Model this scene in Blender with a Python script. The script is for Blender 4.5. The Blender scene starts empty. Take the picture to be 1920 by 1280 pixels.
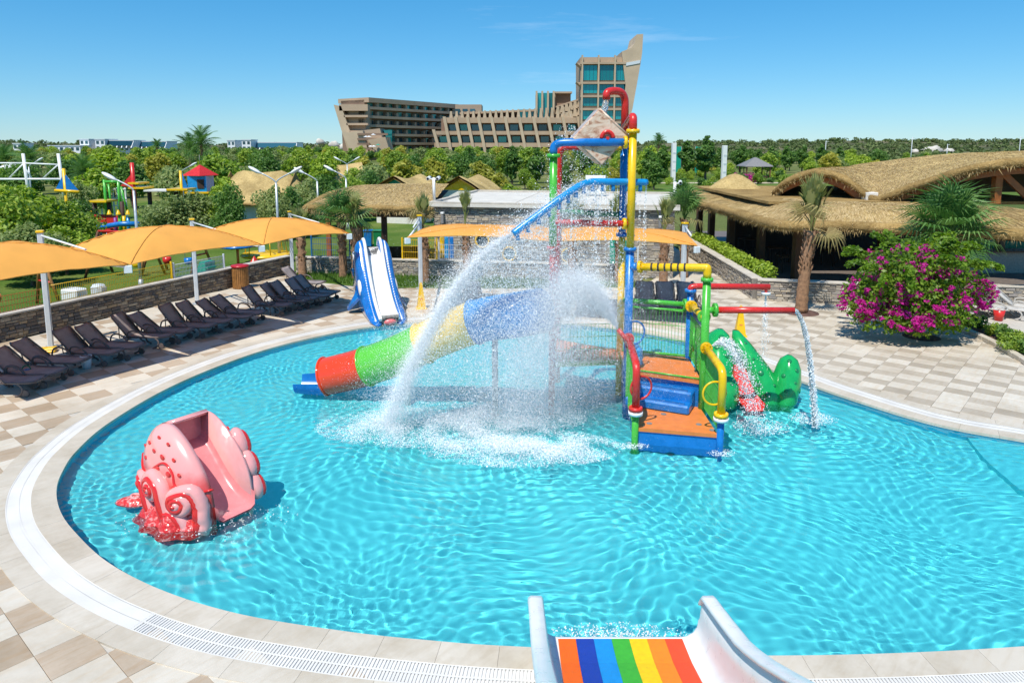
import bpy, bmesh, math, random, time
import numpy as np
from mathutils import Vector, Matrix, noise

T0 = time.time()
SC = bpy.context.scene
COL = SC.collection
R = math.radians

# ------------------------------------------------------------------ camera
cam = bpy.data.objects.new('camera', bpy.data.cameras.new('camera'))
COL.objects.link(cam)
SC.camera = cam
PITCH = math.atan(.1486)
FOC, CYP, CAMH = 1340.0, 474.0, 6.0
cam.data.sensor_width = 36
cam.data.lens = FOC / 1920 * 36
cam.data.shift_y = -(640 - CYP) / 1920
cam.data.clip_start = .1
cam.data.clip_end = 6000
cam.location = (0, 0, CAMH)
cam.rotation_euler = (math.pi / 2 - PITCH, 0, 0)

# ------------------------------------------------------------------ sky and sun
TO_SUN = Vector((-.42, -.90, 0)).normalized() * math.cos(R(60)) + Vector((0, 0, math.sin(R(60))))
world = bpy.data.worlds.new('World')
SC.world = world
world.use_nodes = True
wn, wl = world.node_tree.nodes, world.node_tree.links
bg = wn['Background']
sky = wn.new('ShaderNodeTexSky')
sky.sky_type = 'NISHITA'
sky.sun_disc = False
sky.sun_elevation = R(60)
sky.sun_rotation = math.atan2(TO_SUN.x, TO_SUN.y)
sky.altitude = 0
sky.air_density = 1.0
sky.dust_density = .0
sky.ozone_density = 1.6
hsv = wn.new('ShaderNodeHueSaturation')
hsv.inputs['Saturation'].default_value = 1.27
hsv.inputs['Hue'].default_value = .49
hsv.inputs['Value'].default_value = 1.30
tint = wn.new('ShaderNodeMix')
tint.data_type = 'RGBA'
tint.blend_type = 'MULTIPLY'
tint.inputs['Factor'].default_value = 1
tint.inputs['B'].default_value = (.56, .87, 1.32, 1)
wl.new(sky.outputs[0], tint.inputs['A'])
gam = wn.new('ShaderNodeGamma')
gam.inputs['Gamma'].default_value = .72
wl.new(tint.outputs['Result'], gam.inputs['Color'])
wl.new(gam.outputs[0], hsv.inputs['Color'])
# thin high cloud, streaky, over the whole sky
tc = wn.new('ShaderNodeTexCoord')
mp = wn.new('ShaderNodeMapping')
mp.inputs['Scale'].default_value = (1.1, 1.1, 9.0)
mp.inputs['Location'].default_value = (1.9, .2, .62)
wl.new(tc.outputs['Generated'], mp.inputs['Vector'])
cn = wn.new('ShaderNodeTexNoise')
cn.inputs['Scale'].default_value = 1.7
cn.inputs['Detail'].default_value = 7
cn.inputs['Roughness'].default_value = .62
wl.new(mp.outputs[0], cn.inputs['Vector'])
cr = wn.new('ShaderNodeValToRGB')
cr.color_ramp.elements[0].position = .61
cr.color_ramp.elements[0].color = (0, 0, 0, 1)
cr.color_ramp.elements[1].position = .85
cr.color_ramp.elements[1].color = (.30, .30, .30, 1)
wl.new(cn.outputs[0], cr.inputs[0])
mx = wn.new('ShaderNodeMix')
mx.data_type = 'RGBA'
wl.new(cr.outputs[0], mx.inputs['Factor'])
wl.new(hsv.outputs[0], mx.inputs['A'])
mx.inputs['B'].default_value = (8.6, 9.0, 9.4, 1)
wl.new(mx.outputs['Result'], bg.inputs['Color'])
bg.inputs['Strength'].default_value = .125

sl = bpy.data.lights.new('sun', 'SUN')
sl.energy = 4.6
sl.angle = R(.5)
sl.color = (1, .95, .86)
sun = bpy.data.objects.new('sun', sl)
COL.objects.link(sun)
sun.rotation_euler = TO_SUN.to_track_quat('Z', 'Y').to_euler()
sun.location = TO_SUN * 60
sl.cycles.is_caustics_light = True

SC.view_settings.view_transform = 'Standard'
SC.view_settings.look = 'None'
SC.view_settings.exposure = 0.16
SC.view_settings.gamma = 1
SC.cycles.use_denoising = True
SC.cycles.max_bounces = 5
SC.cycles.diffuse_bounces = 3
SC.cycles.glossy_bounces = 3
SC.cycles.transparent_max_bounces = 12
SC.cycles.sample_clamp_indirect = 6

# ------------------------------------------------------------------ helpers
_s, _c = math.sin(PITCH), math.cos(PITCH)
def ray(px, py):
    u, v = (px - 960) / FOC, (CYP - py) / FOC
    return Vector((u, _c + v * _s, -_s + v * _c))
def G(px, py, z=0.0):
    """survey point: where the photograph's line of sight meets height z"""
    d = ray(px, py)
    t = (z - CAMH) / d.z
    return Vector((d.x * t, d.y * t, z))
def AT(px, py, Y):
    d = ray(px, py)
    t = Y / d.y
    return Vector((d.x * t, Y, CAMH + d.z * t))

def tag(o, label=None, cat=None, group=None, kind=None):
    if label: o['label'] = label
    if cat: o['category'] = cat
    if group: o['group'] = group
    if kind: o['kind'] = kind
    return o
def empty(name, loc=(0, 0, 0), rz=0, label=None, cat=None, group=None, scale=1):
    o = bpy.data.objects.new(name, None)
    COL.objects.link(o)
    o.empty_display_size = .2
    o.location = loc
    o.rotation_euler = (0, 0, rz)
    if scale != 1: o.scale = (scale,) * 3
    return tag(o, label, cat, group)
def put(name, me, mat=None, parent=None, loc=None, rot=None, scale=None):
    o = bpy.data.objects.new(name, me)
    if mat is not None and not me.materials: me.materials.append(mat)
    COL.objects.link(o)
    if parent is not None: o.parent = parent
    if loc is not None: o.location = loc
    if rot is not None: o.rotation_euler = rot
    if scale is not None: o.scale = scale if hasattr(scale, '__len__') else (scale,) * 3
    return o
_kids = {}
def copy_tree(o, parent=None):
    c = o.copy()
    COL.objects.link(c)
    c.parent = parent
    for ch in o.children:
        copy_tree(ch, c)
    return c

def npmesh(name, V, F, mats=None, smooth=False, midx=None):
    V = np.asarray(V, np.float32); F = np.asarray(F, np.int32)
    me = bpy.data.meshes.new(name)
    nf, k = F.shape
    me.vertices.add(len(V)); me.vertices.foreach_set('co', V.ravel())
    me.loops.add(nf * k); me.loops.foreach_set('vertex_index', F.ravel())
    me.polygons.add(nf)
    me.polygons.foreach_set('loop_start', np.arange(0, nf * k, k, dtype=np.int32))
    me.polygons.foreach_set('loop_total', np.full(nf, k, np.int32))
    me.polygons.foreach_set('use_smooth', np.full(nf, bool(smooth)))
    if mats:
        for m in mats: me.materials.append(m)
    if midx is not None: me.polygons.foreach_set('material_index', np.asarray(midx, np.int32))
    me.update(calc_edges=True)
    me.validate()
    return me

def frame_at(d):
    d = Vector(d).normalized()
    a = Vector((0, 0, 1)) if abs(d.z) < .9 else Vector((1, 0, 0))
    x = d.cross(a).normalized()
    return x, x.cross(d).normalized(), d

class MB:
    def __init__(s):
        s.v, s.f, s.sm, s.mi = [], [], [], []
    def add(s, vs, fs, smooth=False, mi=0):
        b = len(s.v)
        s.v += [tuple(p) for p in vs]
        for q in fs:
            s.f.append(tuple(b + i for i in q)); s.sm.append(smooth); s.mi.append(mi)
        return s
    def box(s, c, d, rz=0, mi=0, bev=0, M=None):
        x, y, z = d[0] / 2, d[1] / 2, d[2] / 2
        if bev > 0:
            b = min(bev, x * .9, y * .9, z * .9)
            vs = []
            for sx in (-1, 1):
                for sy in (-1, 1):
                    for sz in (-1, 1):
                        vs += [(sx * x, sy * (y - b), sz * (z - b)), (sx * (x - b), sy * y, sz * (z - b)), (sx * (x - b), sy * (y - b), sz * z)]
            bm = bmesh.new()
            for p in vs: bm.verts.new(p)
            r = bmesh.ops.convex_hull(bm, input=bm.verts)
            bm.verts.index_update()
            fs = [[v.index for v in f.verts] for f in bm.faces]
            vs = [v.co.copy() for v in bm.verts]
            bm.free()
        else:
            vs = [Vector((sx * x, sy * y, sz * z)) for sz in (-1, 1) for sy in (-1, 1) for sx in (-1, 1)]
            fs = [(0, 2, 3, 1), (4, 5, 7, 6), (0, 1, 5, 4), (2, 6, 7, 3), (0, 4, 6, 2), (1, 3, 7, 5)]
        m = (M if M is not None else Matrix.Rotation(rz, 4, 'Z'))
        c = Vector(c)
        return s.add([c + (m @ Vector(p)) for p in vs], fs, False, mi)
    def tube(s, pts, r, n=10, caps=True, mi=0, smooth=True, closed=False):
        pts = [Vector(p) for p in pts]
        k = len(pts)
        rs = r if hasattr(r, '__len__') else [r] * k
        vs, fs = [], []
        up = None
        for i, p in enumerate(pts):
            if closed: d = pts[(i + 1) % k] - pts[i - 1]
            else: d = pts[min(i + 1, k - 1)] - pts[max(i - 1, 0)]
            if d.length < 1e-9: d = Vector((0, 0, 1))
            d.normalize()
            if up is None: x, y, _ = frame_at(d)
            else:
                x = up - d * up.dot(d)
                x = x.normalized() if x.length > 1e-6 else frame_at(d)[0]
                y = x.cross(d)
            up = x
            for j in range(n):
                a = 2 * math.pi * j / n
                vs.append(p + (x * math.cos(a) + y * math.sin(a)) * rs[i])
        m = k if closed else k - 1
        for i in range(m):
            i2 = (i + 1) % k
            for j in range(n):
                j2 = (j + 1) % n
                fs.append((i * n + j, i * n + j2, i2 * n + j2, i2 * n + j))
        s.add(vs, fs, smooth, mi)
        if caps and not closed:
            b = len(s.v) - k * n
            s.f.append(tuple(b + j for j in range(n - 1, -1, -1))); s.sm.append(False); s.mi.append(mi)
            s.f.append(tuple(b + (k - 1) * n + j for j in range(n))); s.sm.append(False); s.mi.append(mi)
        return s
    def cyl(s, a, b, r, r2=None, n=12, mi=0, smooth=True):
        return s.tube([a, b], [r, r if r2 is None else r2], n, True, mi, smooth)
    def lathe(s, prof, n=20, o=(0, 0, 0), M=None, mi=0, smooth=True, sx=1, sy=1):
        M = M or Matrix.Identity(4)
        o = Vector(o)
        vs, fs = [], []
        for (r, z) in prof:
            for j in range(n):
                a = 2 * math.pi * j / n
                vs.append(o + M @ Vector((r * math.cos(a) * sx, r * math.sin(a) * sy, z)))
        for i in range(len(prof) - 1):
            for j in range(n):
                j2 = (j + 1) % n
                fs.append((i * n + j, i * n + j2, (i + 1) * n + j2, (i + 1) * n + j))
        return s.add(vs, fs, smooth, mi)
    def prism(s, poly, d, mi=0, smooth=False):
        """poly: list of 3d points (planar); d: extrusion vector"""
        k = len(poly); d = Vector(d)
        p = [Vector(q) for q in poly]
        vs = p + [q + d for q in p]
        fs = [tuple(range(k - 1, -1, -1)), tuple(range(k, 2 * k))] + [(i, (i + 1) % k, k + (i + 1) % k, k + i) for i in range(k)]
        return s.add(vs, fs, smooth, mi)
    def loft(s, rings, closed=True, caps=False, mi=0, smooth=True):
        n = len(rings[0]); vs = [Vector(p) for r in rings for p in r]; fs = []
        for i in range(len(rings) - 1):
            for j in range(n if closed else n - 1):
                j2 = (j + 1) % n
                fs.append((i * n + j, i * n + j2, (i + 1) * n + j2, (i + 1) * n + j))
        if caps:
            fs.append(tuple(range(n - 1, -1, -1)))
            b = (len(rings) - 1) * n
            fs.append(tuple(b + j for j in range(n)))
        return s.add(vs, fs, smooth, mi)
    def ball(s, c, r, n=14, m=9, mi=0, M=None):
        r = r if hasattr(r, '__len__') else (r, r, r)
        M = M or Matrix.Identity(4); c = Vector(c)
        rings = []
        for i in range(m + 1):
            t = math.pi * (i + .0001) / (m + .0002)
            rings.append([c + M @ Vector((r[0] * math.sin(t) * math.cos(2 * math.pi * j / n), r[1] * math.sin(t) * math.sin(2 * math.pi * j / n), -r[2] * math.cos(t))) for j in range(n)])
        return s.loft(rings, True, True, mi)
    def mesh(s, name, mats):
        me = bpy.data.meshes.new(name)
        me.from_pydata([tuple(p) for p in s.v], [], s.f)
        for m in (mats if isinstance(mats, (list, tuple)) else [mats]): me.materials.append(m)
        me.polygons.foreach_set('use_smooth', s.sm)
        me.polygons.foreach_set('material_index', s.mi)
        me.update()
        bm = bmesh.new(); bm.from_mesh(me)
        bmesh.ops.recalc_face_normals(bm, faces=bm.faces)
        bm.to_mesh(me); bm.free()
        return me
    def build(s, name, mats, parent=None, loc=None, rot=None, scale=None):
        return put(name, s.mesh(name, mats), None, parent, loc, rot, scale)

def bez(p0, p1, p2, p3, n=10):
    p0, p1, p2, p3 = map(Vector, (p0, p1, p2, p3))
    return [p0 * (1 - t) ** 3 + p1 * 3 * t * (1 - t) ** 2 + p2 * 3 * t * t * (1 - t) + p3 * t ** 3 for t in [i / n for i in range(n + 1)]]
def crom(pts, per=8, closed=False):
    pts = [Vector(p) for p in pts]; k = len(pts); out = []
    for i in range(k if closed else k - 1):
        if closed: a, b, c, d = pts[i - 1], pts[i], pts[(i + 1) % k], pts[(i + 2) % k]
        else: a, b, c, d = pts[max(i - 1, 0)], pts[i], pts[i + 1], pts[min(i + 2, k - 1)]
        for j in range(per):
            t = j / per
            out.append(.5 * ((2 * b) + (c - a) * t + (2 * a - 5 * b + 4 * c - d) * t * t + (3 * b - a - 3 * c + d) * t ** 3))
    if not closed: out.append(pts[-1])
    return out
def elbow(pts, r=.25, n=6):
    """polyline with rounded corners"""
    pts = [Vector(p) for p in pts]
    out = [pts[0]]
    for i in range(1, len(pts) - 1):
        a, b, c = pts[i - 1], pts[i], pts[i + 1]
        ra = min(r, (a - b).length * .48); rc = min(r, (c - b).length * .48)
        p, q = b + (a - b).normalized() * ra, b + (c - b).normalized() * rc
        for k in range(n + 1):
            t = k / n
            out.append(p * (1 - t) ** 2 + b * 2 * t * (1 - t) + q * t * t)
    out.append(pts[-1])
    return out

# ------------------------------------------------------------------ materials
def nodes_of(name):
    m = bpy.data.materials.new(name)
    m.use_nodes = True
    nt = m.node_tree
    return m, nt.nodes, nt.links, nt.nodes['Principled BSDF']
def ramp(n, stops, interp='LINEAR'):
    r = n.new('ShaderNodeValToRGB')
    r.color_ramp.interpolation = interp
    e = r.color_ramp.elements
    while len(e) < len(stops): e.new(.5)
    for i, (p, c) in enumerate(stops):
        e[i].position = p; e[i].color = (*c, 1) if len(c) == 3 else c
    return r
def coords(n, l, scale=(1, 1, 1), kind='Object'):
    if kind == 'World':
        g = n.new('ShaderNodeNewGeometry'); src = g.outputs['Position']
    else:
        t = n.new('ShaderNodeTexCoord'); src = t.outputs[kind]
    mp = n.new('ShaderNodeMapping'); mp.inputs['Scale'].default_value = scale
    l.new(src, mp.inputs['Vector'])
    return mp.outputs[0]
def mixc(n, l, f, a, b, mode='MIX'):
    m = n.new('ShaderNodeMix'); m.data_type = 'RGBA'; m.blend_type = mode
    for sock, v in (('Factor', f), ('A', a), ('B', b)):
        s = m.inputs[sock]
        if hasattr(v, 'default_value') or hasattr(v, 'is_linked'): l.new(v, s)
        elif isinstance(v, (int, float)): s.default_value = v
        else: s.default_value = (*v, 1)
    return m.outputs['Result']
def paint(name, c, rough=.35, var=.12, bump=.0, scale=6, spec=.5, metal=0, dirt=0.0, coat=0):
    """painted or moulded surface with gentle unevenness and wear"""
    m, n, l, b = nodes_of(name)
    co = coords(n, l, (1, 1, 1), 'World')
    t = n.new('ShaderNodeTexNoise'); t.inputs['Scale'].default_value = scale; t.inputs['Detail'].default_value = 6
    l.new(co, t.inputs['Vector'])
    lo = tuple(max(0, x * (1 - var)) for x in c); hi = tuple(min(1, x * (1 + var)) for x in c)
    r = ramp(n, [(.3, lo), (.7, hi)]); l.new(t.outputs[0], r.inputs[0])
    out = r.outputs[0]
    if dirt:
        t2 = n.new('ShaderNodeTexNoise'); t2.inputs['Scale'].default_value = scale * 4; t2.inputs['Detail'].default_value = 8; t2.inputs['Roughness'].default_value = .7
        l.new(co, t2.inputs['Vector'])
        r2 = ramp(n, [(.55, (0, 0, 0)), (.75, (dirt,) * 3)]); l.new(t2.outputs[0], r2.inputs[0])
        out = mixc(n, l, r2.outputs[0], out, (.55, .52, .47))
    l.new(out, b.inputs['Base Color'])
    rr = ramp(n, [(.3, (max(rough - .08, .03),) * 3), (.7, (min(1, rough + .1),) * 3)]); l.new(t.outputs[0], rr.inputs[0])
    l.new(rr.outputs[0], b.inputs['Roughness'])
    b.inputs['Metallic'].default_value = metal
    b.inputs['Specular IOR Level'].default_value = spec
    b.inputs['Coat Weight'].default_value = coat
    if bump:
        bp = n.new('ShaderNodeBump'); bp.inputs['Strength'].default_value = bump; bp.inputs['Distance'].default_value = .02
        t3 = n.new('ShaderNodeTexNoise'); t3.inputs['Scale'].default_value = scale * 6; t3.inputs['Detail'].default_value = 4
        l.new(co, t3.inputs['Vector']); l.new(t3.outputs[0], bp.inputs['Height']); l.new(bp.outputs[0], b.inputs['Normal'])
    return m
def island_mat(name, cols, rough=.8, bump=.4, nscale=14, stretch=(1, 1, 1), use_obj=False, grain=.18):
    """each loose piece takes its own tone from the list"""
    m, n, l, b = nodes_of(name)
    if use_obj:
        g = n.new('ShaderNodeObjectInfo'); src = g.outputs['Random']
    else:
        g = n.new('ShaderNodeNewGeometry'); src = g.outputs['Random Per Island']
    k = len(cols)
    r = ramp(n, [(i / k, c) for i, c in enumerate(cols)], 'CONSTANT'); l.new(src, r.inputs[0])
    co = coords(n, l, stretch, 'World')
    t = n.new('ShaderNodeTexNoise'); t.inputs['Scale'].default_value = nscale; t.inputs['Detail'].default_value = 7; t.inputs['Roughness'].default_value = .65
    l.new(co, t.inputs['Vector'])
    r2 = ramp(n, [(.25, (1 - grain * 2,) * 3), (.75, (1 + grain,) * 3)]); l.new(t.outputs[0], r2.inputs[0])
    l.new(mixc(n, l, 1.0, r.outputs[0], r2.outputs[0], 'MULTIPLY'), b.inputs['Base Color'])
    b.inputs['Roughness'].default_value = rough
    bp = n.new('ShaderNodeBump'); bp.inputs['Strength'].default_value = bump; bp.inputs['Distance'].default_value = .02
    l.new(t.outputs[0], bp.inputs['Height']); l.new(bp.outputs[0], b.inputs['Normal'])
    return m
def leaf_mat(name, cols, rough=.5, trans=.35, spread=.35):
    m, n, l, b = nodes_of(name)
    g = n.new('ShaderNodeNewGeometry'); oi = n.new('ShaderNodeObjectInfo')
    ad = n.new('ShaderNodeMath'); ad.operation = 'MULTIPLY_ADD'; ad.inputs[1].default_value = spread
    l.new(oi.outputs['Random'], ad.inputs[0])
    mm = n.new('ShaderNodeMath'); mm.operation = 'MULTIPLY'; mm.inputs[1].default_value = 1 - spread
    l.new(g.outputs['Random Per Island'], mm.inputs[0]); l.new(mm.outputs[0], ad.inputs[2])
    k = len(cols)
    r = ramp(n, [(i / max(1, k - 1), c) for i, c in enumerate(cols)]); l.new(ad.outputs[0], r.inputs[0])
    l.new(r.outputs[0], b.inputs['Base Color'])
    b.inputs['Roughness'].default_value = rough
    b.inputs['Specular IOR Level'].default_value = .35
    tr = n.new('ShaderNodeBsdfTranslucent')
    br = n.new('ShaderNodeHueSaturation'); br.inputs['Value'].default_value = 1.5; br.inputs['Saturation'].default_value = 1.1
    l.new(r.outputs[0], br.inputs['Color']); l.new(br.outputs[0], tr.inputs['Color'])
    ms = n.new('ShaderNodeMixShader'); ms.inputs[0].default_value = trans
    l.new(b.outputs[0], ms.inputs[1]); l.new(tr.outputs[0], ms.inputs[2])
    l.new(ms.outputs[0], n['Material Output'].inputs['Surface'])
    return m
def thatch_mat(name, a, b_, c, scale=(3, 3, 26)):
    m, n, l, b = nodes_of(name)
    co = coords(n, l, (1, 1, 1), 'World')
    t = n.new('ShaderNodeTexNoise'); t.inputs['Scale'].default_value = 9; t.inputs['Detail'].default_value = 9; t.inputs['Roughness'].default_value = .75
    l.new(co, t.inputs['Vector'])
    t2 = n.new('ShaderNodeTexNoise'); t2.inputs['Scale'].default_value = .9; t2.inputs['Detail'].default_value = 5
    l.new(co, t2.inputs['Vector'])
    r = ramp(n, [(.28, a), (.5, b_), (.72, c)]); l.new(t.outputs[0], r.inputs[0])
    r2 = ramp(n, [(.3, (.62, .60, .56)), (.65, (1.1, 1.08, 1.02))]); l.new(t2.outputs[0], r2.inputs[0])
    l.new(mixc(n, l, 1.0, r.outputs[0], r2.outputs[0], 'MULTIPLY'), b.inputs['Base Color'])
    b.inputs['Roughness'].default_value = .95
    b.inputs['Specular IOR Level'].default_value = .1
    t3 = n.new('ShaderNodeTexNoise'); t3.inputs['Scale'].default_value = 22; t3.inputs['Detail'].default_value = 6
    l.new(co, t3.inputs['Vector'])
    bp = n.new('ShaderNodeBump'); bp.inputs['Strength'].default_value = .9; bp.inputs['Distance'].default_value = .06
    l.new(t3.outputs[0], bp.inputs['Height']); l.new(bp.outputs[0], b.inputs['Normal'])
    return m
def travertine(name, lo, hi, vein):
    """honed travertine: each slab its own tone, faint veins along one way"""
    m, n, l, b = nodes_of(name)
    oi = n.new('ShaderNodeObjectInfo'); g = n.new('ShaderNodeNewGeometry')
    ad = n.new('ShaderNodeMath'); ad.operation = 'ADD'; l.new(oi.outputs['Random'], ad.inputs[0]); l.new(g.outputs['Random Per Island'], ad.inputs[1])
    fr = n.new('ShaderNodeMath'); fr.operation = 'FRACT'; l.new(ad.outputs[0], fr.inputs[0])
    rt = n.new('ShaderNodeVectorRotate'); rt.rotation_type = 'Z_AXIS'
    geo = n.new('ShaderNodeNewGeometry'); l.new(geo.outputs['Position'], rt.inputs['Vector'])
    rt.inputs['Angle'].default_value = R(-48)
    mp = n.new('ShaderNodeMapping'); mp.inputs['Scale'].default_value = (1.2, 7, 1); l.new(rt.outputs[0], mp.inputs['Vector'])
    of = n.new('ShaderNodeVectorMath'); of.operation = 'ADD'; l.new(mp.outputs[0], of.inputs[0])
    cb = n.new('ShaderNodeCombineXYZ'); ml = n.new('ShaderNodeMath'); ml.operation = 'MULTIPLY'; ml.inputs[1].default_value = 37
    l.new(fr.outputs[0], ml.inputs[0]); l.new(ml.outputs[0], cb.inputs[0]); l.new(cb.outputs[0], of.inputs[1])
    t = n.new('ShaderNodeTexNoise'); t.inputs['Scale'].default_value = 1.6; t.inputs['Detail'].default_value = 7; t.inputs['Roughness'].default_value = .6; t.inputs['Distortion'].default_value = .6
    l.new(of.outputs[0], t.inputs['Vector'])
    base = ramp(n, [(0, lo), (1, hi)]); l.new(fr.outputs[0], base.inputs[0])
    r2 = ramp(n, [(.34, (1, 1, 1)), (.52, (.25,) * 3), (.7, (0, 0, 0))]); l.new(t.outputs[0], r2.inputs[0])
    fm = n.new('ShaderNodeMath'); fm.operation = 'MULTIPLY'; fm.inputs[1].default_value = .5; l.new(r2.outputs[0], fm.inputs[0])
    st = n.new('ShaderNodeTexNoise'); st.inputs['Scale'].default_value = .55; st.inputs['Detail'].default_value = 8; st.inputs['Roughness'].default_value = .7; l.new(geo.outputs['Position'], st.inputs['Vector'])
    rs2 = ramp(n, [(.35, (.80, .77, .72)), (.55, (1, 1, 1)), (.75, (1.04, 1.04, 1.04))]); l.new(st.outputs[0], rs2.inputs[0])
    l.new(mixc(n, l, 1.0, mixc(n, l, fm.outputs[0], base.outputs[0], vein), rs2.outputs[0], 'MULTIPLY'), b.inputs['Base Color'])
    b.inputs['Roughness'].default_value = .55
    bp = n.new('ShaderNodeBump'); bp.inputs['Strength'].default_value = .15; bp.inputs['Distance'].default_value = .01
    l.new(t.outputs[0], bp.inputs['Height']); l.new(bp.outputs[0], b.inputs['Normal'])
    return m

M = {}
M['red'] = paint('red_paint', (.62, .028, .022), .28, .1, dirt=.05)
M['deepred'] = paint('deep_red_paint', (.45, .015, .02), .35)
M['yellow'] = paint('yellow_paint', (.83, .50, .005), .28, .08, dirt=.05)
M['blue'] = paint('blue_paint', (.008, .17, .52), .28, .1, dirt=.05)
M['skyblue'] = paint('azure_moulding', (.012, .27, .62), .22, .12)
M['green'] = paint('green_paint', (.075, .44, .045), .28, .1, dirt=.05)
M['darkgreen'] = paint('dark_green_paint', (.01, .20, .07), .35)
M['orange'] = paint('orange_board', (.72, .21, .045), .5, .1, .1, dirt=.12)
M['white'] = paint('white_paint', (.80, .80, .79), .35, .05)
M['offwhite'] = paint('off_white_render', (.74, .71, .65), .7, .07, .1)
M['galv'] = paint('galvanised_steel', (.50, .53, .55), .38, .08, metal=.35)
M['lightgrey'] = paint('light_grey_metal', (.60, .64, .67), .35, .06)
M['black'] = paint('black_rubber', (.02, .02, .022), .5)
M['grey'] = paint('grey_plastic', (.22, .21, .205), .5)
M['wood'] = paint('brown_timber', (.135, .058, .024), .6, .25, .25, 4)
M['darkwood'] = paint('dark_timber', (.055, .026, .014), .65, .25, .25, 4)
M['glulam'] = paint('orange_glulam', (.36, .115, .024), .55, .2, .2, 4)
M['mortar'] = paint('mortar', (.22, .20, .175), .95, .15, .3)
M['capstone'] = paint('cap_stone', (.52, .47, .40), .85, .15, .3, 3)
M['teal'] = paint('teal_plastic', (.01, .33, .22), .35)
M['brass'] = paint('brown_barrel_wood', (.30, .135, .035), .5, .3, .3, 8)

# ================================================================== SETTING
M['tile_light'] = travertine('travertine_light', (.60, .54, .45), (.68, .63, .54), (.60, .48, .34))
M['tile_dark'] = travertine('travertine_brown', (.43, .34, .245), (.54, .44, .335), (.42, .28, .155))
M['tile_grey'] = travertine('travertine_greige', (.42, .365, .29), (.54, .475, .385), (.43, .34, .23))
M['coping'] = travertine('travertine_coping', (.56, .50, .41), (.64, .58, .49), (.52, .44, .33))
M['grout'] = paint('grout', (.50, .46, .40), .9, .1, .2)
M['grate'] = paint('white_grate_plastic', (.70, .675, .63), .5, .06, dirt=.3, scale=2)
M['channel'] = paint('pale_channel', (.74, .74, .74), .7)
M['soil'] = paint('red_brown_soil', (.12, .065, .05), .95, .35, .8, 5)

def grass_mat(name, a, b_, c, s1=.35, s2=9):
    m, n, l, b = nodes_of(name)
    co = coords(n, l, (1, 1, 1), 'World')
    t = n.new('ShaderNodeTexNoise'); t.inputs['Scale'].default_value = s1; t.inputs['Detail'].default_value = 6
    t2 = n.new('ShaderNodeTexNoise'); t2.inputs['Scale'].default_value = s2; t2.inputs['Detail'].default_value = 8; t2.inputs['Roughness'].default_value = .75
    l.new(co, t.inputs['Vector']); l.new(co, t2.inputs['Vector'])
    r = ramp(n, [(.32, a), (.52, b_), (.7, c)]); l.new(t.outputs[0], r.inputs[0])
    r2 = ramp(n, [(.3, (.55,) * 3), (.7, (1.25,) * 3)]); l.new(t2.outputs[0], r2.inputs[0])
    l.new(mixc(n, l, 1.0, r.outputs[0], r2.outputs[0], 'MULTIPLY'), b.inputs['Base Color'])
    b.inputs['Roughness'].default_value = .95; b.inputs['Specular IOR Level'].default_value = .1
    bp = n.new('ShaderNodeBump'); bp.inputs['Strength'].default_value = .7; bp.inputs['Distance'].default_value = .08
    l.new(t2.outputs[0], bp.inputs['Height']); l.new(bp.outputs[0], b.inputs['Normal'])
    return m
M['field'] = grass_mat('dry_field', (.09, .13, .03), (.17, .19, .06), (.30, .27, .12), .045, 2.5)
M['lawn'] = grass_mat('lawn_green', (.075, .15, .022), (.12, .19, .035), (.19, .22, .06), .3, 10)
M['sand'] = paint('sandy_path', (.50, .42, .30), .95, .15, .4, 1.5)

# ---- pool outline (surveyed), walked anticlockwise from the far side
outline_pts = [(-4.68, 23.48), (-6.15, 22.25), (-7.34, 20.73), (-8.18, 18.9), (-8.7, 16.97), (-8.86, 14.91), (-8.69, 13.5), (-8.4, 12.58), (-8.05, 11.85), (-7.51, 11.1),
               (-6.86, 10.44), (-5.91, 9.64), (-4.79, 8.97), (-3.55, 8.47), (-2.13, 8.14), (-1.05, 7.97), (.16, 7.85), (3.1, 7.70), (6.21, 7.86), (8.8, 8.25), (10.8, 8.9), (12.1, 10.2), (12.3, 12.0),
               (11.7, 13.3), (10.57, 14.05), (9.61, 14.63), (8.89, 15.38), (7.91, 16.97), (7.33, 18.21), (6.5, 19.9), (5.48, 21.61), (4.02, 22.9), (2.2, 23.8), (-.2, 24.3), (-2.6, 24.2)]
OUT = np.array([(p.x, p.y) for p in crom([(x, y, 0) for x, y in outline_pts], 12, True)])
# even spacing
_seg = np.linalg.norm(np.roll(OUT, -1, 0) - OUT, axis=1)
_cum = np.concatenate([[0], np.cumsum(_seg)])
POOL_LEN = _cum[-1]
NS = int(POOL_LEN / .12)
_t = np.linspace(0, POOL_LEN, NS, endpoint=False)
_ext = np.vstack([OUT, OUT[:1]])
OUT = np.stack([np.interp(_t, _cum, _ext[:, 0]), np.interp(_t, _cum, _ext[:, 1])], 1)
_tan = np.roll(OUT, -2, 0) - np.roll(OUT, 2, 0)
_tan /= np.linalg.norm(_tan, axis=1)[:, None]
NRM = np.stack([_tan[:, 1], -_tan[:, 0]], 1)
if np.mean(np.sum(NRM * (OUT - OUT.mean(0)), 1)) < 0: NRM = -NRM
def off(d): return OUT + NRM * d
def in_poly(poly, pts):
    pts = np.asarray(pts); x, y = pts[:, 0], pts[:, 1]; ins = np.zeros(len(pts), bool)
    x1, y1 = poly[:, 0], poly[:, 1]; x2, y2 = np.roll(x1, -1), np.roll(y1, -1)
    for a, b, c, d in zip(x1, y1, x2, y2):
        if b == d: continue
        k = ((b > y) != (d > y))
        ins ^= k & (x < (c - a) * (y - b) / (d - b) + a)
    return ins

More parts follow.
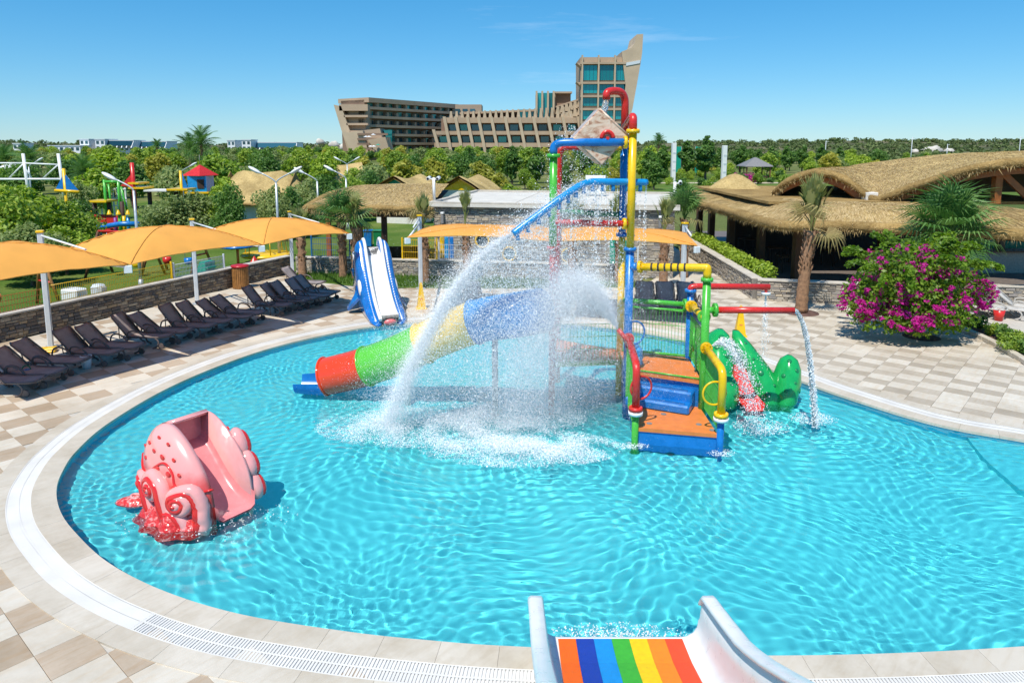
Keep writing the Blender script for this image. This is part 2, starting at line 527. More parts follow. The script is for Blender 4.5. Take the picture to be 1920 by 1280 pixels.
PC = np.array([1.0, 15.0])
deck_poly = [(-24, 2), (27, 2), (27, 34), (9.6, 34), (8.0, 30.5), (-2.2, 30.0), (-6.1, 30.2), (-9.2, 31.6), (-10.5, 33.9)]
def ray_poly(c, d, poly):
    best = 1e9; k = len(poly)
    for i in range(k):
        a = np.array(poly[i], float); b = np.array(poly[(i + 1) % k], float); e = b - a
        den = d[0] * e[1] - d[1] * e[0]
        if abs(den) < 1e-9: continue
        w = a - c
        t = (w[0] * e[1] - w[1] * e[0]) / den; s_ = (w[0] * d[1] - w[1] * d[0]) / den
        if t > 0 and -1e-6 <= s_ <= 1 + 1e-6: best = min(best, t)
    return c + d * best
ring0 = off(.25)
angs = np.arctan2(ring0[:, 1] - PC[1], ring0[:, 0] - PC[0])
ring1 = np.array([ray_poly(PC, np.array([math.cos(a), math.sin(a)]), deck_poly) for a in angs])
def annulus(name, rings, zs, mat, parent=None):
    V = np.concatenate([np.column_stack([r, np.full(len(r), z)]) for r, z in zip(rings, zs)])
    n = len(rings[0]); F = []
    j = np.arange(n); j2 = (j + 1) % n
    for i in range(len(rings) - 1):
        F.append(np.stack([i * n + j, i * n + j2, (i + 1) * n + j2, (i + 1) * n + j], 1))
    me = npmesh(name, V, np.concatenate(F), [mat])
    bm = bmesh.new(); bm.from_mesh(me); bmesh.ops.recalc_face_normals(bm, faces=bm.faces); bm.to_mesh(me); bm.free()
    return put(name, me, None, parent)
deck = annulus('deck', [ring0, ring1], [-.018, -.018], M['grout'])
tag(deck, 'pale travertine paving around the pool', None, None, 'structure')
far_ring = [PC + (ring1 - PC) * 1.0]
dirs = np.stack([np.cos(angs), np.sin(angs)], 1)
gr_rings = [ring1]
for rad in (60, 120, 300, 800, 3500): gr_rings.append(PC + dirs * rad)
ground = annulus('ground', gr_rings, [-.03] * 6, M['field'])
tag(ground, 'dry green land around the pool park', None, None, 'structure')

# ---- tiles
E1 = np.array([math.cos(R(49)), math.sin(R(49))]); E2 = np.array([math.sin(R(49)), -math.cos(R(49))])
band_poly = off(.80); deckP = np.array(deck_poly, float)
BED = np.array([tuple(G(px, py).xy) for px, py in [(1680, 600), (1771, 606), (1813, 625), (1859, 646), (1918, 682), (1990, 730), (2100, 700), (2100, 560), (1700, 575)]])
def pxy(x, y, z=0):
    dep = y * _c - (z - CAMH) * _s; up = y * _s + (z - CAMH) * _c
    return 960 + FOC * x / dep, CYP - FOC * up / dep
def tile_set(w, h, xlo, xhi, o):
    out = []
    for i in range(-90, 91):
        for j in range(-90, 91):
            c = np.array(o) + E2 * (i + .5) * w + E1 * (j + .5) * h
            if not (xlo <= c[0] < xhi and 6.3 < c[1] < 34): continue
            px, py = pxy(c[0], c[1])
            if -300 < px < 2700 and py < 1420: out.append((c[0], c[1], (i + j) % 2, w, h, py))
    return out
tiles = tile_set(.60, .60, -20, 1.2, (-5.363, 9.05 - .03)) + tile_set(.585, .45, 1.2, 26, (10.84, 18.1))
_c2 = np.array([(t[0], t[1]) for t in tiles])
keep = in_poly(deckP, _c2) & ~in_poly(band_poly, _c2) & ~in_poly(BED, _c2)
tiles = [t for t, k in zip(tiles, keep) if k]
def _inview(t):
    px, py = pxy(t[0], t[1]); return -40 < px < 1960 and py < 1310
tiles.sort(key=lambda t: (not _inview(t), -t[5]))
ANG = math.atan2(E2[1], E2[0])
def tile_mesh(name, w, h, mat):
    return MB().box((0, 0, -.0125), (w - .006, h - .006, .025), bev=.004).mesh(name, mat)
tmesh = {}
TRND = random.Random(3)
rest = {0: ([], []), 1: ([], [])}
n_ind = 0
for (x, y, par, w, h, py) in tiles:
    big = w == .60
    mk = ('tile_light' if par == 0 else ('tile_dark' if big else 'tile_grey'))
    if par == 1 and TRND.random() < .16: mk = 'tile_light'
    if n_ind < 300:
        k = (big, mk)
        if k not in tmesh: tmesh[k] = tile_mesh('tile', w, h, M[mk])
        put('tile', tmesh[k], None, deck, (x, y, TRND.uniform(-.0012, .0012)), (0, 0, ANG))
        n_ind += 1
    else:
        V, F = rest[0]
        b = len(V); c = np.array([x, y]); hw, hh = w / 2 - .003, h / 2 - .003
        q = [c - E2 * hw - E1 * hh, c + E2 * hw - E1 * hh, c + E2 * hw + E1 * hh, c - E2 * hw + E1 * hh]
        z = TRND.uniform(-.0012, .0012)
        V += [(p[0], p[1], z) for p in q] + [(p[0], p[1], -.016) for p in q]
        mi = {'tile_light': 0, 'tile_dark': 1, 'tile_grey': 2}[mk]
        for f in [(0, 1, 2, 3), (1, 0, 4, 5), (2, 1, 5, 6), (3, 2, 6, 7), (0, 3, 7, 4)]:
            F.append((tuple(b + i for i in f), mi))
V, F = rest[0]
o = put('paving_tiles', npmesh('paving_tiles', V, [f for f, _ in F], [M['tile_light'], M['tile_dark'], M['tile_grey']], False, [m for _, m in F]), None, deck)
_bm = bmesh.new(); _bm.from_mesh(o.data); bmesh.ops.recalc_face_normals(_bm, faces=_bm.faces); _bm.to_mesh(o.data); _bm.free()
tag(o, kind='stuff')

# ---- coping stones, drain and border slabs: rings of cut pieces
def ring_piece(i0, i1, d0, d1, ztop, zbot, gap=.0018):
    idx = [k % NS for k in range(i0, i1 + 1)]
    a = OUT[idx] + NRM[idx] * d0; b = OUT[idx] + NRM[idx] * d1
    t0, t1 = _tan[idx[0]] * gap, _tan[idx[-1]] * gap
    a = a.copy(); b = b.copy()
    a[0] += t0; b[0] += t0; a[-1] -= t1; b[-1] -= t1
    n = len(idx); V = []; F = []
    for z in (ztop, zbot):
        V += [(p[0], p[1], z) for p in a] + [(p[0], p[1], z) for p in b]
    for k in range(n - 1):
        F += [(k, k + 1, n + k + 1, n + k), (2 * n + k, 2 * n + k + 1, k + 1, k), (n + k, n + k + 1, 3 * n + k + 1, 3 * n + k)]
    F += [(0, n, 3 * n, 2 * n), (n - 1, 2 * n - 1, 4 * n - 1, 3 * n - 1)]
    return V, F
def visible_ring(i):
    p = OUT[i % NS]; px, py = pxy(p[0], p[1])
    return p[1] > 7
for (nm, d0, d1, zt, step, mk) in (('coping_stone', -.015, .355, .012, 6, 'coping'), ('border_slab', .715, 1.02, .010, 7, 'coping')):
    for i in range(0, NS, step):
        i1 = min(i + step, NS)
        if not visible_ring(i): continue
        V, F = ring_piece(i, i1, d0, d1, zt, -.045 if d0 < .3 else -.017)
        mb = MB().add(V, F)
        mb.build(nm, M[mk], deck)
ch = MB()
idx = np.arange(NS)
def strip(mb, d0, d1, z, mi=0):
    a, b = off(d0), off(d1); n = NS
    mb.add([(p[0], p[1], z) for p in a] + [(p[0], p[1], z) for p in b], [(k, (k + 1) % n, n + (k + 1) % n, n + k) for k in range(n)], False, mi)
strip(ch, .35, .72, -.012)
ch.build('drain_channel', M['channel'], deck)
gV, gF = [], []
bpos = np.arange(0, POOL_LEN, .042)
def at_len(t):
    i = int(t / POOL_LEN * NS) % NS
    return OUT[i], NRM[i], _tan[i]
for t in bpos:
    f_ = t / POOL_LEN * NS; i = int(f_) % NS; w = f_ - int(f_)
    if not visible_ring(i): continue
    p = OUT[i] * (1 - w) + OUT[(i + 1) % NS] * w; n_ = NRM[i]; t_ = _tan[i]
    _px, _py = pxy(p[0], p[1])
    if not (p[1] < 9.2 and (330 < _px < 1040 or _px > 1480)): continue
    for d0, d1 in ((.372, .524), (.546, .700)):
        a = p + n_ * d0; b = p + n_ * d1; h = t_ * .0145
        bb = len(gV)
        for q in (a - h, a + h, b + h, b - h): gV.append((q[0], q[1], .006))
        for q in (a - h, a + h, b + h, b - h): gV.append((q[0], q[1], -.011))
        for f in [(0, 1, 2, 3), (0, 4, 5, 1), (2, 6, 7, 3), (1, 5, 6, 2), (3, 7, 4, 0)]: gF.append(tuple(bb + k for k in f))
for d0, d1 in ((.352, .376), (.520, .550), (.696, .718)):
    bb = len(gV); a, b = off(d0), off(d1)
    for q in a: gV.append((q[0], q[1], .008))
    for q in b: gV.append((q[0], q[1], .008))
    for k in range(NS):
        k2 = (k + 1) % NS
        gF.append((bb + k, bb + k2, bb + NS + k2, bb + NS + k))
# smooth cover strips on the rest of the ring
for k in range(0, NS):
    k2 = (k + 1) % NS; _px, _py = pxy(OUT[k][0], OUT[k][1])
    if OUT[k][1] < 9.2 and (330 < _px < 1040 or _px > 1480): continue
    for d0, d1 in ((.376, .520), (.550, .696)):
        bb = len(gV)
        for i_, d_ in ((k, d0), (k2, d0), (k2, d1), (k, d1)): q = OUT[i_] + NRM[i_] * d_; gV.append((q[0], q[1], .0035))
        gF.append((bb, bb + 1, bb + 2, bb + 3))
grate = put('drain_grate', npmesh('drain_grate', gV, gF, [M['grate']]), None, deck)
tag(grate, kind='stuff')

# ---- pool basin and water
def pool_mat(name, lo, hi):
    m, n, l, b = nodes_of(name)
    co = coords(n, l, (1, 1, 1), 'World')
    t = n.new('ShaderNodeTexNoise'); t.inputs['Scale'].default_value = .5; t.inputs['Detail'].default_value = 4; l.new(co, t.inputs['Vector'])
    r = ramp(n, [(.3, lo), (.7, hi)]); l.new(t.outputs[0], r.inputs[0])
    l.new(r.outputs[0], b.inputs['Base Color']); b.inputs['Roughness'].default_value = .6
    return m
M['pool'] = pool_mat('pool_lining', (.085, .63, .69), (.10, .67, .73))
M['poolwall'] = pool_mat('pool_wall_tile', (.018, .42, .62), (.02, .46, .66))
FLOOR_Z, WATER_Z = -.50, -.055
wall_ring = off(.03)
basin = annulus('pool_basin', [wall_ring, wall_ring], [-.035, FLOOR_Z], M['poolwall'])
tag(basin, 'blue tiled wall of the pool', None, None, 'structure')
fl_me = bpy.data.meshes.new('pool_floor')
fl_me.from_pydata([(p[0], p[1], FLOOR_Z) for p in off(.04)], [], [tuple(range(NS))])
fl_me.materials.append(M['pool'])
pool_floor = put('pool_floor', fl_me)
tag(pool_floor, 'light blue floor of the pool', None, None, 'structure')
bench_pts = [(9.72, 14.5), (9.38, 13.4), (9.2, 12.2), (9.5, 10.6), (10.4, 9.0), (12.6, 8.6), (12.8, 12.6), (11.7, 13.5), (10.57, 14.3)]
bench = MB().prism([(x, y, FLOOR_Z - .01) for x, y in bench_pts], (0, 0, .24)).build('pool_bench_floor', M['pool'])
tag(bench, 'shallow ledge under the water', None, None, 'structure')
for o in (pool_floor, basin, bench): o.cycles.is_caustics_receiver = True

WR = np.random.default_rng(11)
gx = np.arange(-9.2, 12.5, .031); gy = [7.4]
while gy[-1] < 24.7: gy.append(gy[-1] + .019 + .0019 * (gy[-1] - 6))
gy = np.array(gy)
X, Y = np.meshgrid(gx, gy)
def wavefield(X, Y):
    Z = np.zeros_like(X)
    wx = X + .35 * np.sin(.9 * Y + .6 * X) + .2 * np.sin(1.7 * X - 1.1 * Y + 1.3)
    wy = Y + .35 * np.sin(.8 * X - .5 * Y + 2.0) + .2 * np.sin(1.3 * Y + 1.9 * X)
    for i in range(44):
        lam = WR.uniform(.09, .29); k = 2 * math.pi / lam
        a = WR.normal(1.35, .7); ph = WR.uniform(0, 6.28)
        fade = np.clip((lam - .0042 * (Y + 4)) / .10, .12, 1)
        Z += fade * .00060 * (lam / .22) ** 1.2 * np.sin(k * (wx * math.cos(a) + wy * math.sin(a)) + ph)
    # rings running out from where water falls in
    for (cx, cy, amp, lam, dec) in ((-1.2, 14.0, .006, .28, 4.0), (.8, 13.2, .005, .24, 3.5), (6.7, 15.0, .009, .24, 1.6), (5.6, 15.2, .008, .22, 1.4), (-4.9, 10.9, .005, .26, 1.6), (3.3, 13.6, .005, .26, 1.3), (2.2, 8.5, .005, .26, 1.2)):
        d = np.hypot(X - cx, Y - cy)
        Z += amp * np.exp(-d / dec) * np.sin(2 * math.pi * (d + .12 * np.sin(3 * np.arctan2(Y - cy, X - cx)) ) / lam)
    # calmer towards the sides
    return Z
Z = wavefield(X, Y)
nx, ny = len(gx), len(gy)
inside = in_poly(off(.10), np.stack([X.ravel(), Y.ravel()], 1)).reshape(ny, nx)
idx = np.arange(nx * ny).reshape(ny, nx)
q = inside[:-1, :-1] & inside[:-1, 1:] & inside[1:, 1:] & inside[1:, :-1]
Fq = np.stack([idx[:-1, :-1], idx[:-1, 1:], idx[1:, 1:], idx[1:, :-1]], -1)[q]
used = np.unique(Fq); remap = np.full(nx * ny, -1, np.int64); remap[used] = np.arange(len(used))
Vw = np.stack([X.ravel(), Y.ravel(), Z.ravel() + WATER_Z], 1)[used]
m, n, l, b = nodes_of('pool_water')
b.inputs['Base Color'].default_value = (.93, .99, 1, 1)
b.inputs['Transmission Weight'].default_value = 1
b.inputs['IOR'].default_value = 1.33
b.inputs['Roughness'].default_value = 0
M['water'] = m
water = put('pool_water', npmesh('pool_water', Vw, remap[Fq], [m], True))
tag(water, 'rippling turquoise pool water', None, None, 'structure')
water.cycles.is_caustics_caster = True

# ---- lawn, strips, paths
def sheet(name, pts, z, mat, label, kind='structure'):
    me = bpy.data.meshes.new(name)
    me.from_pydata([(p[0], p[1], z) for p in pts], [], [tuple(range(len(pts)))])
    me.materials.append(mat)
    return tag(put(name, me), label, None, None, kind)
WD = Vector((.395, .918, 0)).normalized()
W0 = Vector((-15.95, 21.6, 0))
def wl_pt(s, n=0, z=0): return W0 + WD * s + Vector((-WD.y, WD.x, 0)) * n + Vector((0, 0, z))
lawn = sheet('lawn', [wl_pt(-22, .1)[:2], wl_pt(13.6, .1)[:2], (-9, 33.4), (-3, 32.6), (-3.5, 60), (-20, 80), (-70, 80), (-60, 10)], -.004, M['lawn'], 'mown lawn of the playground')
strip_l = sheet('grass_strip', [(-10.5, 33.8), (-9.2, 31.6), (-6.1, 30.2), (-2.2, 30.0), (1, 30.1), (5.5, 30.2), (5.5, 31.3), (-2.4, 32.6), (-9.8, 33.7)], .004, M['lawn'], 'grass strip under the palms')
path = sheet('path', [(5.6, 30.4), (8.0, 30.45), (9.6, 33.9), (9.75, 40), (10, 52), (7.5, 52), (7.3, 40), (6.9, 33)], .006, M['tile_light'], 'paved ramp beside the stone wall')
sand = sheet('far_path', [AT(560, 342, 95)[:2], AT(1010, 338, 95)[:2], AT(1010, 345, 88)[:2], AT(560, 350, 88)[:2]], .01, M['sand'], 'sandy path behind the bath house')
fieldpath = sheet('field_path', [(16, 118), (90, 118), (90, 121.5), (16, 121.5)], .01, M['sand'], 'pale track across the field')
farfield = sheet('meadow', [(14, 75), (75, 75), (110, 160), (22, 160)], .004, M['lawn'], 'green meadow with young shrubs')
# grass blades on the strip by the palms
GR = np.random.default_rng(5)
def blades(name, poly, n, hmin, hmax, mat, label, z=0):
    poly = np.array([tuple(p[:2]) for p in poly]); lo, hi = poly.min(0), poly.max(0)
    P = GR.uniform(lo, hi, (n * 3, 2)); P = P[in_poly(poly, P)][:n]; n = len(P)
    a = GR.uniform(0, 6.28, n); h = GR.uniform(hmin, hmax, n); w = GR.uniform(.012, .03, n); ln = GR.uniform(-.5, .5, (n, 2)) * h[:, None]
    d = np.stack([np.cos(a), np.sin(a)], 1) * w[:, None]
    V = np.zeros((n, 3, 3)); V[:, 0, :2] = P - d; V[:, 1, :2] = P + d; V[:, 2, :2] = P + ln; V[:, 2, 2] = h; V[:, :, 2] += z
    me = npmesh(name, V.reshape(-1, 3), np.arange(3 * n).reshape(-1, 3), [mat])
    return tag(put(name, me), label, 'grass', None, 'stuff')
M['blade'] = leaf_mat('grass_blade', [(.06, .14, .015), (.11, .22, .03), (.17, .27, .05)], .6, .3)
blades('grass', [(-10.3, 33.4), (-9.2, 31.8), (-6.1, 30.4), (-2.2, 30.2), (5.4, 30.3), (5.4, 31.2), (-2.4, 32.4), (-9.8, 33.5)], 9000, .08, .28, M['blade'], 'long green grass under the palms by the stone wall')

# ================================================================== WATER TOYS
# ---- octopus slide
M['pink'] = paint('pink_gelcoat', (.84, .36, .34), .16, .06, coat=.5)
M['pinkdark'] = paint('rose_gelcoat', (.70, .24, .25), .25, .08)
M['octred'] = paint('scarlet_gelcoat', (.66, .022, .018), .16, .12, coat=.5)
def tentacle_mat():
    m, n, l, b = nodes_of('streaked_tentacle')
    co = coords(n, l, (1, 1, 1), 'World')
    t = n.new('ShaderNodeTexNoise'); t.inputs['Scale'].default_value = 9; t.inputs['Detail'].default_value = 6; t.inputs['Distortion'].default_value = 1.2
    l.new(co, t.inputs['Vector'])
    v = n.new('ShaderNodeTexVoronoi'); v.inputs['Scale'].default_value = 26; l.new(co, v.inputs['Vector'])
    r = ramp(n, [(.38, (.62, .02, .015)), (.52, (.66, .06, .05)), (.62, (.78, .30, .28))]); l.new(t.outputs[0], r.inputs[0])
    l.new(r.outputs[0], b.inputs['Base Color']); b.inputs['Roughness'].default_value = .22; b.inputs['Coat Weight'].default_value = .4
    bp = n.new('ShaderNodeBump'); bp.inputs['Strength'].default_value = .5; bp.inputs['Distance'].default_value = .02
    l.new(v.outputs['Distance'], bp.inputs['Height']); l.new(bp.outputs[0], b.inputs['Normal'])
    return m
M['tentacle'] = tentacle_mat()
OD = Vector((.82, -.57, 0)).normalized()
oct_ = empty('octopus_slide', (-5.33, 11.58, -.46), math.atan2(OD.y, OD.x), 'pink octopus water slide with red spots and curled tentacles standing in the pool', 'slide')
oct_.scale = (.86, .88, .78)
OZ = .55
def octo_body():
    m, n, l, b = nodes_of('octopus_body_paint')
    co = coords(n, l, (1, 1, 1)); sx = n.new('ShaderNodeSeparateXYZ'); l.new(co, sx.inputs[0])
    t = n.new('ShaderNodeTexNoise'); t.inputs['Scale'].default_value = 3; t.inputs['Detail'].default_value = 5; l.new(co, t.inputs['Vector'])
    a = n.new('ShaderNodeMath'); a.operation = 'MULTIPLY_ADD'; a.inputs[1].default_value = .5; l.new(t.outputs[0], a.inputs[0]); l.new(sx.outputs[2], a.inputs[2])
    r = ramp(n, [(.50, (.62, .025, .02)), (.62, (.70, .10, .085)), (.72, (.82, .33, .31)), (1, (.86, .40, .37))])
    mr = n.new('ShaderNodeMapRange'); mr.inputs['From Max'].default_value = 2.6; l.new(a.outputs[0], mr.inputs[0]); l.new(mr.outputs[0], r.inputs[0])
    l.new(r.outputs[0], b.inputs['Base Color']); b.inputs['Roughness'].default_value = .2; b.inputs['Coat Weight'].default_value = .4
    return m
M['octbody'] = octo_body()
oprof = [Vector((x, 0, z)) for x, z in [(.98, -.5), (1.02, 0), (.99, .45), (.86, .88), (.58, 1.28), (.2, 1.62), (-.2, 1.82), (-.55, 1.80), (-.85, 1.60), (-1.08, 1.22), (-1.14, .85), (-1.06, .45), (-1.02, 0), (-1.0, -.5)]]
oprof = crom(oprof, 4)
OC = Vector((-.08, 0, .55))
def shell_y(rho, y0, depth): return y0 + depth * math.sqrt(max(0, 1 - rho ** 2.4))
def oct_shell(side, y0, depth, mb):
    rings = []
    for rho in (1.0, .985, .95, .88, .78, .64, .46, .26, .08):
        rings.append([Vector((OC.x + (p.x - OC.x) * rho, side * shell_y(rho, y0, depth), OC.z + (p.z - OC.z) * rho + OZ)) for p in oprof])
    mb.loft(rings, True, True)
    return mb
near = oct_shell(-1, .36, .46, MB()).build('near_side_shell', M['octbody'], oct_)
near['label'] = 'rounded near side with curled tentacles'
oct_shell(1, .40, .24, MB()).build('far_side_shell', M['pink'], oct_)
# back of the head closing the channel, chute between the sides
hb = MB()
for k in range(len(oprof) - 1):
    pass
back = [p for p in oprof if p.x < -.28]
hb.loft([[Vector((p.x, y, p.z + OZ)) for p in back] for y in (-.37, -.2, 0, .2, .41)], False)
hb.build('head_back', M['pink'], oct_)
chute = crom([(-.82, 0, 1.22), (-.45, 0, 1.12), (-.1, 0, .78), (.3, 0, .36), (.7, 0, .12), (1.12, 0, .03)], 5)
cb = MB()
sec = [(-.37, .30), (-.36, .06), (-.28, 0), (.30, 0), (.39, .06), (.41, .34)]
cb.loft([[Vector((p.x, y, p.z + h + OZ)) for y, h in sec] for p in chute], False)
cb.loft([[Vector((p.x, y, p.z + h - .03 + OZ)) for y, h in sec] for p in chute], False)
cb.build('chute', M['pinkdark'], oct_)
MB().box((-.62, .02, 1.35 + OZ), (.05, .76, .62)).build('seat_back', M['pinkdark'], oct_)
MB().tube([Vector((-.40, -.38, 1.80 + OZ)), Vector((-.40, .42, 1.80 + OZ))], .06, 10).build('top_rim', M['pink'], oct_)
# ladder steps at the back
for k in range(4):
    MB().box((-1.16 - .0 * k, .02, .2 + .3 * k + OZ), (.22, .5, .06), bev=.02).build('step', M['pink'], oct_)
# red spots on both shells
SR = random.Random(4)
def oct_y(x, z, side=-1, y0=.36, depth=.46):
    d = Vector((x - OC.x, 0, z - OC.z)); best = 1e9; a = math.atan2(d.z, d.x)
    for p in oprof:
        q = p - OC
        da = abs((math.atan2(q.z, q.x) - a + math.pi) % (2 * math.pi) - math.pi)
        if da < best: best, rr = da, math.hypot(q.x, q.z)
    rho = min(1, math.hypot(d.x, d.z) / rr)
    return side * shell_y(rho, y0, depth)
spot_me = MB().ball((0, 0, 0), (.072, .016, .058), 12, 6).mesh('spot', M['octred'])
for x, z in [(.02, 1.55), (-.28, 1.62), (.25, 1.28), (-.02, 1.30), (-.3, 1.36), (-.55, 1.45), (.45, 1.02), (.2, 1.0), (-.12, 1.06), (-.62, 1.12), (.62, .78), (.38, .74), (-.8, 1.3)]:
    put('spot', spot_me, None, oct_, (x, oct_y(x, z) - .004, z + OZ), (0, SR.uniform(-.4, .4), 0), SR.uniform(.8, 1.15))
for x, z in [(.5, 1.1), (.15, 1.5), (-.2, 1.6), (.7, .6)]:
    put('spot', spot_me, None, oct_, (x, oct_y(x, z, 1, .40, .24) + .004, z + OZ), None, .9)
# curled tentacles: tapering spirals lying on the near side
def curl(cx, cz, r0, turns, start, tail, thick, dirn=1):
    pts, rs = [], []
    n = int(turns * 18)
    sp_ = []
    for i in range(n + 1):
        t = i / n; a = start + dirn * 2 * math.pi * turns * t; r = r0 * (1 - t) ** .85
        sp_.append((cx + r * math.cos(a), cz + r * math.sin(a), t))
    tl = crom([(x, 0, z) for x, z in tail] + [(sp_[0][0], 0, sp_[0][1]), (sp_[3][0], 0, sp_[3][1])], 6)[:-7]
    for i, p in enumerate(tl):
        pts.append(Vector((p.x, oct_y(p.x, p.z) - thick * .2, p.z + OZ))); rs.append(thick * (1.15 - .15 * i / len(tl)))
    for x, z, t in sp_:
        pts.append(Vector((x, oct_y(x, z) - thick * (.2 + 1.2 * t), z + OZ))); rs.append(thick * (1 - .6 * t))
    o = MB().tube(pts, rs, 10).build('tentacle', M['pink'], oct_)
    rb = MB().tube([p + Vector((0, -rs[i] * .70, 0)) + (Vector((cx, p.y, cz + OZ)) - p).normalized() * rs[i] * .62 for i, p in enumerate(pts)], [q * .68 for q in rs], 8)
    rb.build('red_band', M['octred'], o)
    return o
curl(-.16, .66, .27, 1.7, R(95), [(.34, -.25), (.26, .1), (.20, .4), (.12, .75)], .125)
curl(.58, .50, .24, 1.8, R(150), [(.92, -.3), (.95, .1), (.90, .55), (.72, .78)], .115)
curl(.28, .08, .21, 1.6, R(130), [(.78, -.45), (.70, -.1), (.52, .25)], .11)
curl(-.76, .55, .2, 1.5, R(60), [(-.3, -.1), (-.42, .3), (-.55, .62)], .10)
# seams above the tentacles
def seam(pts):
    c = crom([(x, 0, z) for x, z in pts], 6)
    MB().tube([Vector((p.x, oct_y(p.x, p.z) - .006, p.z + OZ)) for p in c], .026, 7).build('red_seam', M['octred'], oct_)
seam([(.98, .72), (.72, .70), (.42, .80), (.3, 1.05), (.05, 1.2), (-.25, 1.02)])
seam([(-.25, 1.02), (-.5, .78), (-.8, .86), (-1.02, 1.05)])
seam([(.42, .80), (.3, .45), (.1, .15), (.05, -.2)])
# skirt of tentacles spreading under water
sk = MB(); rings = []
for k in range(12):
    t = k / 11
    ring = []
    for j in range(61):
        a = R(168 + 165 * j / 60)
        rib = .05 * t * math.cos(j * .55) + .04 * t * math.cos(j * .23 + 1)
        rad = .52 + .52 * t ** 1.1 + rib
        ring.append(Vector((.08 + rad * math.cos(a) * 1.0, -.22 + rad * math.sin(a) * .98, 1.0 - .28 * t - .42 * t ** 2.2 + .045 * math.cos(j * .55) * math.sin(math.pi * t))))
    rings.append(ring)
sk.loft(rings, False)
sk.build('tentacle_skirt', M['tentacle'], oct_)
ft = MB()
ft.ball((-1.10, -.75, .50), (.42, .22, .13), 18, 8, M=Matrix.Rotation(R(35), 4, 'Z'))
ft.build('foot_tentacle', M['tentacle'], oct_)
sp = [Vector((-1.10 + .24 * (1 - t) * math.cos(9 * t) , -.75 + .13 * (1 - t) * math.sin(9 * t), .615 + .02 * t)) for t in [i / 30 for i in range(31)]]
MB().tube(sp, [.035 * (1 - .5 * i / 30) for i in range(31)], 7).build('foot_curl', M['pink'], oct_)
# lumps of tentacle on the far side
for (x, z, rx, rz_) in ((.40, 1.22, .17, .34), (.66, .80, .18, .32), (.82, .34, .19, .32)):
    o = MB().ball((x, .60, z + OZ), (rx, .17, rz_), 14, 9, M=Matrix.Rotation(R(-28), 4, 'Y')).build('far_tentacle', M['pink'], oct_)
    MB().ball((x + .06, .69, z + OZ), (rx * .62, .10, rz_ * .8), 12, 8, M=Matrix.Rotation(R(-28), 4, 'Y')).build('red_band', M['octred'], o)

# ---- rainbow slide in the foreground
rs_ = empty('rainbow_slide', (1.28, 7.75, -.02), 0, 'white fibreglass slide with rainbow striped mat running into the pool', 'slide')
M['gel'] = paint('white_gelcoat', (.82, .82, .81), .32, .04, coat=.1, dirt=.04)
def rs_floor(y):   # y: metres back from the lip
    return float(np.interp(y, [0, .5, 1.0, 2.0, 3.0, 4.2, 5.5], [.25, .30, .42, .86, 1.42, 2.1, 2.7]))
def rs_top(y):
    return float(np.interp(y, [-.05, 0, .3, .65, 1.4, 2.15, 2.95, 4.2, 5.5], [.74, .80, .88, .97, 1.19, 1.55, 2.0, 2.65, 3.2]))
ys = [0, .02, .05, .1, .18, .3, .5, .75, 1.0, 1.3, 1.6, 2.0, 2.5, 3.0, 3.6, 4.2, 5.0]
def rs_sec(y, t):
    f, tp = rs_floor(y), rs_top(y)
    if y < .1: tp = f + (tp - f) * (.80 + 2.0 * y)
    pts = []
    w, r = .93, .20
    hi = tp - f
    inner = [(-w - .03, hi), (-w - .015, hi * .55), (-w + .0, r * 1.1)] + [(-w + r - r * math.cos(a), r - r * math.sin(a)) for a in [R(x) for x in (20, 45, 70, 90)]]
    inner = inner + [(-x, z) for x, z in inner[::-1]]
    outer = [(x + (t if x > 0 else -t) * (1 if abs(x) > w - .12 else 0), z - (t if abs(x) < w - .12 else 0)) for x, z in inner[::-1]]
    return [Vector((x, -y, f + z)) for x, z in inner + outer]
rb = MB(); rb.loft([rs_sec(y, .085) for y in ys], True, True)
rb.build('chute', M['gel'], rs_)
for sx in (-1, 1):
    top = [Vector((sx * (.93 + .07), -y, rs_top(y) if y >= .1 else rs_floor(y) + (rs_top(y) - rs_floor(y)) * (.80 + 2.0 * y))) for y in ys]
    prof_ = [(-.085, -.012), (-.06, .022), (.06, .026), (.095, .0), (.085, -.05), (.05, -.035), (-.07, -.035)]
    MB().loft([[p + Vector((sx * x, 0, z)) for x, z in prof_] for p in top], True, True).build('side_rail', M['gel'], rs_)
    MB().box((sx * 1.0, -2.9, .5), (.12, .12, 1.2)).build('support_post', M['galv'], rs_)
stripes = [(.85, .13, .004), (.004, .045, .36), (.004, .27, .68), (.045, .42, .035), (.88, .58, .004), (.86, .24, .012), (.85, .075, .02)]
for k, c in enumerate(stripes):
    mm = paint('mat_stripe_%d' % k, c, .75, .08, .5, 20)
    x0, x1 = -.735 + k * .21, -.735 + (k + 1) * .21
    yy = np.linspace(.06, 4.6, 40)
    mb = MB()
    mb.loft([[Vector((x, -y, rs_floor(y) + h)) for x, h in ((x0, .004), (x0, .014), (x1 - .002, .014), (x1 - .002, .004))] for y in yy], True, True, smooth=False)
    mb.build('mat_stripe', mm, rs_)

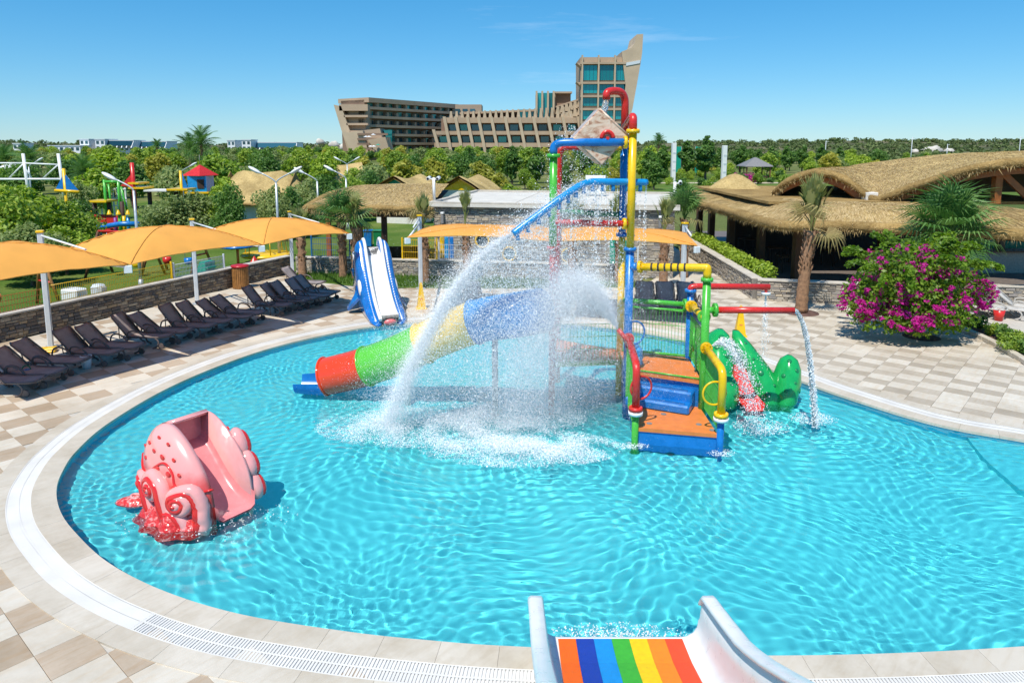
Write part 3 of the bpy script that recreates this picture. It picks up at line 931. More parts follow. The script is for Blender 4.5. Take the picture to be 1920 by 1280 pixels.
# ---- play tower in the pool
tw = empty('water_play_tower', (3.3, 15.4, FLOOR_Z), 0, 'multicoloured pipe play tower with orange decks and blue steps in the pool', 'play tower')
TO = Vector((3.3, 15.4, FLOOR_Z))
def L(p): return Vector(p) - TO
FL, FR = G(1190, 832, -.05), G(1349, 845, -.05)
MR = G(1316, 765, .3); ML = G(1174, 770, -.05); BR = G(1290, 672, .9); BL = G(1160, 728, -.05)
LF = G(1034, 762, -.05); LB = G(1044, 705, -.05)
for p in (FL, FR, MR, ML, BR, BL, LF, LB): p.z = 0
def Z(px, py, base): return AT(px, py, base.y).z
def V3(p, z): return Vector((p.x, p.y, z))
def flange(p, d, r=.15, mat='white', name='flange', par=tw):
    d = Vector(d).normalized()
    mb = MB().cyl(Vector(p) - d * .035, Vector(p) + d * .035, r, n=20)
    x, y, _ = frame_at(d)
    for k in range(8):
        a = k * math.pi / 4
        q = Vector(p) + (x * math.cos(a) + y * math.sin(a)) * (r - .03)
        mb.cyl(q - d * .05, q + d * .05, .012, n=6)
    return mb.build(name, M[mat], par, L((0, 0, 0)))
def pipe(pts, r, mat, name='pipe', par=tw, rnd_=.28, n=16):
    return MB().tube([L(p) for p in elbow(pts, rnd_, 8)], r, n).build(name, M[mat], par)
PR = .088
# tall pole: blue below, yellow above
zj, zt = Z(1187, 467, ML), Z(1196, 246, ML)
pipe([V3(ML, FLOOR_Z), V3(ML, zj)], PR * 1.05, 'blue', 'pole')
pipe([V3(ML, zj), V3(ML, zt)], PR, 'yellow', 'pole'); flange(V3(ML, zj), (0, 0, 1), .14, 'blue'); flange(V3(ML, zt), (0, 0, 1), .15, 'yellow')
# green and red pole at the spray side
zg = Z(1040, 465, LF); zt2 = Z(1044, 292, LF)
pipe([V3(LF, FLOOR_Z), V3(LF, zg)], PR * .85, 'red', 'pole')
pipe([V3(LF, zg), V3(LF, zt2)], PR, 'green', 'pole'); flange(V3(LF, zg), (0, 0, 1), .14, 'red'); flange(V3(LF, zt2), (0, 0, 1), .15, 'green')
zp = Z(1110, 267, LF)
pipe([V3(LF, zt2), V3(LF, zp), V3(ML, zp) + Vector((-.1, 0, 0))], PR, 'blue', 'top_pipe', rnd_=.3)
flange(V3(ML, zp) + Vector((-.16, 0, 0)), (1, 0, 0), .14, 'yellow')
pipe([V3(LB, FLOOR_Z), V3(LB, zp - .1), V3(BL, zp - .1)], PR, 'red', 'pole')
pipe([V3(LB, zp - .1) + Vector((.15, -.06, 0)), V3(BL, zp - .1) + Vector((-.05, -.06, 0))], PR * .9, 'yellow', 'top_pipe')
# back pole
zb = Z(1172, 440, BL)
pipe([V3(BL, FLOOR_Z), V3(BL, zb)], PR * .95, 'yellow', 'pole')
pipe([V3(BL, zb), V3(BL, zp + .1)], PR, 'blue', 'pole'); flange(V3(BL, zb), (0, 0, 1), .15, 'blue'); flange(V3(BL, zp + .1), (0, 0, 1), .14, 'red')
pipe([V3(ML, zp - .05), V3(BL, zp - .05)], PR * .8, 'blue', 'cross_pipe')
# red filler pipe over the bucket
rt = Z(1165, 172, BL)
sp_end = AT(1137, 187, BL.y - .35)
pipe([V3(BL, zp + .1), V3(BL, rt), Vector((sp_end.x, sp_end.y, rt)), sp_end], PR * 1.02, 'red', 'filler_pipe', rnd_=.3)
pipe([V3(ML, zt), V3(ML, zt + .34), V3(BL, zt + .1)], PR, 'red', 'filler_pipe', rnd_=.2)
# cross bars over the spray
zc = Z(1120, 417, LF)
pipe([V3(LF, zc), V3(ML, zc)], PR * .82, 'red', 'cross_pipe'); flange(V3(ML, zc) + Vector((-.14, 0, 0)), (1, 0, 0), .13, 'yellow')
pipe([V3(LB, zc + .05), V3(BL, zc + .05)], PR * .7, 'darkgreen', 'cross_pipe')
pipe([V3(ML, zc), V3(BL, zc)], PR * .7, 'blue', 'cross_pipe')
# curved blue spray pipe with nozzles
zs = Z(1150, 341, ML)
spray_path = crom([AT(1212, 342, ML.y + .3), AT(1150, 341, ML.y - .1), AT(1100, 343, ML.y - .25), AT(1060, 366, ML.y - .5), AT(1010, 402, ML.y - .7), AT(962, 438, ML.y - .9)], 8)
MB().tube([L(p) for p in spray_path], .075, 14).build('spray_pipe', M['skyblue'], tw)
noz = MB().cyl((0, 0, .02), (0, 0, -.16), .035, .05, 10).mesh('nozzle', M['skyblue'])
for k in range(2, len(spray_path), 3):
    put('nozzle', noz, None, tw, L(spray_path[k]) + Vector((0, 0, -.05)))
# yellow banded pipe
zy = Z(1260, 502, MR)
zy0 = Z(1200, 500, ML)
a, b_ = V3(ML, zy0), V3(MR, zy)
pipe([a, a + (b_ - a) * .98, V3(MR, zy), V3(MR, Z(1331, 522, MR))], PR, 'yellow', 'banded_pipe', rnd_=.26)
flange(a + (b_ - a).normalized() * .24, b_ - a, .14, 'yellow')
pipe([a, a + (b_ - a).normalized() * .22], PR * 1.02, 'blue', 'branch_pipe')
for k in range(6):
    q = a + (b_ - a) * (.30 + .085 * k); d = (b_ - a).normalized()
    MB().cyl(L(q - d * .02), L(q + d * .02), PR + .006, n=18).build('black_band', M['black'], tw)
pipe([V3(MR, FLOOR_Z), V3(MR, Z(1331, 524, MR))], PR, 'green', 'pole'); flange(V3(MR, Z(1331, 524, MR)), (0, 0, 1), .13, 'green')
# right back pole with the upper red arm
zr = Z(1295, 545, BR)
pipe([V3(BR, FLOOR_Z), V3(BR, zr)], PR * .9, 'blue', 'pole'); flange(V3(BR, zr), (0, 0, 1), .14, 'blue')
arm_end = AT(1443, 538, BR.y - .1)
pipe([V3(BR, zr), V3(BR, arm_end.z), arm_end], PR * .85, 'red', 'shower_arm', rnd_=.25)
MB().cyl(L(arm_end + Vector((-.08, 0, -.02))), L(arm_end + Vector((-.08, 0, -.13))), .035, n=10).build('nozzle', M['red'], tw)
MB().cyl(L(arm_end + Vector((-.08, 0, -.13))), L(arm_end + Vector((-.08, 0, -.18))), .11, n=16).build('shower_rose', M['white'], tw)
# lower red spout
zsp = Z(1400, 581, MR)
SPOUT = Vector((AT(1489, 581, MR.y - .05).x, MR.y - .05, zsp))
pipe([V3(MR, zsp) + Vector((.18, 0, 0)), SPOUT], PR * .82, 'red', 'spout_pipe'); flange(V3(MR, zsp) + Vector((.2, 0, 0)), (1, 0, 0), .15, 'green')
pipe([V3(MR, zsp), V3(MR, zsp) + Vector((.18, 0, 0))], PR * .8, 'green', 'branch_pipe')
# diagonal yellow branch
q0, q1 = V3(BR, Z(1302, 572, BR)), V3(MR, Z(1322, 596, MR))
pipe([q0, q1], PR * .9, 'yellow', 'branch_pipe'); flange(q1 + (q0 - q1).normalized() * .16, q0 - q1, .14, 'green'); flange(q0 + (q1 - q0).normalized() * .16, q0 - q1, .14, 'yellow')
# green back rails
zgr = Z(1230, 571, BR)
pipe([V3(BL, zgr), V3(BR, zgr)], PR * .7, 'green', 'rail_pipe'); flange(V3(BR, zgr) + Vector((-.12, 0, 0)), (1, 0, 0), .14, 'green')
pipe([V3(BL, zgr - .16), V3(BR, zgr - .16)], .03, 'green', 'rail_pipe')
# side rails with bends: red at the left, yellow at the right
zf = .62
for (F_, Mi, mat, low) in ((FL, ML, 'red', 'green'), (FR, MR, 'yellow', 'blue')):
    pipe([V3(F_, FLOOR_Z), V3(F_, zf)], PR * .8, low, 'pole')
    flange(V3(F_, zf), (0, 0, 1), .15, 'white')
    pipe([V3(F_, zf), V3(F_, zf + 1.0), V3(Mi, 1.72)], PR * .9, mat, 'hand_rail', rnd_=.22)
    flange(V3(F_, zf + .09), (0, 0, 1), .14, mat)
    flange(V3(Mi, 1.72) + (V3(F_, 1.62) - V3(Mi, 1.72)).normalized() * .16, V3(F_, zf + 1) - V3(Mi, 1.72), .13, mat)
def hoop(c, ax, r, mat):
    x, y = Vector(ax).normalized(), Vector((0, 0, 1))
    MB().tube([L(Vector(c) + x * r * math.cos(t) + y * r * math.sin(t)) for t in [2 * math.pi * i / 28 for i in range(28)]], .022, 8, closed=True).build('grab_hoop', M[mat], tw)
hoop(V3(FL, 1.12) + Vector((.12, .1, 0)), (1, .35, 0), .24, 'red'); hoop(V3(FR, 1.12) + Vector((-.12, .1, 0)), (1, .1, 0), .24, 'yellow')
hoop(V3(ML, 1.78) + Vector((.16, .1, 0)), (1, .4, 0), .27, 'blue'); hoop(V3(MR, 1.72) + Vector((-.1, .5, 0)), (.3, 1, 0), .25, 'green')
# decks
def plate(pts, z, t, mat, name):
    mb = MB(); mb.prism([L((p.x, p.y, z - t)) for p in pts], (0, 0, t))
    return mb.build(name, M[mat], tw)
def ins(a, b, f): return a + (b - a) * f
MR2 = Vector((MR.x, MR.y, 0))
lowdeck = plate([FL + Vector((.05, 0, 0)), FR + Vector((-.05, 0, 0)), MR + Vector((-.03, .1, 0)), ML + Vector((.03, .1, 0))], .30, .075, 'orange', 'lower_deck')
plate([FL + Vector((.04, .03, 0)), FR + Vector((-.04, .03, 0)), MR + Vector((-.05, .1, 0)), ML + Vector((.05, .1, 0))], .225, .62, 'blue', 'deck_base')
updeck = plate([ML + Vector((.02, -.02, 0)), MR + Vector((-.02, -.02, 0)), BR, BL], .92, .075, 'orange', 'upper_deck')
plate([ML + Vector((.06, .06, 0)), MR + Vector((-.06, .06, 0)), BR + Vector((-.05, -.1, 0)), BL + Vector((.05, -.1, 0))], .845, 1.2, 'blue', 'deck_base')
plate([LF + Vector((0, .1, 0)), ML + Vector((-.1, .55, 0)), BL + Vector((-.06, 0, 0)), LB], .96, .07, 'orange', 'upper_deck')
a, b_ = LF + Vector((0, .1, 0)), ML + Vector((-.1, .55, 0))
pipe([V3(a, .93), V3(b_, .93)], .05, 'green', 'rail_pipe')
pipe([V3(ML, .96), V3(MR, .96)], .02, 'green', 'deck_edge')
pipe([V3(BL, .96), V3(BR, .96)], .035, 'green', 'deck_edge')
# blue steps between the decks, the treads rounded and dished
st = MB()
wv = (MR - ML); wv.normalize(); nv = Vector((wv.y, -wv.x, 0))
for k, (z, dpt) in enumerate(((.50, .62), (.71, .34))):
    c = (ML + MR) / 2 + nv * (dpt / 2) + Vector((0, .03, 0))
    st.box(L((c.x, c.y, (.30 + z) / 2)), ((MR - ML).length - .30, dpt, z - .30), math.atan2(wv.y, wv.x), bev=.035)
st.build('steps', M['blue'], tw)
for k, z in enumerate((.50, .71)):
    c = (ML + MR) / 2 + nv * (.47 if k == 0 else .2)
    MB().box(L((c.x, c.y, z + .003)), ((MR - ML).length - .55, .12, .012), math.atan2(wv.y, wv.x), bev=.005).build('tread_pad', paint('tread_blue_%d' % k, (.006, .11, .36), .5), tw)
sb = MB().box(L(((ML.x + .28), ML.y + .35, 1.18)), (.2, .5, .5), 0, bev=.08).build('play_panel', M['skyblue'], tw)
# deck drains
dr = MB().cyl((0, 0, 0), (0, 0, .008), .06, n=16).mesh('deck_drain', M['grey'])
for p in (FL * .8 + MR * .2, ins(FL, FR, .45) + Vector((0, .9, 0)), ins(FL, FR, .82) + Vector((0, .45, 0)), ins(FL, FR, .08) + Vector((0, .55, 0)), ins(FL, FR, .97) + Vector((-.05, .2, 0))):
    put('deck_drain', dr, None, tw, L((p.x, p.y, .301)))
put('deck_drain', dr, None, tw, L((MR.x - .35, MR.y + .25, .921)))
# wire mesh guard panels
def mesh_panel(a, b_, z0, z1, mat, gap=.055, zb0=None, zb1=None, name='mesh_panel'):
    a, b_ = Vector(a), Vector(b_); n = max(2, int((b_ - a).length / gap)); mb = MB()
    zb0 = z0 if zb0 is None else zb0; zb1 = z1 if zb1 is None else zb1
    for k in range(n + 1):
        t = k / n; p = a + (b_ - a) * t
        mb.tube([L((p.x, p.y, z0 + (zb0 - z0) * t)), L((p.x, p.y, z1 + (zb1 - z1) * t))], .006, 4, False, smooth=False)
    for k in range(4):
        s = k / 3
        mb.tube([L((a.x, a.y, z0 + (z1 - z0) * s)), L((b_.x, b_.y, zb0 + (zb1 - zb0) * s))], .009, 5, False)
    return mb.build(name, M[mat], tw)
mesh_panel(BL + Vector((.1, 0, 0)), BR + Vector((-.1, 0, 0)), .97, zgr - .18, 'green', .075)
mesh_panel(BR, MR, 1.0, zgr - .22, 'green', .06)
mesh_panel(MR + Vector((.03, 0, 0)), FR + Vector((.03, 0, 0)), .34, 1.62, 'green', .045, .3, 1.5)
mesh_panel(ML + Vector((-.03, 0, 0)), FL + Vector((-.03, 0, 0)), .34, 1.62, 'green', .045, .3, 1.5)
mesh_panel(LF + Vector((.1, .1, 0)), ML + Vector((-.2, .5, 0)), 1.0, 1.9, 'green', .08)
# water cannon on the left rail
CANNON = V3(ML, 1.72) + Vector((-.12, -.35, .05))
pipe([V3(ML, 1.5) + Vector((-.02, -.1, 0)), CANNON + Vector((.05, 0, -.05)), CANNON + Vector((-.16, .03, .20))], .05, 'red', 'water_cannon', rnd_=.1)

# ---- tipping bucket
bc = AT(1121, 258, (ML.y + BL.y) / 2 - .1)
bucket = empty('tipping_bucket', bc, 0, 'marbled square tipping bucket hanging tilted under the red filler pipe', 'bucket')
def marble():
    m, n, l, b = nodes_of('marbled_fibreglass')
    co = coords(n, l, (1, 1, 2.2))
    t = n.new('ShaderNodeTexNoise'); t.inputs['Scale'].default_value = 2.6; t.inputs['Detail'].default_value = 9; t.inputs['Roughness'].default_value = .66; t.inputs['Distortion'].default_value = 1.6
    l.new(co, t.inputs['Vector'])
    r = ramp(n, [(.33, (.24, .08, .05)), (.42, (.50, .28, .18)), (.50, (.68, .50, .37)), (.7, (.76, .63, .51))]); l.new(t.outputs[0], r.inputs[0])
    l.new(r.outputs[0], b.inputs['Base Color']); b.inputs['Roughness'].default_value = .3
    return m
M['marble'] = marble()
TB = Matrix.Rotation(R(42), 4, 'Y')
bw = MB(); s_, dpt, th = .43, .52, .035
def bpan(c, d): bw.box(TB @ Vector(c), d, M=TB, bev=.012)
bpan((0, -dpt, 0), (2 * s_, th, 2 * s_)); bpan((0, dpt, 0), (2 * s_, th, 2 * s_))
bpan((-s_, 0, 0), (th, 2 * dpt - .04, 2 * s_)); bpan((s_, 0, 0), (th, 2 * dpt - .04, 2 * s_)); bpan((0, 0, -s_), (2 * s_ - .04, 2 * dpt - .04, th))
bw.build('bucket_body', M['marble'], bucket)
rim = MB()
for a, b2 in (((-s_, -dpt, s_), (s_, -dpt, s_)), ((s_, -dpt, s_), (s_, dpt, s_)), ((s_, dpt, s_), (-s_, dpt, s_)), ((-s_, dpt, s_), (-s_, -dpt, s_))):
    rim.cyl(TB @ Vector(a), TB @ Vector(b2), .03, n=8)
rim.build('rim', M['marble'], bucket)
for sy in (-1, 1):
    MB().tube([Vector((.14 + .13 * math.cos(t), sy * (dpt + .07), -.03 + .15 * math.sin(t))) for t in [math.pi * i / 12 for i in range(13)]], .045, 10).build('pivot_bracket', M['red'], bucket)
MB().cyl((.14, -dpt - .16, -.02), (.14, dpt + .16, -.02), .035, n=10).build('pivot_axle', M['red'], bucket)

# ---- tube slide
ts = empty('tube_slide', (-2, 16.6, FLOOR_Z), 0, 'tube slide in red, green, yellow and blue sections ending in the pool', 'slide')
TS = Vector((-2, 16.6, FLOOR_Z))
tp = crom([(-4.62, 17.15, .34), (-3.75, 17.0, .60), (-2.75, 16.75, 1.02), (-1.7, 16.45, 1.58), (-.75, 16.1, 2.02), (.1, 15.85, 2.22), (.75, 16.2, 2.25)], 10)
def tube_part(i0, i1, r0, r1, mat, name):
    mb = MB(); rings = []; inn = []
    seg = tp[i0:i1 + 1]
    for k, p in enumerate(seg):
        d = tp[min(i0 + k + 1, len(tp) - 1)] - tp[max(i0 + k - 1, 0)]
        x, y, _ = frame_at(d); r = r0 + (r1 - r0) * k / max(1, len(seg) - 1)
        rings.append([p - TS + (x * math.cos(2 * math.pi * j / 28) + y * math.sin(2 * math.pi * j / 28)) * r for j in range(28)])
        inn.append([p - TS + (x * math.cos(2 * math.pi * j / 28) + y * math.sin(2 * math.pi * j / 28)) * (r - .03) for j in range(28)])
    mb.loft(rings); mb.loft(inn)
    for e in (0, -1): mb.loft([rings[e], inn[e]], True, False, smooth=False)
    o = mb.build(name, M[mat], ts)
    d = (seg[1] - seg[0]).normalized(); p = seg[0] - TS
    x, y, _ = frame_at(d)
    MB().tube([p + (x * math.cos(2 * math.pi * j / 28) + y * math.sin(2 * math.pi * j / 28)) * (r0 + .012) for j in range(28)], .028, 6, closed=True).build('joint_flange', M[mat], o)
M['tubered'] = paint('tube_red', (.80, .055, .008), .14, .05, coat=.6)
M['tubegreen'] = paint('tube_green', (.12, .52, .045), .16, .05, coat=.5)
M['tubeyellow'] = paint('tube_yellow', (.86, .55, .01), .16, .05, coat=.5)
M['tubeblue'] = paint('tube_blue', (.008, .27, .66), .12, .05, coat=.6)
tube_part(0, 12, .47, .48, 'tubered', 'red_section'); tube_part(12, 26, .48, .49, 'tubegreen', 'green_section')
tube_part(26, 39, .49, .51, 'tubeyellow', 'yellow_section'); tube_part(39, 58, .51, .53, 'tubeblue', 'blue_section')
for i in (22, 44):
    p = tp[i] - TS
    MB().cyl((p.x, p.y, p.z - .5), (p.x, p.y, 0), .07, n=12).build('support_leg', M['galv'], ts)
ro = MB()
ro.loft([[Vector((-4.62 + .0 - t * .75, 17.18 + t * .05, .30 - .05 * t)) - TS + Vector((0, .47 * math.cos(a) * (1 - .15 * t), -.47 * math.sin(a) * (1 - .25 * t))) for a in [math.pi * j / 14 for j in range(15)]] for t in (0, .3, .6, 1)], False)
ro.build('run_out', M['blue'], ts)

# ---- frog slide
fb = G(1400, 757, -.05)
frog = empty('frog_slide', (fb.x, fb.y + .5, FLOOR_Z), 0, 'green frog slide with dark spots and a red tongue chute', 'slide')
FO = Vector((fb.x, fb.y + .5, FLOOR_Z))
M['froggreen'] = paint('frog_green', (.012, .36, .085), .18, .12, coat=.5)
def fball(c, r, name, M_=None, mat='froggreen'): return MB().ball(Vector(c), r, 20, 12, M=M_).build(name, M[mat], frog)
lf = MB()
def fl_(rows, name):
    mb = MB(); mb.loft([[Vector((x + w * math.cos(2 * math.pi * j / 20), y + d * math.sin(2 * math.pi * j / 20), z)) for j in range(20)] for z, x, y, w, d in rows], True, True)
    return mb.build(name, M['froggreen'], frog)
fl_(((0, -.66, .1, .44, .72), (.5, -.68, .1, .50, .76), (.95, -.66, .12, .48, .70), (1.3, -.58, .2, .42, .56), (1.65, -.50, .35, .34, .42), (1.9, -.45, .45, .24, .28), (2.02, -.42, .48, .08, .1)), 'side_body')
fball((-.86, -.42, 1.22), (.25, .24, .27), 'eye_bulge'); fball((-.52, -.58, .72), (.30, .30, .5), 'knee')
fl_(((0, .62, .1, .46, .68), (.6, .60, .12, .44, .64), (1.0, .50, .2, .36, .56), (1.35, .30, .3, .30, .42), (1.7, .10, .42, .22, .3), (1.98, -.02, .5, .08, .1)), 'side_body')
fl_(((0, .92, -.15, .28, .46), (.5, .98, -.16, .32, .46), (.9, 1.06, -.14, .33, .40), (1.2, 1.10, -.1, .29, .32), (1.42, 1.11, -.08, .20, .22), (1.52, 1.11, -.08, .06, .07)), 'eye_bulge')
bk = MB(); bk.loft([[Vector((-.5 + .95 * j / 8, .45 + .1 * math.sin(math.pi * j / 8), z)) for j in range(9)] for z in (0, 1.3)], False); bk.build('back_panel', M['froggreen'], frog)
tg = crom([(-.12, .35, 1.15), (-.12, .05, .98), (-.08, -.35, .68), (-.02, -.75, .52), (.02, -1.0, .48)], 5)
tm = MB(); tm.loft([[p + Vector((x, 0, h)) for x, h in ((-.24, .16), (-.2, .02), (0, 0), (.2, .02), (.24, .16), (.2, -.04), (-.2, -.04))] for p in tg], True, True); tm.build('tongue_chute', M['red'], frog)
fs_me = MB().ball((0, 0, 0), (.065, .065, .022), 10, 5).mesh('spot', M['darkgreen'])
FRn = random.Random(9)
from mathutils.bvhtree import BVHTree
fv, ff = [], []
for o in frog.children:
    if o.name.split('.')[0] in ('side_body', 'eye_bulge', 'knee'):
        k0 = len(fv); fv += [v.co.copy() for v in o.data.vertices]; ff += [[k0 + i for i in p.vertices] for p in o.data.polygons]
fbv = BVHTree.FromPolygons(fv, ff)
put_ = []
for _ in range(400):
    x, z = FRn.uniform(-1.15, 1.4), FRn.uniform(.55, 1.95)
    hit, nr, _i, _d = fbv.ray_cast(Vector((x, -3, z + .8)), Vector((0, 1, -.27)))
    if hit is None or any((hit - q).length < .27 for q in put_): continue
    if nr.y > 0: nr = -nr
    put_.append(hit)
    put('spot', fs_me, None, frog, hit, nr.to_track_quat('Z', 'Y').to_euler(), FRn.uniform(.6, 1.2))

# ---- whale slide at the pool edge
w0, w1 = G(672, 562), G(716, 603)
WDIR = Vector((.36, -.93, 0)).normalized()
wh = empty('whale_slide', Vector((-5.42, 26.95, 0)), math.atan2(WDIR.y, WDIR.x), 'blue and white whale shaped slide at the far pool edge', 'slide')
wprof = crom([(x, 0, z) for x, z in [(.35, .0), (-.05, .25), (-.22, .65), (-.10, 1.02), (.02, 1.18), (-.16, 1.42), (-.20, 1.78), (-.05, 2.15), (.15, 2.40), (.42, 2.50), (.68, 2.36), (.95, 2.02), (1.35, 1.52), (1.85, 1.05), (2.4, .62), (2.95, .34), (3.35, .16), (3.45, 0), (2.2, 0), (1.2, 0)]], 4, True)
wc = Vector((.9, 0, .9))
M['whale'] = paint('whale_blue', (.008, .15, .50), .16, .25, scale=3, coat=.5)
for sd in (-1, 1):
    mb = MB(); rings = []
    for rho, y in ((1.0, .27), (1.03, .39), (1.0, .51), (.92, .61), (.72, .68), (.3, .70)):
        rings.append([Vector((wc.x + (p.x - wc.x) * rho, sd * y, wc.z + (p.z - wc.z) * rho)) for p in wprof])
    mb.loft(rings, True, True)
    sh = mb.build('side_shell', M['whale'], wh)
    top = [p for p in crom([(x, 0, z) for x, z in [(.05, 2.30), (.20, 2.52), (.44, 2.60), (.72, 2.44), (1.0, 2.08), (1.4, 1.58), (1.9, 1.10), (2.45, .68), (3.0, .40), (3.5, .22)]], 6)]
    MB().tube([Vector((p.x, sd * .30, p.z - .02)) for p in top], .06, 10).build('white_rim', M['gel'], wh)
    tth = MB()
    for k in range(14, len(top) - 2):
        p = top[k]
        d = (top[k + 1] - top[k - 1]).normalized(); nrm = Vector((-d.z, 0, d.x))
        tth.cyl(Vector((p.x, sd * .42, p.z - .10)), Vector((p.x - .05, sd * .53, p.z - .20)), .06, .01, 6)
    tth.build('tooth_row', M['gel'], wh)
    MB().ball((.34, sd * .66, 1.95), (.16, .07, .18), 14, 9).build('eye_white', M['gel'], sh)
    MB().ball((.37, sd * .725, 1.95), (.07, .025, .08), 10, 7).build('pupil', M['black'], sh)
    fin = MB(); fin.prism([(1.15, sd * .70, .95), (.85, sd * .70, .55), (.95, sd * 1.0, .12), (1.3, sd * 1.05, .10), (1.6, sd * .68, .55)], (0, sd * .05, .07)); fin.build('fin', M['whale'], wh)
    MB().ball((1.5, sd * .60, .95), (.50, .12, .22), 14, 8, M=Matrix.Rotation(R(42), 4, 'Y')).build('belly_patch', M['gel'], wh)
    for k in range(4):
        MB().tube([Vector((-.12 + .08 * k, sd * .60, 1.5 - .05 * k)), Vector((.08 + .07 * k, sd * .675, 1.38)), Vector((.2 + .08 * k, sd * .69, 1.18 + .05 * k))], [.01, .05, .01], 6).build('cheek_groove', M['skyblue'], sh)
wcu = crom([(.25, 0, 1.95), (.7, 0, 1.92), (1.1, 0, 1.5), (1.7, 0, .95), (2.4, 0, .45), (3.0, 0, .2), (3.6, 0, .08)], 6)
mb = MB(); mb.loft([[p + Vector((0, y, h)) for y, h in ((-.3, .3), (-.27, .03), (-.2, 0), (.2, 0), (.27, .03), (.3, .3), (.2, -.05), (-.2, -.05))] for p in wcu], True, True)
mb.build('chute', M['gel'], wh)
for k in range(6): MB().box((-.1 - .0, 0, .25 + .3 * k), (.3, .46, .05), bev=.015).build('step', M['white'], wh)
MB().ball((3.5, 0, .12), (.18, .26, .14), 14, 8).build('tongue_tip', paint('coral_pink', (.75, .16, .16), .3), wh)

# ================================================================== WALLS
STONE_WARM = [(.30, .235, .165), (.20, .15, .105), (.36, .30, .22), (.13, .105, .085), (.25, .20, .155), (.10, .095, .095), (.32, .24, .15), (.18, .16, .14)]
STONE_PALE = [(.46, .40, .32), (.36, .31, .25), (.52, .47, .39), (.24, .21, .18), (.42, .36, .29), (.30, .28, .26), (.50, .42, .31), (.34, .30, .27)]
M['stone_warm'] = island_mat('ledge_stone_warm', STONE_WARM, .85, .5)
M['stone_pale'] = island_mat('ledge_stone_pale', STONE_PALE, .85, .5)
WRN = random.Random(21)
def ledge_stones(p0, p1, z0, z1, nrm, mat, parent, hmin=.07, hmax=.13, lmin=.12, lmax=.38, holes=()):
    """stacked ledge stones over one wall face; joined, far too many to pick apart"""
    p0, p1, nrm = Vector(p0), Vector(p1), Vector(nrm).normalized()
    d = (p1 - p0); Lw = d.length; d.normalize()
    V, F = [], []
    z = z0
    while z < z1 - .02:
        h = min(WRN.uniform(hmin, hmax), z1 - z)
        x = -WRN.uniform(0, .2)
        while x < Lw:
            w = WRN.uniform(lmin, lmax)
            a, b_ = max(0, x), min(Lw, x + w - .008)
            if b_ - a > .03 and not any(hx0 < (a + b_) / 2 < hx1 and hz0 < z + h / 2 < hz1 for hx0, hx1, hz0, hz1 in holes):
                pr = WRN.uniform(.012, .05); c = min(.012, h * .2)
                b0 = len(V)
                for (s, zz, o_) in ((a, z, 0), (b_, z, 0), (b_, z + h - .008, 0), (a, z + h - .008, 0), (a + c, z + c, pr), (b_ - c, z + c, pr * WRN.uniform(.8, 1.2)), (b_ - c, z + h - .008 - c, pr), (a + c, z + h - .008 - c, pr * WRN.uniform(.8, 1.2))):
                    q = p0 + d * s + nrm * o_
                    V.append((q.x, q.y, zz))
                for f in ((4, 5, 6, 7), (0, 1, 5, 4), (1, 2, 6, 5), (2, 3, 7, 6), (3, 0, 4, 7)): F.append(tuple(b0 + k for k in f))
            x += w
        z += h
    o = put('ledge_stones', npmesh('ledge_stones', V, F, [mat]), None, parent)
    _b = bmesh.new(); _b.from_mesh(o.data)
    bmesh.ops.recalc_face_normals(_b, faces=_b.faces); _b.to_mesh(o.data); _b.free()
    return tag(o, kind='stuff')
def stone_wall(name, pts, h, th, mat, label, cap=True, faces=(-1,)):
    """pts: plan polyline; stones on the side(s) given (-1: right hand of travel)"""
    root = empty(name, (0, 0, 0), 0, label, 'wall')
    pts = [Vector((p[0], p[1], 0)) for p in pts]
    for a, b_ in zip(pts[:-1], pts[1:]):
        d = (b_ - a).normalized(); n = Vector((-d.y, d.x, 0)); mid = (a + b_) / 2
        MB().box(mid + Vector((0, 0, h / 2)), ((b_ - a).length + .02, th, h), math.atan2(d.y, d.x)).build('wall_core', M['mortar'], root)
        for s in faces:
            ledge_stones(a + n * s * th / 2, b_ + n * s * th / 2, 0, h - .01, n * s, mat, root)
        if cap:
            k = max(1, int((b_ - a).length / 1.1))
            for i in range(k):
                c = a + (b_ - a) * ((i + .5) / k)
                MB().box(c + Vector((0, 0, h + .032)), ((b_ - a).length / k - .01, th + .12, .06), math.atan2(d.y, d.x), bev=.008).build('cap_slab', M['capstone'], root)
    return root
stone_wall('garden_wall', [wl_pt(-9), wl_pt(13.3)], .80, .28, M['stone_warm'], 'low brown ledge stone wall behind the row of brown loungers', faces=(-1,))
stone_wall('garden_wall', [(-10.35, 34.0), (-2.45, 32.75), (5.8, 31.4)], .72, .28, M['stone_pale'], 'low pale ledge stone wall in front of the stone bath house', faces=(-1,))
stone_wall('ramp_wall', [(10.0, 41), (9.72, 27.9)], .8, .3, M['stone_pale'], 'straight stone wall with a planted top beside the ramp', faces=(-1,))
stone_wall('ramp_wall', [(9.7, 27.8), (13.4, 26.9)], .78, .3, M['stone_pale'], 'short stone wall at the foot of the thatched pavilion', faces=(-1,))
stone_wall('terrace_wall', [(15.2, 27.0), (24, 26.0)], .75, .3, M['stone_pale'], 'pale stone wall behind the white loungers', faces=(-1,))

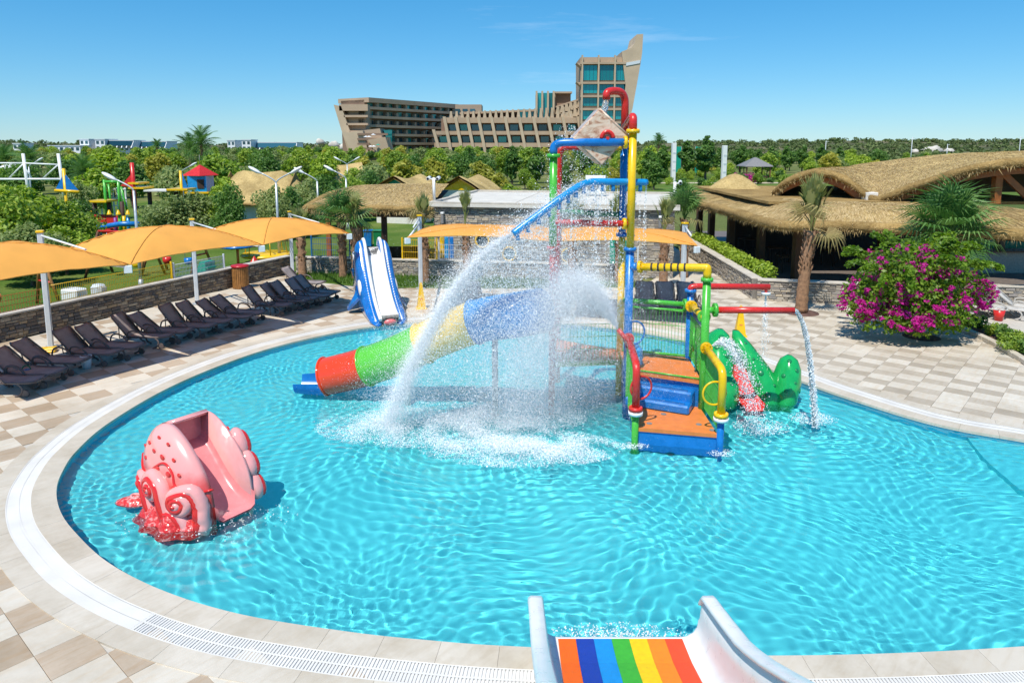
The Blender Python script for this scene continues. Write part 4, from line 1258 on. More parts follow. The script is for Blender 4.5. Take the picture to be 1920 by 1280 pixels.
# ================================================================== LOUNGERS
def sling_mat(name, c):
    m, n, l, b = nodes_of(name)
    co = coords(n, l, (1, 1, 1))
    w = n.new('ShaderNodeTexChecker'); w.inputs['Scale'].default_value = 140
    w.inputs['Color1'].default_value = (*c, 1); w.inputs['Color2'].default_value = (*[x * .8 for x in c], 1)
    l.new(co, w.inputs['Vector'])
    t = n.new('ShaderNodeTexNoise'); t.inputs['Scale'].default_value = 4; l.new(co, t.inputs['Vector'])
    r = ramp(n, [(.3, (.85,) * 3), (.7, (1.12,) * 3)]); l.new(t.outputs[0], r.inputs[0])
    l.new(mixc(n, l, 1.0, w.outputs[0], r.outputs[0], 'MULTIPLY'), b.inputs['Base Color'])
    b.inputs['Roughness'].default_value = .7
    return m
M['sling'] = sling_mat('brown_sling', (.36, .30, .285))
M['resin'] = paint('brown_resin', (.13, .10, .09), .4, .15)
M['slingw'] = sling_mat('white_sling', (.62, .60, .57))
M['resinw'] = paint('pale_resin', (.50, .47, .43), .4, .1)
def make_lounger(sling, resin, back=47):
    """head at x=0, foot at x=+1.9; returns list of (name, mesh)"""
    parts = []
    hx, hz = .72, .36
    c, s = math.cos(R(back)), math.sin(R(back))
    bl = .80
    def pan(x0, x1, z, w):
        mb = MB(); n = 8; rings = []
        for i in range(n + 1):
            t = i / n; x = x0 + (x1 - x0) * t; ww = w * (1 if .08 < t < .92 else .93)
            zz = z - .025 * math.sin(math.pi * t)
            rings.append([Vector((x, -ww, zz + .008)), Vector((x, -ww * .5, zz - .008)), Vector((x, 0, zz - .012)), Vector((x, ww * .5, zz - .008)), Vector((x, ww, zz + .008)), Vector((x, ww, zz - .012)), Vector((x, 0, zz - .03)), Vector((x, -ww, zz - .012))])
        mb.loft(rings, True, True)
        return mb
    sb = pan(hx, 1.86, hz, .31); parts.append(('seat', sb.mesh('seat', sling), None))
    mb = pan(0, bl, 0, .31)
    mb.v = [(hx - p[0] * c, p[1], hz + p[0] * s + p[2] * 1.0) for p in mb.v]
    parts.append(('backrest', mb.mesh('backrest', sling), None))
    for sy in (-1, 1):
        y = sy * .335
        parts.append(('side_rail', MB().tube(elbow([(hx - .12, y, hz - .02), (1.80, y, hz - .015), (1.93, y * .72, hz - .015)], .15, 4), [.028] * 8 if False else .028, 8).mesh('side_rail', resin), None))
        parts.append(('back_rail', MB().tube([(hx, y, hz), (hx - bl * c * .9, y, hz + bl * s * .9), (hx - bl * c, y * .8, hz + bl * s)], .024, 8).mesh('back_rail', resin), None))
        arm = crom([(hx + .02, y * 1.12, hz - .04), (hx + .06, y * 1.2, hz + .14), (hx + .22, y * 1.22, hz + .2), (hx + .42, y * 1.18, hz + .13), (hx + .55, y * 1.1, hz - .02)], 5)
        parts.append(('armrest', MB().tube(arm, .024, 7).mesh('armrest', resin), None))
        fl = crom([(1.55, y, hz - .03), (1.66, y * 1.04, .22), (1.62, y * 1.06, .08), (1.48, y * 1.06, .015)], 5)
        parts.append(('leg', MB().tube(fl, .026, 7).mesh('leg', resin), None))
        rl = crom([(hx + .1, y, hz - .03), (hx - .02, y * 1.04, .24), (hx, y * 1.06, .1), (hx + .14, y * 1.06, .015)], 5)
        parts.append(('leg', MB().tube(rl, .026, 7).mesh('leg', resin), None))
    for sy in (-1, 1):
        parts.append(('wheel', MB().cyl((1.72, sy * .36, .085), (1.72, sy * .31, .085), .085, n=16).mesh('wheel', resin), None))
    parts.append(('foot_rail', MB().tube([(1.93, -.25, hz - .015), (1.95, 0, hz - .015), (1.93, .25, hz - .015)], .028, 8).mesh('foot_rail', resin), None))
    parts.append(('back_prop', MB().tube([(hx - bl * c * .62, -.25, hz + bl * s * .6), (hx - .30, -.25, .30), (hx - .30, .25, .30), (hx - bl * c * .62, .25, hz + bl * s * .6)], .016, 6).mesh('back_prop', resin), None))
    return parts
LB_ = make_lounger(M['sling'], M['resin']); LB2 = make_lounger(M['sling'], M['resin'], 40); LB3 = make_lounger(M['sling'], M['resin'], 53); LW_ = make_lounger(M['slingw'], M['resinw'], 42)
def lounger(parts, loc, rz, label, group):
    r = empty('sun_lounger', loc, rz, label, 'sun lounger', group)
    for nm, me, _ in parts: put(nm, me, None, r)
    return r
heads = [(-62, 668), (-6, 650), (36, 634), (112, 617), (152, 609), (214, 592), (252, 584), (303, 574), (338, 566), (377, 559), (404, 552), (457, 540), (493, 532), (512, 528), (541, 522), (556, 517)]
ordn = ['first', 'second', 'third', 'fourth', 'fifth', 'sixth', 'seventh', 'eighth', 'ninth', 'tenth', 'eleventh', 'twelfth', 'thirteenth', 'fourteenth', 'fifteenth', 'sixteenth']
LRN = random.Random(2)
for i, (px, py) in enumerate(heads):
    p = G(px, py, .92)
    rz = R(-4 - i * .6) + LRN.uniform(-.09, .09)
    loc = Vector((p.x, p.y, 0)) - Vector((math.cos(rz), math.sin(rz), 0)) * .16
    if i == 0: lb = 'brown lounger cut by the picture edge, nearest of the row along the stone wall'
    elif i == 15: lb = 'brown lounger at the far end of the row, next to the grass'
    else: lb = 'brown sling lounger along the stone wall, %s from the near end of its row' % ordn[i]
    lounger((LB_, LB_, LB2, LB3)[LRN.randrange(4)], loc, rz, lb, 'brown loungers along the stone wall')
p = G(612, 541); lounger(LB_, (p.x - 1.9, p.y, 0), R(-12), 'brown lounger lying flat on the grass edge beyond the row', 'brown loungers along the stone wall')
# loungers behind the tower, facing the pool
for k, px in enumerate((880, 1212, 1250, 1290)):
    p = G(px, 553, .5)
    lounger(LB_, (p.x, p.y + .6, 0), R(-90 + (12 if k == 0 else -4)), ['brown lounger facing the pool beside the yellow cone, behind the water jet', 'brown lounger behind the tower railing, nearest the blue pole', 'brown lounger behind the tower railing, the middle one of three', 'brown lounger behind the tower railing, nearest the ramp'][k], 'loungers facing the pool')
for k, (px, py) in enumerate(((1790, 585), (1838, 592), (1884, 594), (1925, 592))):
    p = G(px, py)
    lounger(LW_, (p.x - .9, p.y + .75, 0), R(-38), ['white lounger half hidden behind the bougainvillea', 'white lounger between the bougainvillea and the red bucket', 'white lounger just past the red bucket', 'white lounger cut by the picture edge past the red bucket'][k], 'white loungers past the bougainvillea')
p = G(1872, 600); rbk = empty('red_bucket', p, 0, 'small red bucket standing between the white loungers', 'bucket')
MB().lathe([(0, 0), (.13, 0), (.18, .36), (.165, .36), (.12, .02)], 18).build('bucket_body', M['red'], rbk)
MB().tube([(.17 * math.cos(t), 0, .35 + .12 * math.sin(t)) for t in [math.pi * k / 10 for k in range(11)]], .008, 5).build('bucket_handle', M['white'], rbk)
# bucket, towel bag and ball by the loungers
p = G(163, 690); bk_ = empty('bin', p, 0, 'small white waste bin at the foot of a brown lounger', 'bin')
MB().lathe([(0, 0), (.11, 0), (.14, .34), (.125, .34), (.10, .02), (0, .02)], 18).build('bin_body', M['lightgrey'], bk_)
MB().lathe([(.145, .33), (.15, .345), (.145, .36), (.13, .36)], 18).build('bin_rim', M['white'], bk_)
p = G(52, 716); bg_ = empty('beach_bag', p, R(15), 'dark blue bag lying between two loungers', 'bag')
bb = MB(); bb.loft([[Vector((.24 * sx * math.cos(2 * math.pi * j / 14), .14 * sx * math.sin(2 * math.pi * j / 14), z)) for j in range(14)] for z, sx in ((0, .8), (.08, 1.05), (.2, 1.0), (.3, .75), (.34, .4))], True, True); bb.build('bag_body', M['blue'], bg_)
MB().tube([(.1 * math.cos(t), 0, .32 + .12 * math.sin(t)) for t in [math.pi * k / 10 for k in range(11)]], .014, 6).build('bag_strap', M['darkgreen'], bg_)
p = G(88, 660); yt = empty('towel', p + Vector((0, 0, .0)), R(20), 'folded yellow towel on the paving by the canopy post', 'towel')
MB().box((0, 0, .04), (.5, .35, .08), bev=.03).build('towel_fold', M['yellow'], yt); MB().box((.02, .01, .105), (.46, .33, .05), bev=.022).build('towel_fold', M['yellow'], yt)
# slatted side table in the row
p = G(502, 588); stt = empty('side_table', p, R(-8), 'small brown slatted table between two brown loungers', 'table')
for k in range(6): MB().box((0, -.2 + .08 * k, .38), (.46, .06, .025), bev=.006).build('slat', M['resin'], stt)
for sx in (-1, 1):
    for sy in (-1, 1): MB().cyl((sx * .18, sy * .17, .37), (sx * .2, sy * .19, 0), .018, n=8).build('leg', M['resin'], stt)
# brown barrel bin at the wall
p = G(452, 540); br_ = empty('barrel_bin', Vector((p.x, p.y, 0)), 0, 'brown wooden slatted bin with dark lid against the stone wall', 'bin')
MB().lathe([(0, .0), (.30, 0), (.30, .92), (0, .92)], 24).build('bin_liner', M['darkwood'], br_)
slat_me = MB().box((0, 0, .46), (.07, .025, .9), bev=.006).mesh('slat', M['brass'])
for k in range(24):
    a = 2 * math.pi * k / 24
    put('slat', slat_me, None, br_, (.318 * math.cos(a), .318 * math.sin(a), 0), (0, 0, a + math.pi / 2))
MB().lathe([(.36, .93), (.38, .95), (.36, 1.0), (.2, 1.03), (0, 1.04)], 24).build('bin_lid', M['deepred'], br_)

# ================================================================== SHADE CANOPIES
def canvas(name, c):
    m, n, l, b = nodes_of(name)
    co = coords(n, l, (1, 1, 1))
    t = n.new('ShaderNodeTexNoise'); t.inputs['Scale'].default_value = 1.6; t.inputs['Detail'].default_value = 5; l.new(co, t.inputs['Vector'])
    r = ramp(n, [(.3, tuple(x * .93 for x in c)), (.7, tuple(min(1, x * 1.05) for x in c))]); l.new(t.outputs[0], r.inputs[0])
    l.new(r.outputs[0], b.inputs['Base Color']); b.inputs['Roughness'].default_value = .75
    w = n.new('ShaderNodeTexWave'); w.inputs['Scale'].default_value = 90; l.new(co, w.inputs['Vector'])
    bp = n.new('ShaderNodeBump'); bp.inputs['Strength'].default_value = .12; bp.inputs['Distance'].default_value = .004; l.new(w.outputs[0], bp.inputs['Height']); l.new(bp.outputs[0], b.inputs['Normal'])
    tr = n.new('ShaderNodeBsdfTranslucent'); l.new(r.outputs[0], tr.inputs['Color'])
    ms = n.new('ShaderNodeMixShader'); ms.inputs[0].default_value = .22; l.new(b.outputs[0], ms.inputs[1]); l.new(tr.outputs[0], ms.inputs[2])
    l.new(ms.outputs[0], n['Material Output'].inputs['Surface'])
    return m
M['canvas'] = canvas('orange_canvas', (.90, .44, .085)); M['canvas_seam'] = paint('canvas_seam', (.70, .31, .05), .8)
def canopy(corners, apex_z, post, ph, arms, label, lift=.5):
    """corners: four plan points at height z; membrane bellied up to the apex, edges cut in slightly"""
    c = [Vector(p) for p in corners]
    root = empty('shade_canopy', Vector((post[0], post[1], 0)), 0, label, 'canopy', 'orange shade canopies')
    o = Vector((post[0], post[1], 0))
    n = 18
    mid = sum(c, Vector()) / 4
    def S(u, v):
        p = c[0] * (1 - u) * (1 - v) + c[1] * u * (1 - v) + c[2] * u * v + c[3] * (1 - u) * v
        a, b_ = 1 - abs(2 * u - 1), 1 - abs(2 * v - 1)
        ridge = min(a, b_)
        # four tight panels meeting on the diagonals, bellied between corner and apex
        h = (apex_z - mid.z) * (math.sin(ridge * math.pi / 2) ** .9)
        sag = .10 * math.sin(math.pi * max(a, b_) / 2) * (1 - ridge)
        pull = (mid - p) * .045 * math.sin(math.pi * (u if b_ < a else v)) * (1 - ridge)
        wr = .018 * noise.noise(Vector((p.x * 1.1, p.y * 2.4, 0))) * (1 - ridge)
        return p + Vector((pull.x, pull.y, h + sag + wr))
    V = [S(i / n, j / n) - o for j in range(n + 1) for i in range(n + 1)]
    V += [p - Vector((0, 0, .012)) for p in V]
    N1 = (n + 1) ** 2; F = []
    for j in range(n):
        for i in range(n):
            a = j * (n + 1) + i
            F += [(a, a + 1, a + n + 2, a + n + 1), (N1 + a, N1 + a + n + 1, N1 + a + n + 2, N1 + a + 1)]
    mem = MB().add(V, F, True)
    mo = mem.build('membrane', M['canvas'], root)
    edge = [S(i / n, 0) for i in range(n + 1)] + [S(1, j / n) for j in range(1, n + 1)] + [S(1 - i / n, 1) for i in range(1, n + 1)] + [S(0, 1 - j / n) for j in range(1, n)]
    MB().tube([p - o for p in edge], .016, 6, closed=True).build('hem', M['canvas'], mo)
    for (u0, v0) in ((0, 0), (1, 0), (1, 1), (0, 1)):
        MB().tube([S(.5 + (u0 - .5) * t, .5 + (v0 - .5) * t) - o + Vector((0, 0, .006)) for t in [i / 12 for i in range(13)]], .014, 5).build('seam', M['canvas_seam'], mo)
    MB().box((0, 0, ph / 2), (.15, .17, ph), R(25), bev=.02).build('post', M['lightgrey'], root)
    MB().box((0, 0, ph + .03), (.20, .22, .07), R(25), bev=.015).build('post_cap', M['yellow'], root)
    MB().box((0, 0, .02), (.34, .34, .04), R(25), bev=.01).build('base_plate', M['galv'], root)
    for k in arms:
        q = c[k] - o; q2 = q + Vector((0, 0, -.06)); top = Vector((0, 0, ph - .08)); h0 = Vector((0, 0, q.z - .12))
        MB().tube([h0, h0 + (q2 - h0) * .5 + Vector((0, 0, .0)), q2], .036, 8).build('arm', M['white'], root)
        MB().tube([top, top + (q2 - top) * .55 + Vector((0, 0, .06))], .03, 8).build('strut', M['white'], root)
        MB().box(q2 + Vector((0, 0, -.06)), (.2, .1, .2), R(30), bev=.01).build('corner_bracket', M['white'], root)
    return root
ZC = 2.92
A0, A1, A2 = G(242, 496, ZC), G(492, 459, ZC), G(656, 437, ZC)
uu = (A1 - A0); A_1 = A0 - uu
nn = Vector((-uu.y, uu.x, 0)).normalized() * 3.5
for k, (a, b_, post, ph, lb) in enumerate(((A_1, A0, G(96, 652), 3.5, 'orange shade canopy cut by the picture edge, over the nearest brown loungers'), (A0, A1, G(370, 570), 3.25, 'orange shade canopy in the middle of the row over the brown loungers'), (A1, A2, G(549, 522), 3.05, 'orange shade canopy over the far brown loungers near the thatched roof'))):
    g = .04 * (b_ - a).normalized()
    canopy([a + g, b_ - g, b_ - g + nn, a + g + nn], 3.62 if k < 2 else 3.52, post, ph, (1,), lb)
B0, B1, B2 = G(764, 445, ZC), G(1035, 452, ZC), G(1307, 461, ZC)
nb = Vector((.14, 1, 0)).normalized() * 3.4
canopy([B0, B1, B1 + nb, B0 + nb], 3.15, G(789, 541), 3.1, (0,), 'orange shade canopy beside the thatched roof, behind the water arc')
canopy([B1 + Vector((.1, 0, 0)), B2, B2 + nb, B1 + nb + Vector((.1, 0, 0))], 3.15, G(1279, 570), 3.1, (1,), 'orange shade canopy behind the tall blue and yellow pole')

# ================================================================== WET FLOOR CONES
for k, (px, py) in enumerate(((790, 578), (1387, 629))):
    p = G(px, py); cn_ = empty('floor_cone', p, R(12 if k == 0 else -6), ['tall yellow warning cone beside the whale slide', 'tall yellow warning cone behind the green frog slide'][k], 'cone', 'yellow warning cones')
    mb = MB(); mb.loft([[Vector((s * x, s * y, z)) for x, y in ((1, 1), (-1, 1), (-1, -1), (1, -1))] for z, s in ((0, .2), (.03, .2), (.05, .16), (.55, .095), (.93, .05), (.96, .035))], True, True, smooth=False)
    mb.build('cone_body', M['yellow'], cn_)
    for j in range(3): MB().box((0, -.118 + .038 * j * .9, .38 + .14 * j), (.1 - .02 * j, .012, .035), M=Matrix.Rotation(R(-9), 4, 'X')).build('print_block', M['orange'], cn_)
    MB().tube([(.03 * math.cos(t), 0, .96 + .03 * math.sin(t)) for t in [math.pi * i / 8 for i in range(9)]], .01, 6).build('top_loop', M['yellow'], cn_)

# ================================================================== BUILDINGS
M['thatch'] = thatch_mat('golden_thatch', (0.352, 0.246, 0.104), (0.563, 0.414, 0.184), (0.704, 0.552, 0.293))
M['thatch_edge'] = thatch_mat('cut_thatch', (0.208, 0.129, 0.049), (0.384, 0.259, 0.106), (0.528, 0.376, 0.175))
M['straw'] = leaf_mat('straw', [(.30, .20, .08), (.52, .37, .16), (.70, .54, .29)], .8, .15, .1)
def glass_mat(name, c, rough=.06):
    m, n, l, b = nodes_of(name)
    b.inputs['Base Color'].default_value = (*c, 1); b.inputs['Roughness'].default_value = rough
    b.inputs['Metallic'].default_value = .25; b.inputs['Specular IOR Level'].default_value = .9
    g = n.new('ShaderNodeNewGeometry'); oi = n.new('ShaderNodeObjectInfo')
    r = ramp(n, [(0, tuple(x * .5 for x in c)), (1, tuple(min(1, x * 1.5) for x in c))]); l.new(oi.outputs['Random'], r.inputs[0]); l.new(r.outputs[0], b.inputs['Base Color'])
    return m
M['glass_teal'] = glass_mat('teal_glass', (.01, .24, .24))
M['glass_dark'] = glass_mat('dark_glass', (.03, .10, .13))
SRN = np.random.default_rng(8)
def straw_fringe(path, n, length, spread, mat, parent, down=(0, 0, -1), name='straw_fringe', w=.012):
    """loose straw ends along an edge"""
    P = np.array([tuple(p) for p in path]); seg = np.linalg.norm(np.diff(P, axis=0), axis=1); cum = np.concatenate([[0], np.cumsum(seg)])
    t = SRN.uniform(0, cum[-1], n)
    B = np.stack([np.interp(t, cum, P[:, k]) for k in range(3)], 1) + SRN.normal(0, .05, (n, 3)) * np.array([1, 1, .9])
    D = np.array(down)[None] * SRN.uniform(.4, 1, (n, 1)) * length + SRN.normal(0, spread, (n, 3))
    s = SRN.normal(0, 1, (n, 3)); s /= np.linalg.norm(s, axis=1)[:, None]; s *= w
    V = np.stack([B - s, B + s, B + D], 1).reshape(-1, 3)
    o = put(name, npmesh(name, V, np.arange(3 * n).reshape(-1, 3), [mat]), None, parent)
    return tag(o, kind='stuff')
def surface_straw(S, n, length, mat, parent, w=.013, lift=.05):
    """straw lying down the slope of a surface S(u,v) (v runs down)"""
    u, v = SRN.uniform(0, 1, n), SRN.uniform(0, .97, n)
    V = np.zeros((n, 3, 3))
    for i in range(n):
        a = np.array(S(u[i], v[i])); b = np.array(S(u[i], min(1, v[i] + .03))); d = b - a; d /= (np.linalg.norm(d) + 1e-9)
        s = np.cross(d, (0, 0, 1)); s /= (np.linalg.norm(s) + 1e-9)
        e = a + d * length * SRN.uniform(.5, 1.2) + s * SRN.normal(0, .05) + np.array([0, 0, lift * SRN.uniform(.2, 1)])
        a = a + np.array([0, 0, .01])
        V[i] = [a - s * w, a + s * w, e]
    o = put('loose_straw', npmesh('loose_straw', V.reshape(-1, 3), np.arange(3 * n).reshape(-1, 3), [mat]), None, parent)
    return tag(o, kind='stuff')
def eave_roll(path, r, mat, parent, name='thatch_eave', squash=.8):
    """thick rounded thatch edge: a lumpy roll following the eave"""
    pts = [Vector(p) for p in path]; rings = []
    for i, p in enumerate(pts):
        d = (pts[min(i + 1, len(pts) - 1)] - pts[max(i - 1, 0)]).normalized(); sd = Vector((d.y, -d.x, 0)).normalized()
        ring = []
        for j in range(14):
            a = 2 * math.pi * j / 14
            q = p + sd * (r * math.cos(a)) + Vector((0, 0, r * squash * math.sin(a)))
            ring.append(q + Vector((1, 1, 1)) * (.04 * noise.noise(q * 2.3) + .035 * noise.noise(q * 6.1)))
        rings.append(ring)
    return MB().loft(rings, True, True).build(name, mat, parent)

# ---- stone bath house with flat roof
F0, F1 = Vector((-3.75, 34.4, 0)), Vector((7.35, 32.3, 0))
fd = (F1 - F0).normalized(); fn = Vector((fd.y, -fd.x, 0)); bk = -fn
FLEN = (F1 - F0).length
HB = 3.15
house = empty('stone_bath_house', (0, 0, 0), 0, 'stone clad bath house with a flat white roof behind the canopies', 'building')
fa = math.atan2(fd.y, fd.x)
c = (F0 + F1) / 2 + bk * 4.6
MB().box(c + Vector((0, 0, HB / 2)), (FLEN, 9.2, HB), fa).build('wall', M['mortar'], house)
ledge_stones(F0, F1, .0, HB - .02, fn, M['stone_pale'], house, .08, .15, .14, .42)
ledge_stones(F0 + bk * 9, F0, .0, HB - .02, -fd, M['stone_pale'], house, .08, .15, .14, .42)
ledge_stones(F1, F1 + bk * 9, .0, HB - .02, fd, M['stone_pale'], house, .08, .15, .14, .42)
rc = c + Vector((0, 0, HB + .07))
M['roofslab'] = paint('pale_roof', (.62, .58, .51), .8, .1, .2, 1.2)
MB().box(rc, (FLEN + .5, 9.7, .14), fa, bev=.01).build('roof_slab', M['roofslab'], house)
for sgn, dl, ln, ax in ((1, 4.72, FLEN + .5, 0), (-1, 4.72, FLEN + .5, 0)):
    MB().box(rc + bk * dl * -sgn + Vector((0, 0, .12)), (ln, .22, .10), fa, bev=.01).build('parapet', M['capstone'], house)
for sgn in (-1, 1):
    MB().box(rc + fd * sgn * (FLEN / 2 + .13) + Vector((0, 0, .12)), (.22, 9.2, .10), fa, bev=.01).build('parapet', M['capstone'], house)
for k in (1, 2): MB().box(rc + fd * (FLEN * (k / 3 - .5)) + Vector((0, 0, .075)), (.05, 9.0, .012), fa).build('roof_joint', M['capstone'], house)
# round windows with yellow rings
for px, py in ((896, 456), (950, 480), (1065, 480)):
    q = AT(px, py, 33.0); s = (q - F0).dot(fd); q = F0 + fd * s + fn * .06 + Vector((0, 0, q.z))
    w_ = MB().cyl(q, q + fn * .02, .30, n=24).build('porthole', M['glass_dark'], house)
    x, y, _ = frame_at(fn)
    MB().tube([q + fn * .03 + (x * math.cos(t) + y * math.sin(t)) * .32 for t in [2 * math.pi * i / 24 for i in range(24)]], .045, 8, closed=True).build('frame', M['yellow'], w_)
# doorway at the right end, lamps
q = F0 + fd * (FLEN - 2.3) + fn * .05
MB().box(q + Vector((0, 0, 1.1)), (1.1, .06, 2.2), fa).build('door', M['teal'], house)
for px in (822, 1237):
    q = AT(px, 402, 33.5); s = (q - F0).dot(fd); q = F0 + fd * s + fn * .14 + Vector((0, 0, 2.55))
    MB().box(q, (.14, .2, .42), fa, bev=.02).build('wall_lamp', M['grey'], house)
    MB().box(q + Vector((0, 0, .3)) - fn * .0, (.16, .24, .1), fa, bev=.02).build('lamp_top', M['white'], house)
# roof things
q = c + bk * 2.2 + fd * 1.6 + Vector((0, 0, HB + .15))
ac = empty('air_conditioner', q, fa, 'white air conditioner unit on the flat roof', 'air conditioner')
MB().box((0, 0, .62), (1.1, .42, 1.0), bev=.03).build('casing', M['white'], ac)
MB().cyl((-.15, -.225, .62), (-.15, -.20, .62), .36, n=24).build('fan_grille', M['grey'], ac)
for sx in (-1, 1): MB().box((sx * .4, 0, .06), (.08, .4, .12)).build('foot', M['galv'], ac)
q = c - bk * -3 + fd * -1.0 + Vector((0, 0, HB + .14))
def camera_post(loc, rz, h, label, heads):
    r = empty('camera_post', loc, rz, label, 'camera')
    MB().cyl((0, 0, 0), (0, 0, h), .07, n=12).build('post', M['white'], r)
    for sx in heads:
        MB().cyl((sx * .05, 0, h * .92), (sx * .24, -.02, h * .96), .035, n=8).build('bracket', M['white'], r)
        b0 = MB().cyl((sx * .24, .12, h), (sx * .24, -.22, h - .05), .085, n=12).build('camera_head', M['white'], r)
        MB().cyl((sx * .24, -.22, h - .05), (sx * .24, -.235, h - .052), .06, n=12).build('lens', M['black'], b0)
    return r
camera_post(AT(814, 377, 35.2), fa, 1.15, 'white post with two security cameras at the roof corner by the thatch', (-1, 1))
camera_post(AT(1264, 389, 33.5), fa, 1.2, 'white post with a single camera at the roof end near the pavilion', (1,))
# wire fence in coloured bays on the low wall
def wire_fence(name, a, b_, z0, h, mat, label, gap=.09, post=True, group=None):
    r = empty(name, Vector((a[0], a[1], z0)), 0, label, 'fence', group); o = Vector((a[0], a[1], 0)); a, b_ = Vector((a[0], a[1], 0)), Vector((b_[0], b_[1], 0))
    n = int((b_ - a).length / gap); mb = MB()
    for k in range(n + 1):
        p = a + (b_ - a) * k / n - o; mb.tube([p, p + Vector((0, 0, h))], .007, 4, False, smooth=False)
    tag(mb.build('wires', mat, r), kind='stuff')
    for s in (.04, .35, .65, .96): MB().cyl(a - o + Vector((0, 0, h * s)), b_ - o + Vector((0, 0, h * s)), .011, n=6).build('rail', mat, r)
    if post:
        for p in (a, b_): MB().box(p - o + Vector((0, 0, h / 2 + .02)), (.07, .07, h + .1), bev=.01).build('post', mat, r)
    return r
wq = lambda px, y: Vector(((px - 960) * y / FOC, y, 0))
wire_fence('wire_fence', (-9.6, 33.9), (-7.7, 33.6), .78, .95, paint('fence_blue', (.012, .12, .30), .4), 'blue wire fence bay on the stone wall beside the palm trunks')
wire_fence('wire_fence', (-5.15, 33.2), (-3.5, 32.95), .78, .95, M['yellow'], 'yellow wire fence bay on the stone wall behind the whale slide')
wire_fence('wire_fence', (-3.4, 32.93), (5.6, 31.45), .78, .75, M['lightgrey'], 'light grey wire fence along the wall of the bath house')
# standing blue boards by the house
q = AT(838, 480, 33.3)
bo = empty('bodyboard_rack', Vector((q.x, q.y, .0)), fa, 'blue and yellow boards leaning on the stone house wall', 'rack')
for k in range(3): MB().box((-.24 + .22 * k, .05 * k, 1.25), (.2, .06, 1.1), bev=.03).build('board', [M['yellow'], M['skyblue'], M['blue']][k], bo)
MB().box((0, .1, .4), (.8, .3, .8)).build('stand', M['mortar'], bo)

# ---- thatched shelter joined to the bath house
sh = empty('thatched_shelter', (0, 0, 0), 0, 'open thatched shelter joined to the stone bath house', 'shelter')
e0, e1 = AT(575, 384, 35.2), Vector((-3.9, 34.2, 0))
e0.z = 3.15; e1.z = 3.15
def sh_roof(u, v):
    front = e0.lerp(e1, u); back_ = Vector((front.x + .4, front.y + 5.6, 3.98 - .2 * (1 - u) ** 2))
    if u < .2: back_ = back_.lerp(front + Vector((.9, 2.6, .55)), (1 - u / .2) ** 2 * .8)
    p = back_.lerp(front, v)
    return Vector((p.x, p.y, p.z + .06 * math.sin(math.pi * v) + .03 * noise.noise(p * 1.4)))
MB().loft([[sh_roof(i / 30, j / 14) for j in range(15)] for i in range(31)], False).build('thatch_roof', M['thatch'], sh)
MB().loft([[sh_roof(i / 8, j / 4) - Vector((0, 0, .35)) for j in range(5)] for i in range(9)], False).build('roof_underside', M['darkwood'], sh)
ep = [sh_roof(0, t) - Vector((0, 0, .12)) for t in (.0, .3, .6, .85)] + [sh_roof(u, 1) - Vector((0, 0, .13)) for u in [i / 24 for i in range(25)]]
eave_roll(ep, .21, M['thatch_edge'], sh)
straw_fringe(ep, 5000, .42, .10, M['straw'], sh, (0, -.3, -.5), w=.028)
surface_straw(sh_roof, 5000, .4, M['straw'], sh, .02, .035)
MB().box((e0 + e1) / 2 + Vector((.3, .35, -.42)), ((e1 - e0).length - .4, .18, .30), math.atan2((e1 - e0).y, (e1 - e0).x)).build('fascia_beam', M['darkwood'], sh)
for px, mat_, w in ((618, 'glulam', .22), (676, 'darkwood', .28), (722, 'darkwood', .26), (790, 'darkwood', .3)):
    q = AT(px, 480, 35.2)
    MB().box((q.x, q.y, 1.4), (w, w, 2.8), bev=.02).build('post', M[mat_], sh)
MB().box(((e0.x + e1.x) / 2 + 1.2, 36.2, .5), (3.2, .12, .9)).build('counter_front', M['darkwood'], sh)

# ---- little huts with thatched gables behind
def hut(x0, y, w, d, h, rise, wall, gable, label, doors=(), rz=0, hip=0.0):
    r = empty('thatched_hut', (x0, y, 0), rz, label, 'hut')
    MB().box((0, 0, h / 2), (w, d, h)).build('wall', wall, r)
    ov = .5
    def S(sgn):
        def f(u, v):
            x = -w / 2 - ov + (w + 2 * ov) * u
            hx = max(0, abs(x) - (w / 2 - hip)) if hip else 0
            top = Vector((x, 0, h + rise - hx * .9 + .15 * math.cos(u * 2 * math.pi))); bot = Vector((x, sgn * (d / 2 + ov), h - .12))
            p = top.lerp(bot, v); p.z += .1 * math.sin(math.pi * v) + .05 * noise.noise(p * 1.7 + Vector((x0, y, 0)))
            return p
        return f
    for sgn in (-1, 1):
        f = S(sgn)
        MB().loft([[f(i / 12, j / 8) for j in range(9)] for i in range(13)], False).build('thatch_slope', M['thatch'], r)
        MB().loft([[f(i / 6, j / 2) - Vector((0, 0, .2)) for j in range(3)] for i in range(7)], False).build('slope_underside', M['thatch_edge'], r)
        ep = [f(i / 16, 1) for i in range(17)]
        straw_fringe([p - Vector((0, 0, .08)) for p in ep], 900, .2, .05, M['straw'], r, (0, sgn * .2, -.6))
        eave_roll([p - Vector((0, 0, .06)) for p in ep], .14, M['thatch_edge'], r)
    for sx in (-1, 1):
        MB().prism([(sx * w / 2, -d / 2, h), (sx * w / 2, d / 2, h), (sx * w / 2, 0, h + rise - .1)], (sx * .05, 0, 0)).build('gable', gable, r)
    for (dx, wd, hd, mt) in doors:
        o = MB().box((dx, -d / 2 - .03, hd / 2), (wd, .06, hd)).build('door', mt, r)
    return r
q = AT(765, 372, 58); hut(q.x, 58, 4.0, 3.6, 2.5, 1.1, M['offwhite'], M['teal'], 'thatched hut with green gable and green doors behind the shelter', ((-1.0, .8, 1.9, M['teal']), (.9, .8, 1.9, M['teal'])), R(72))
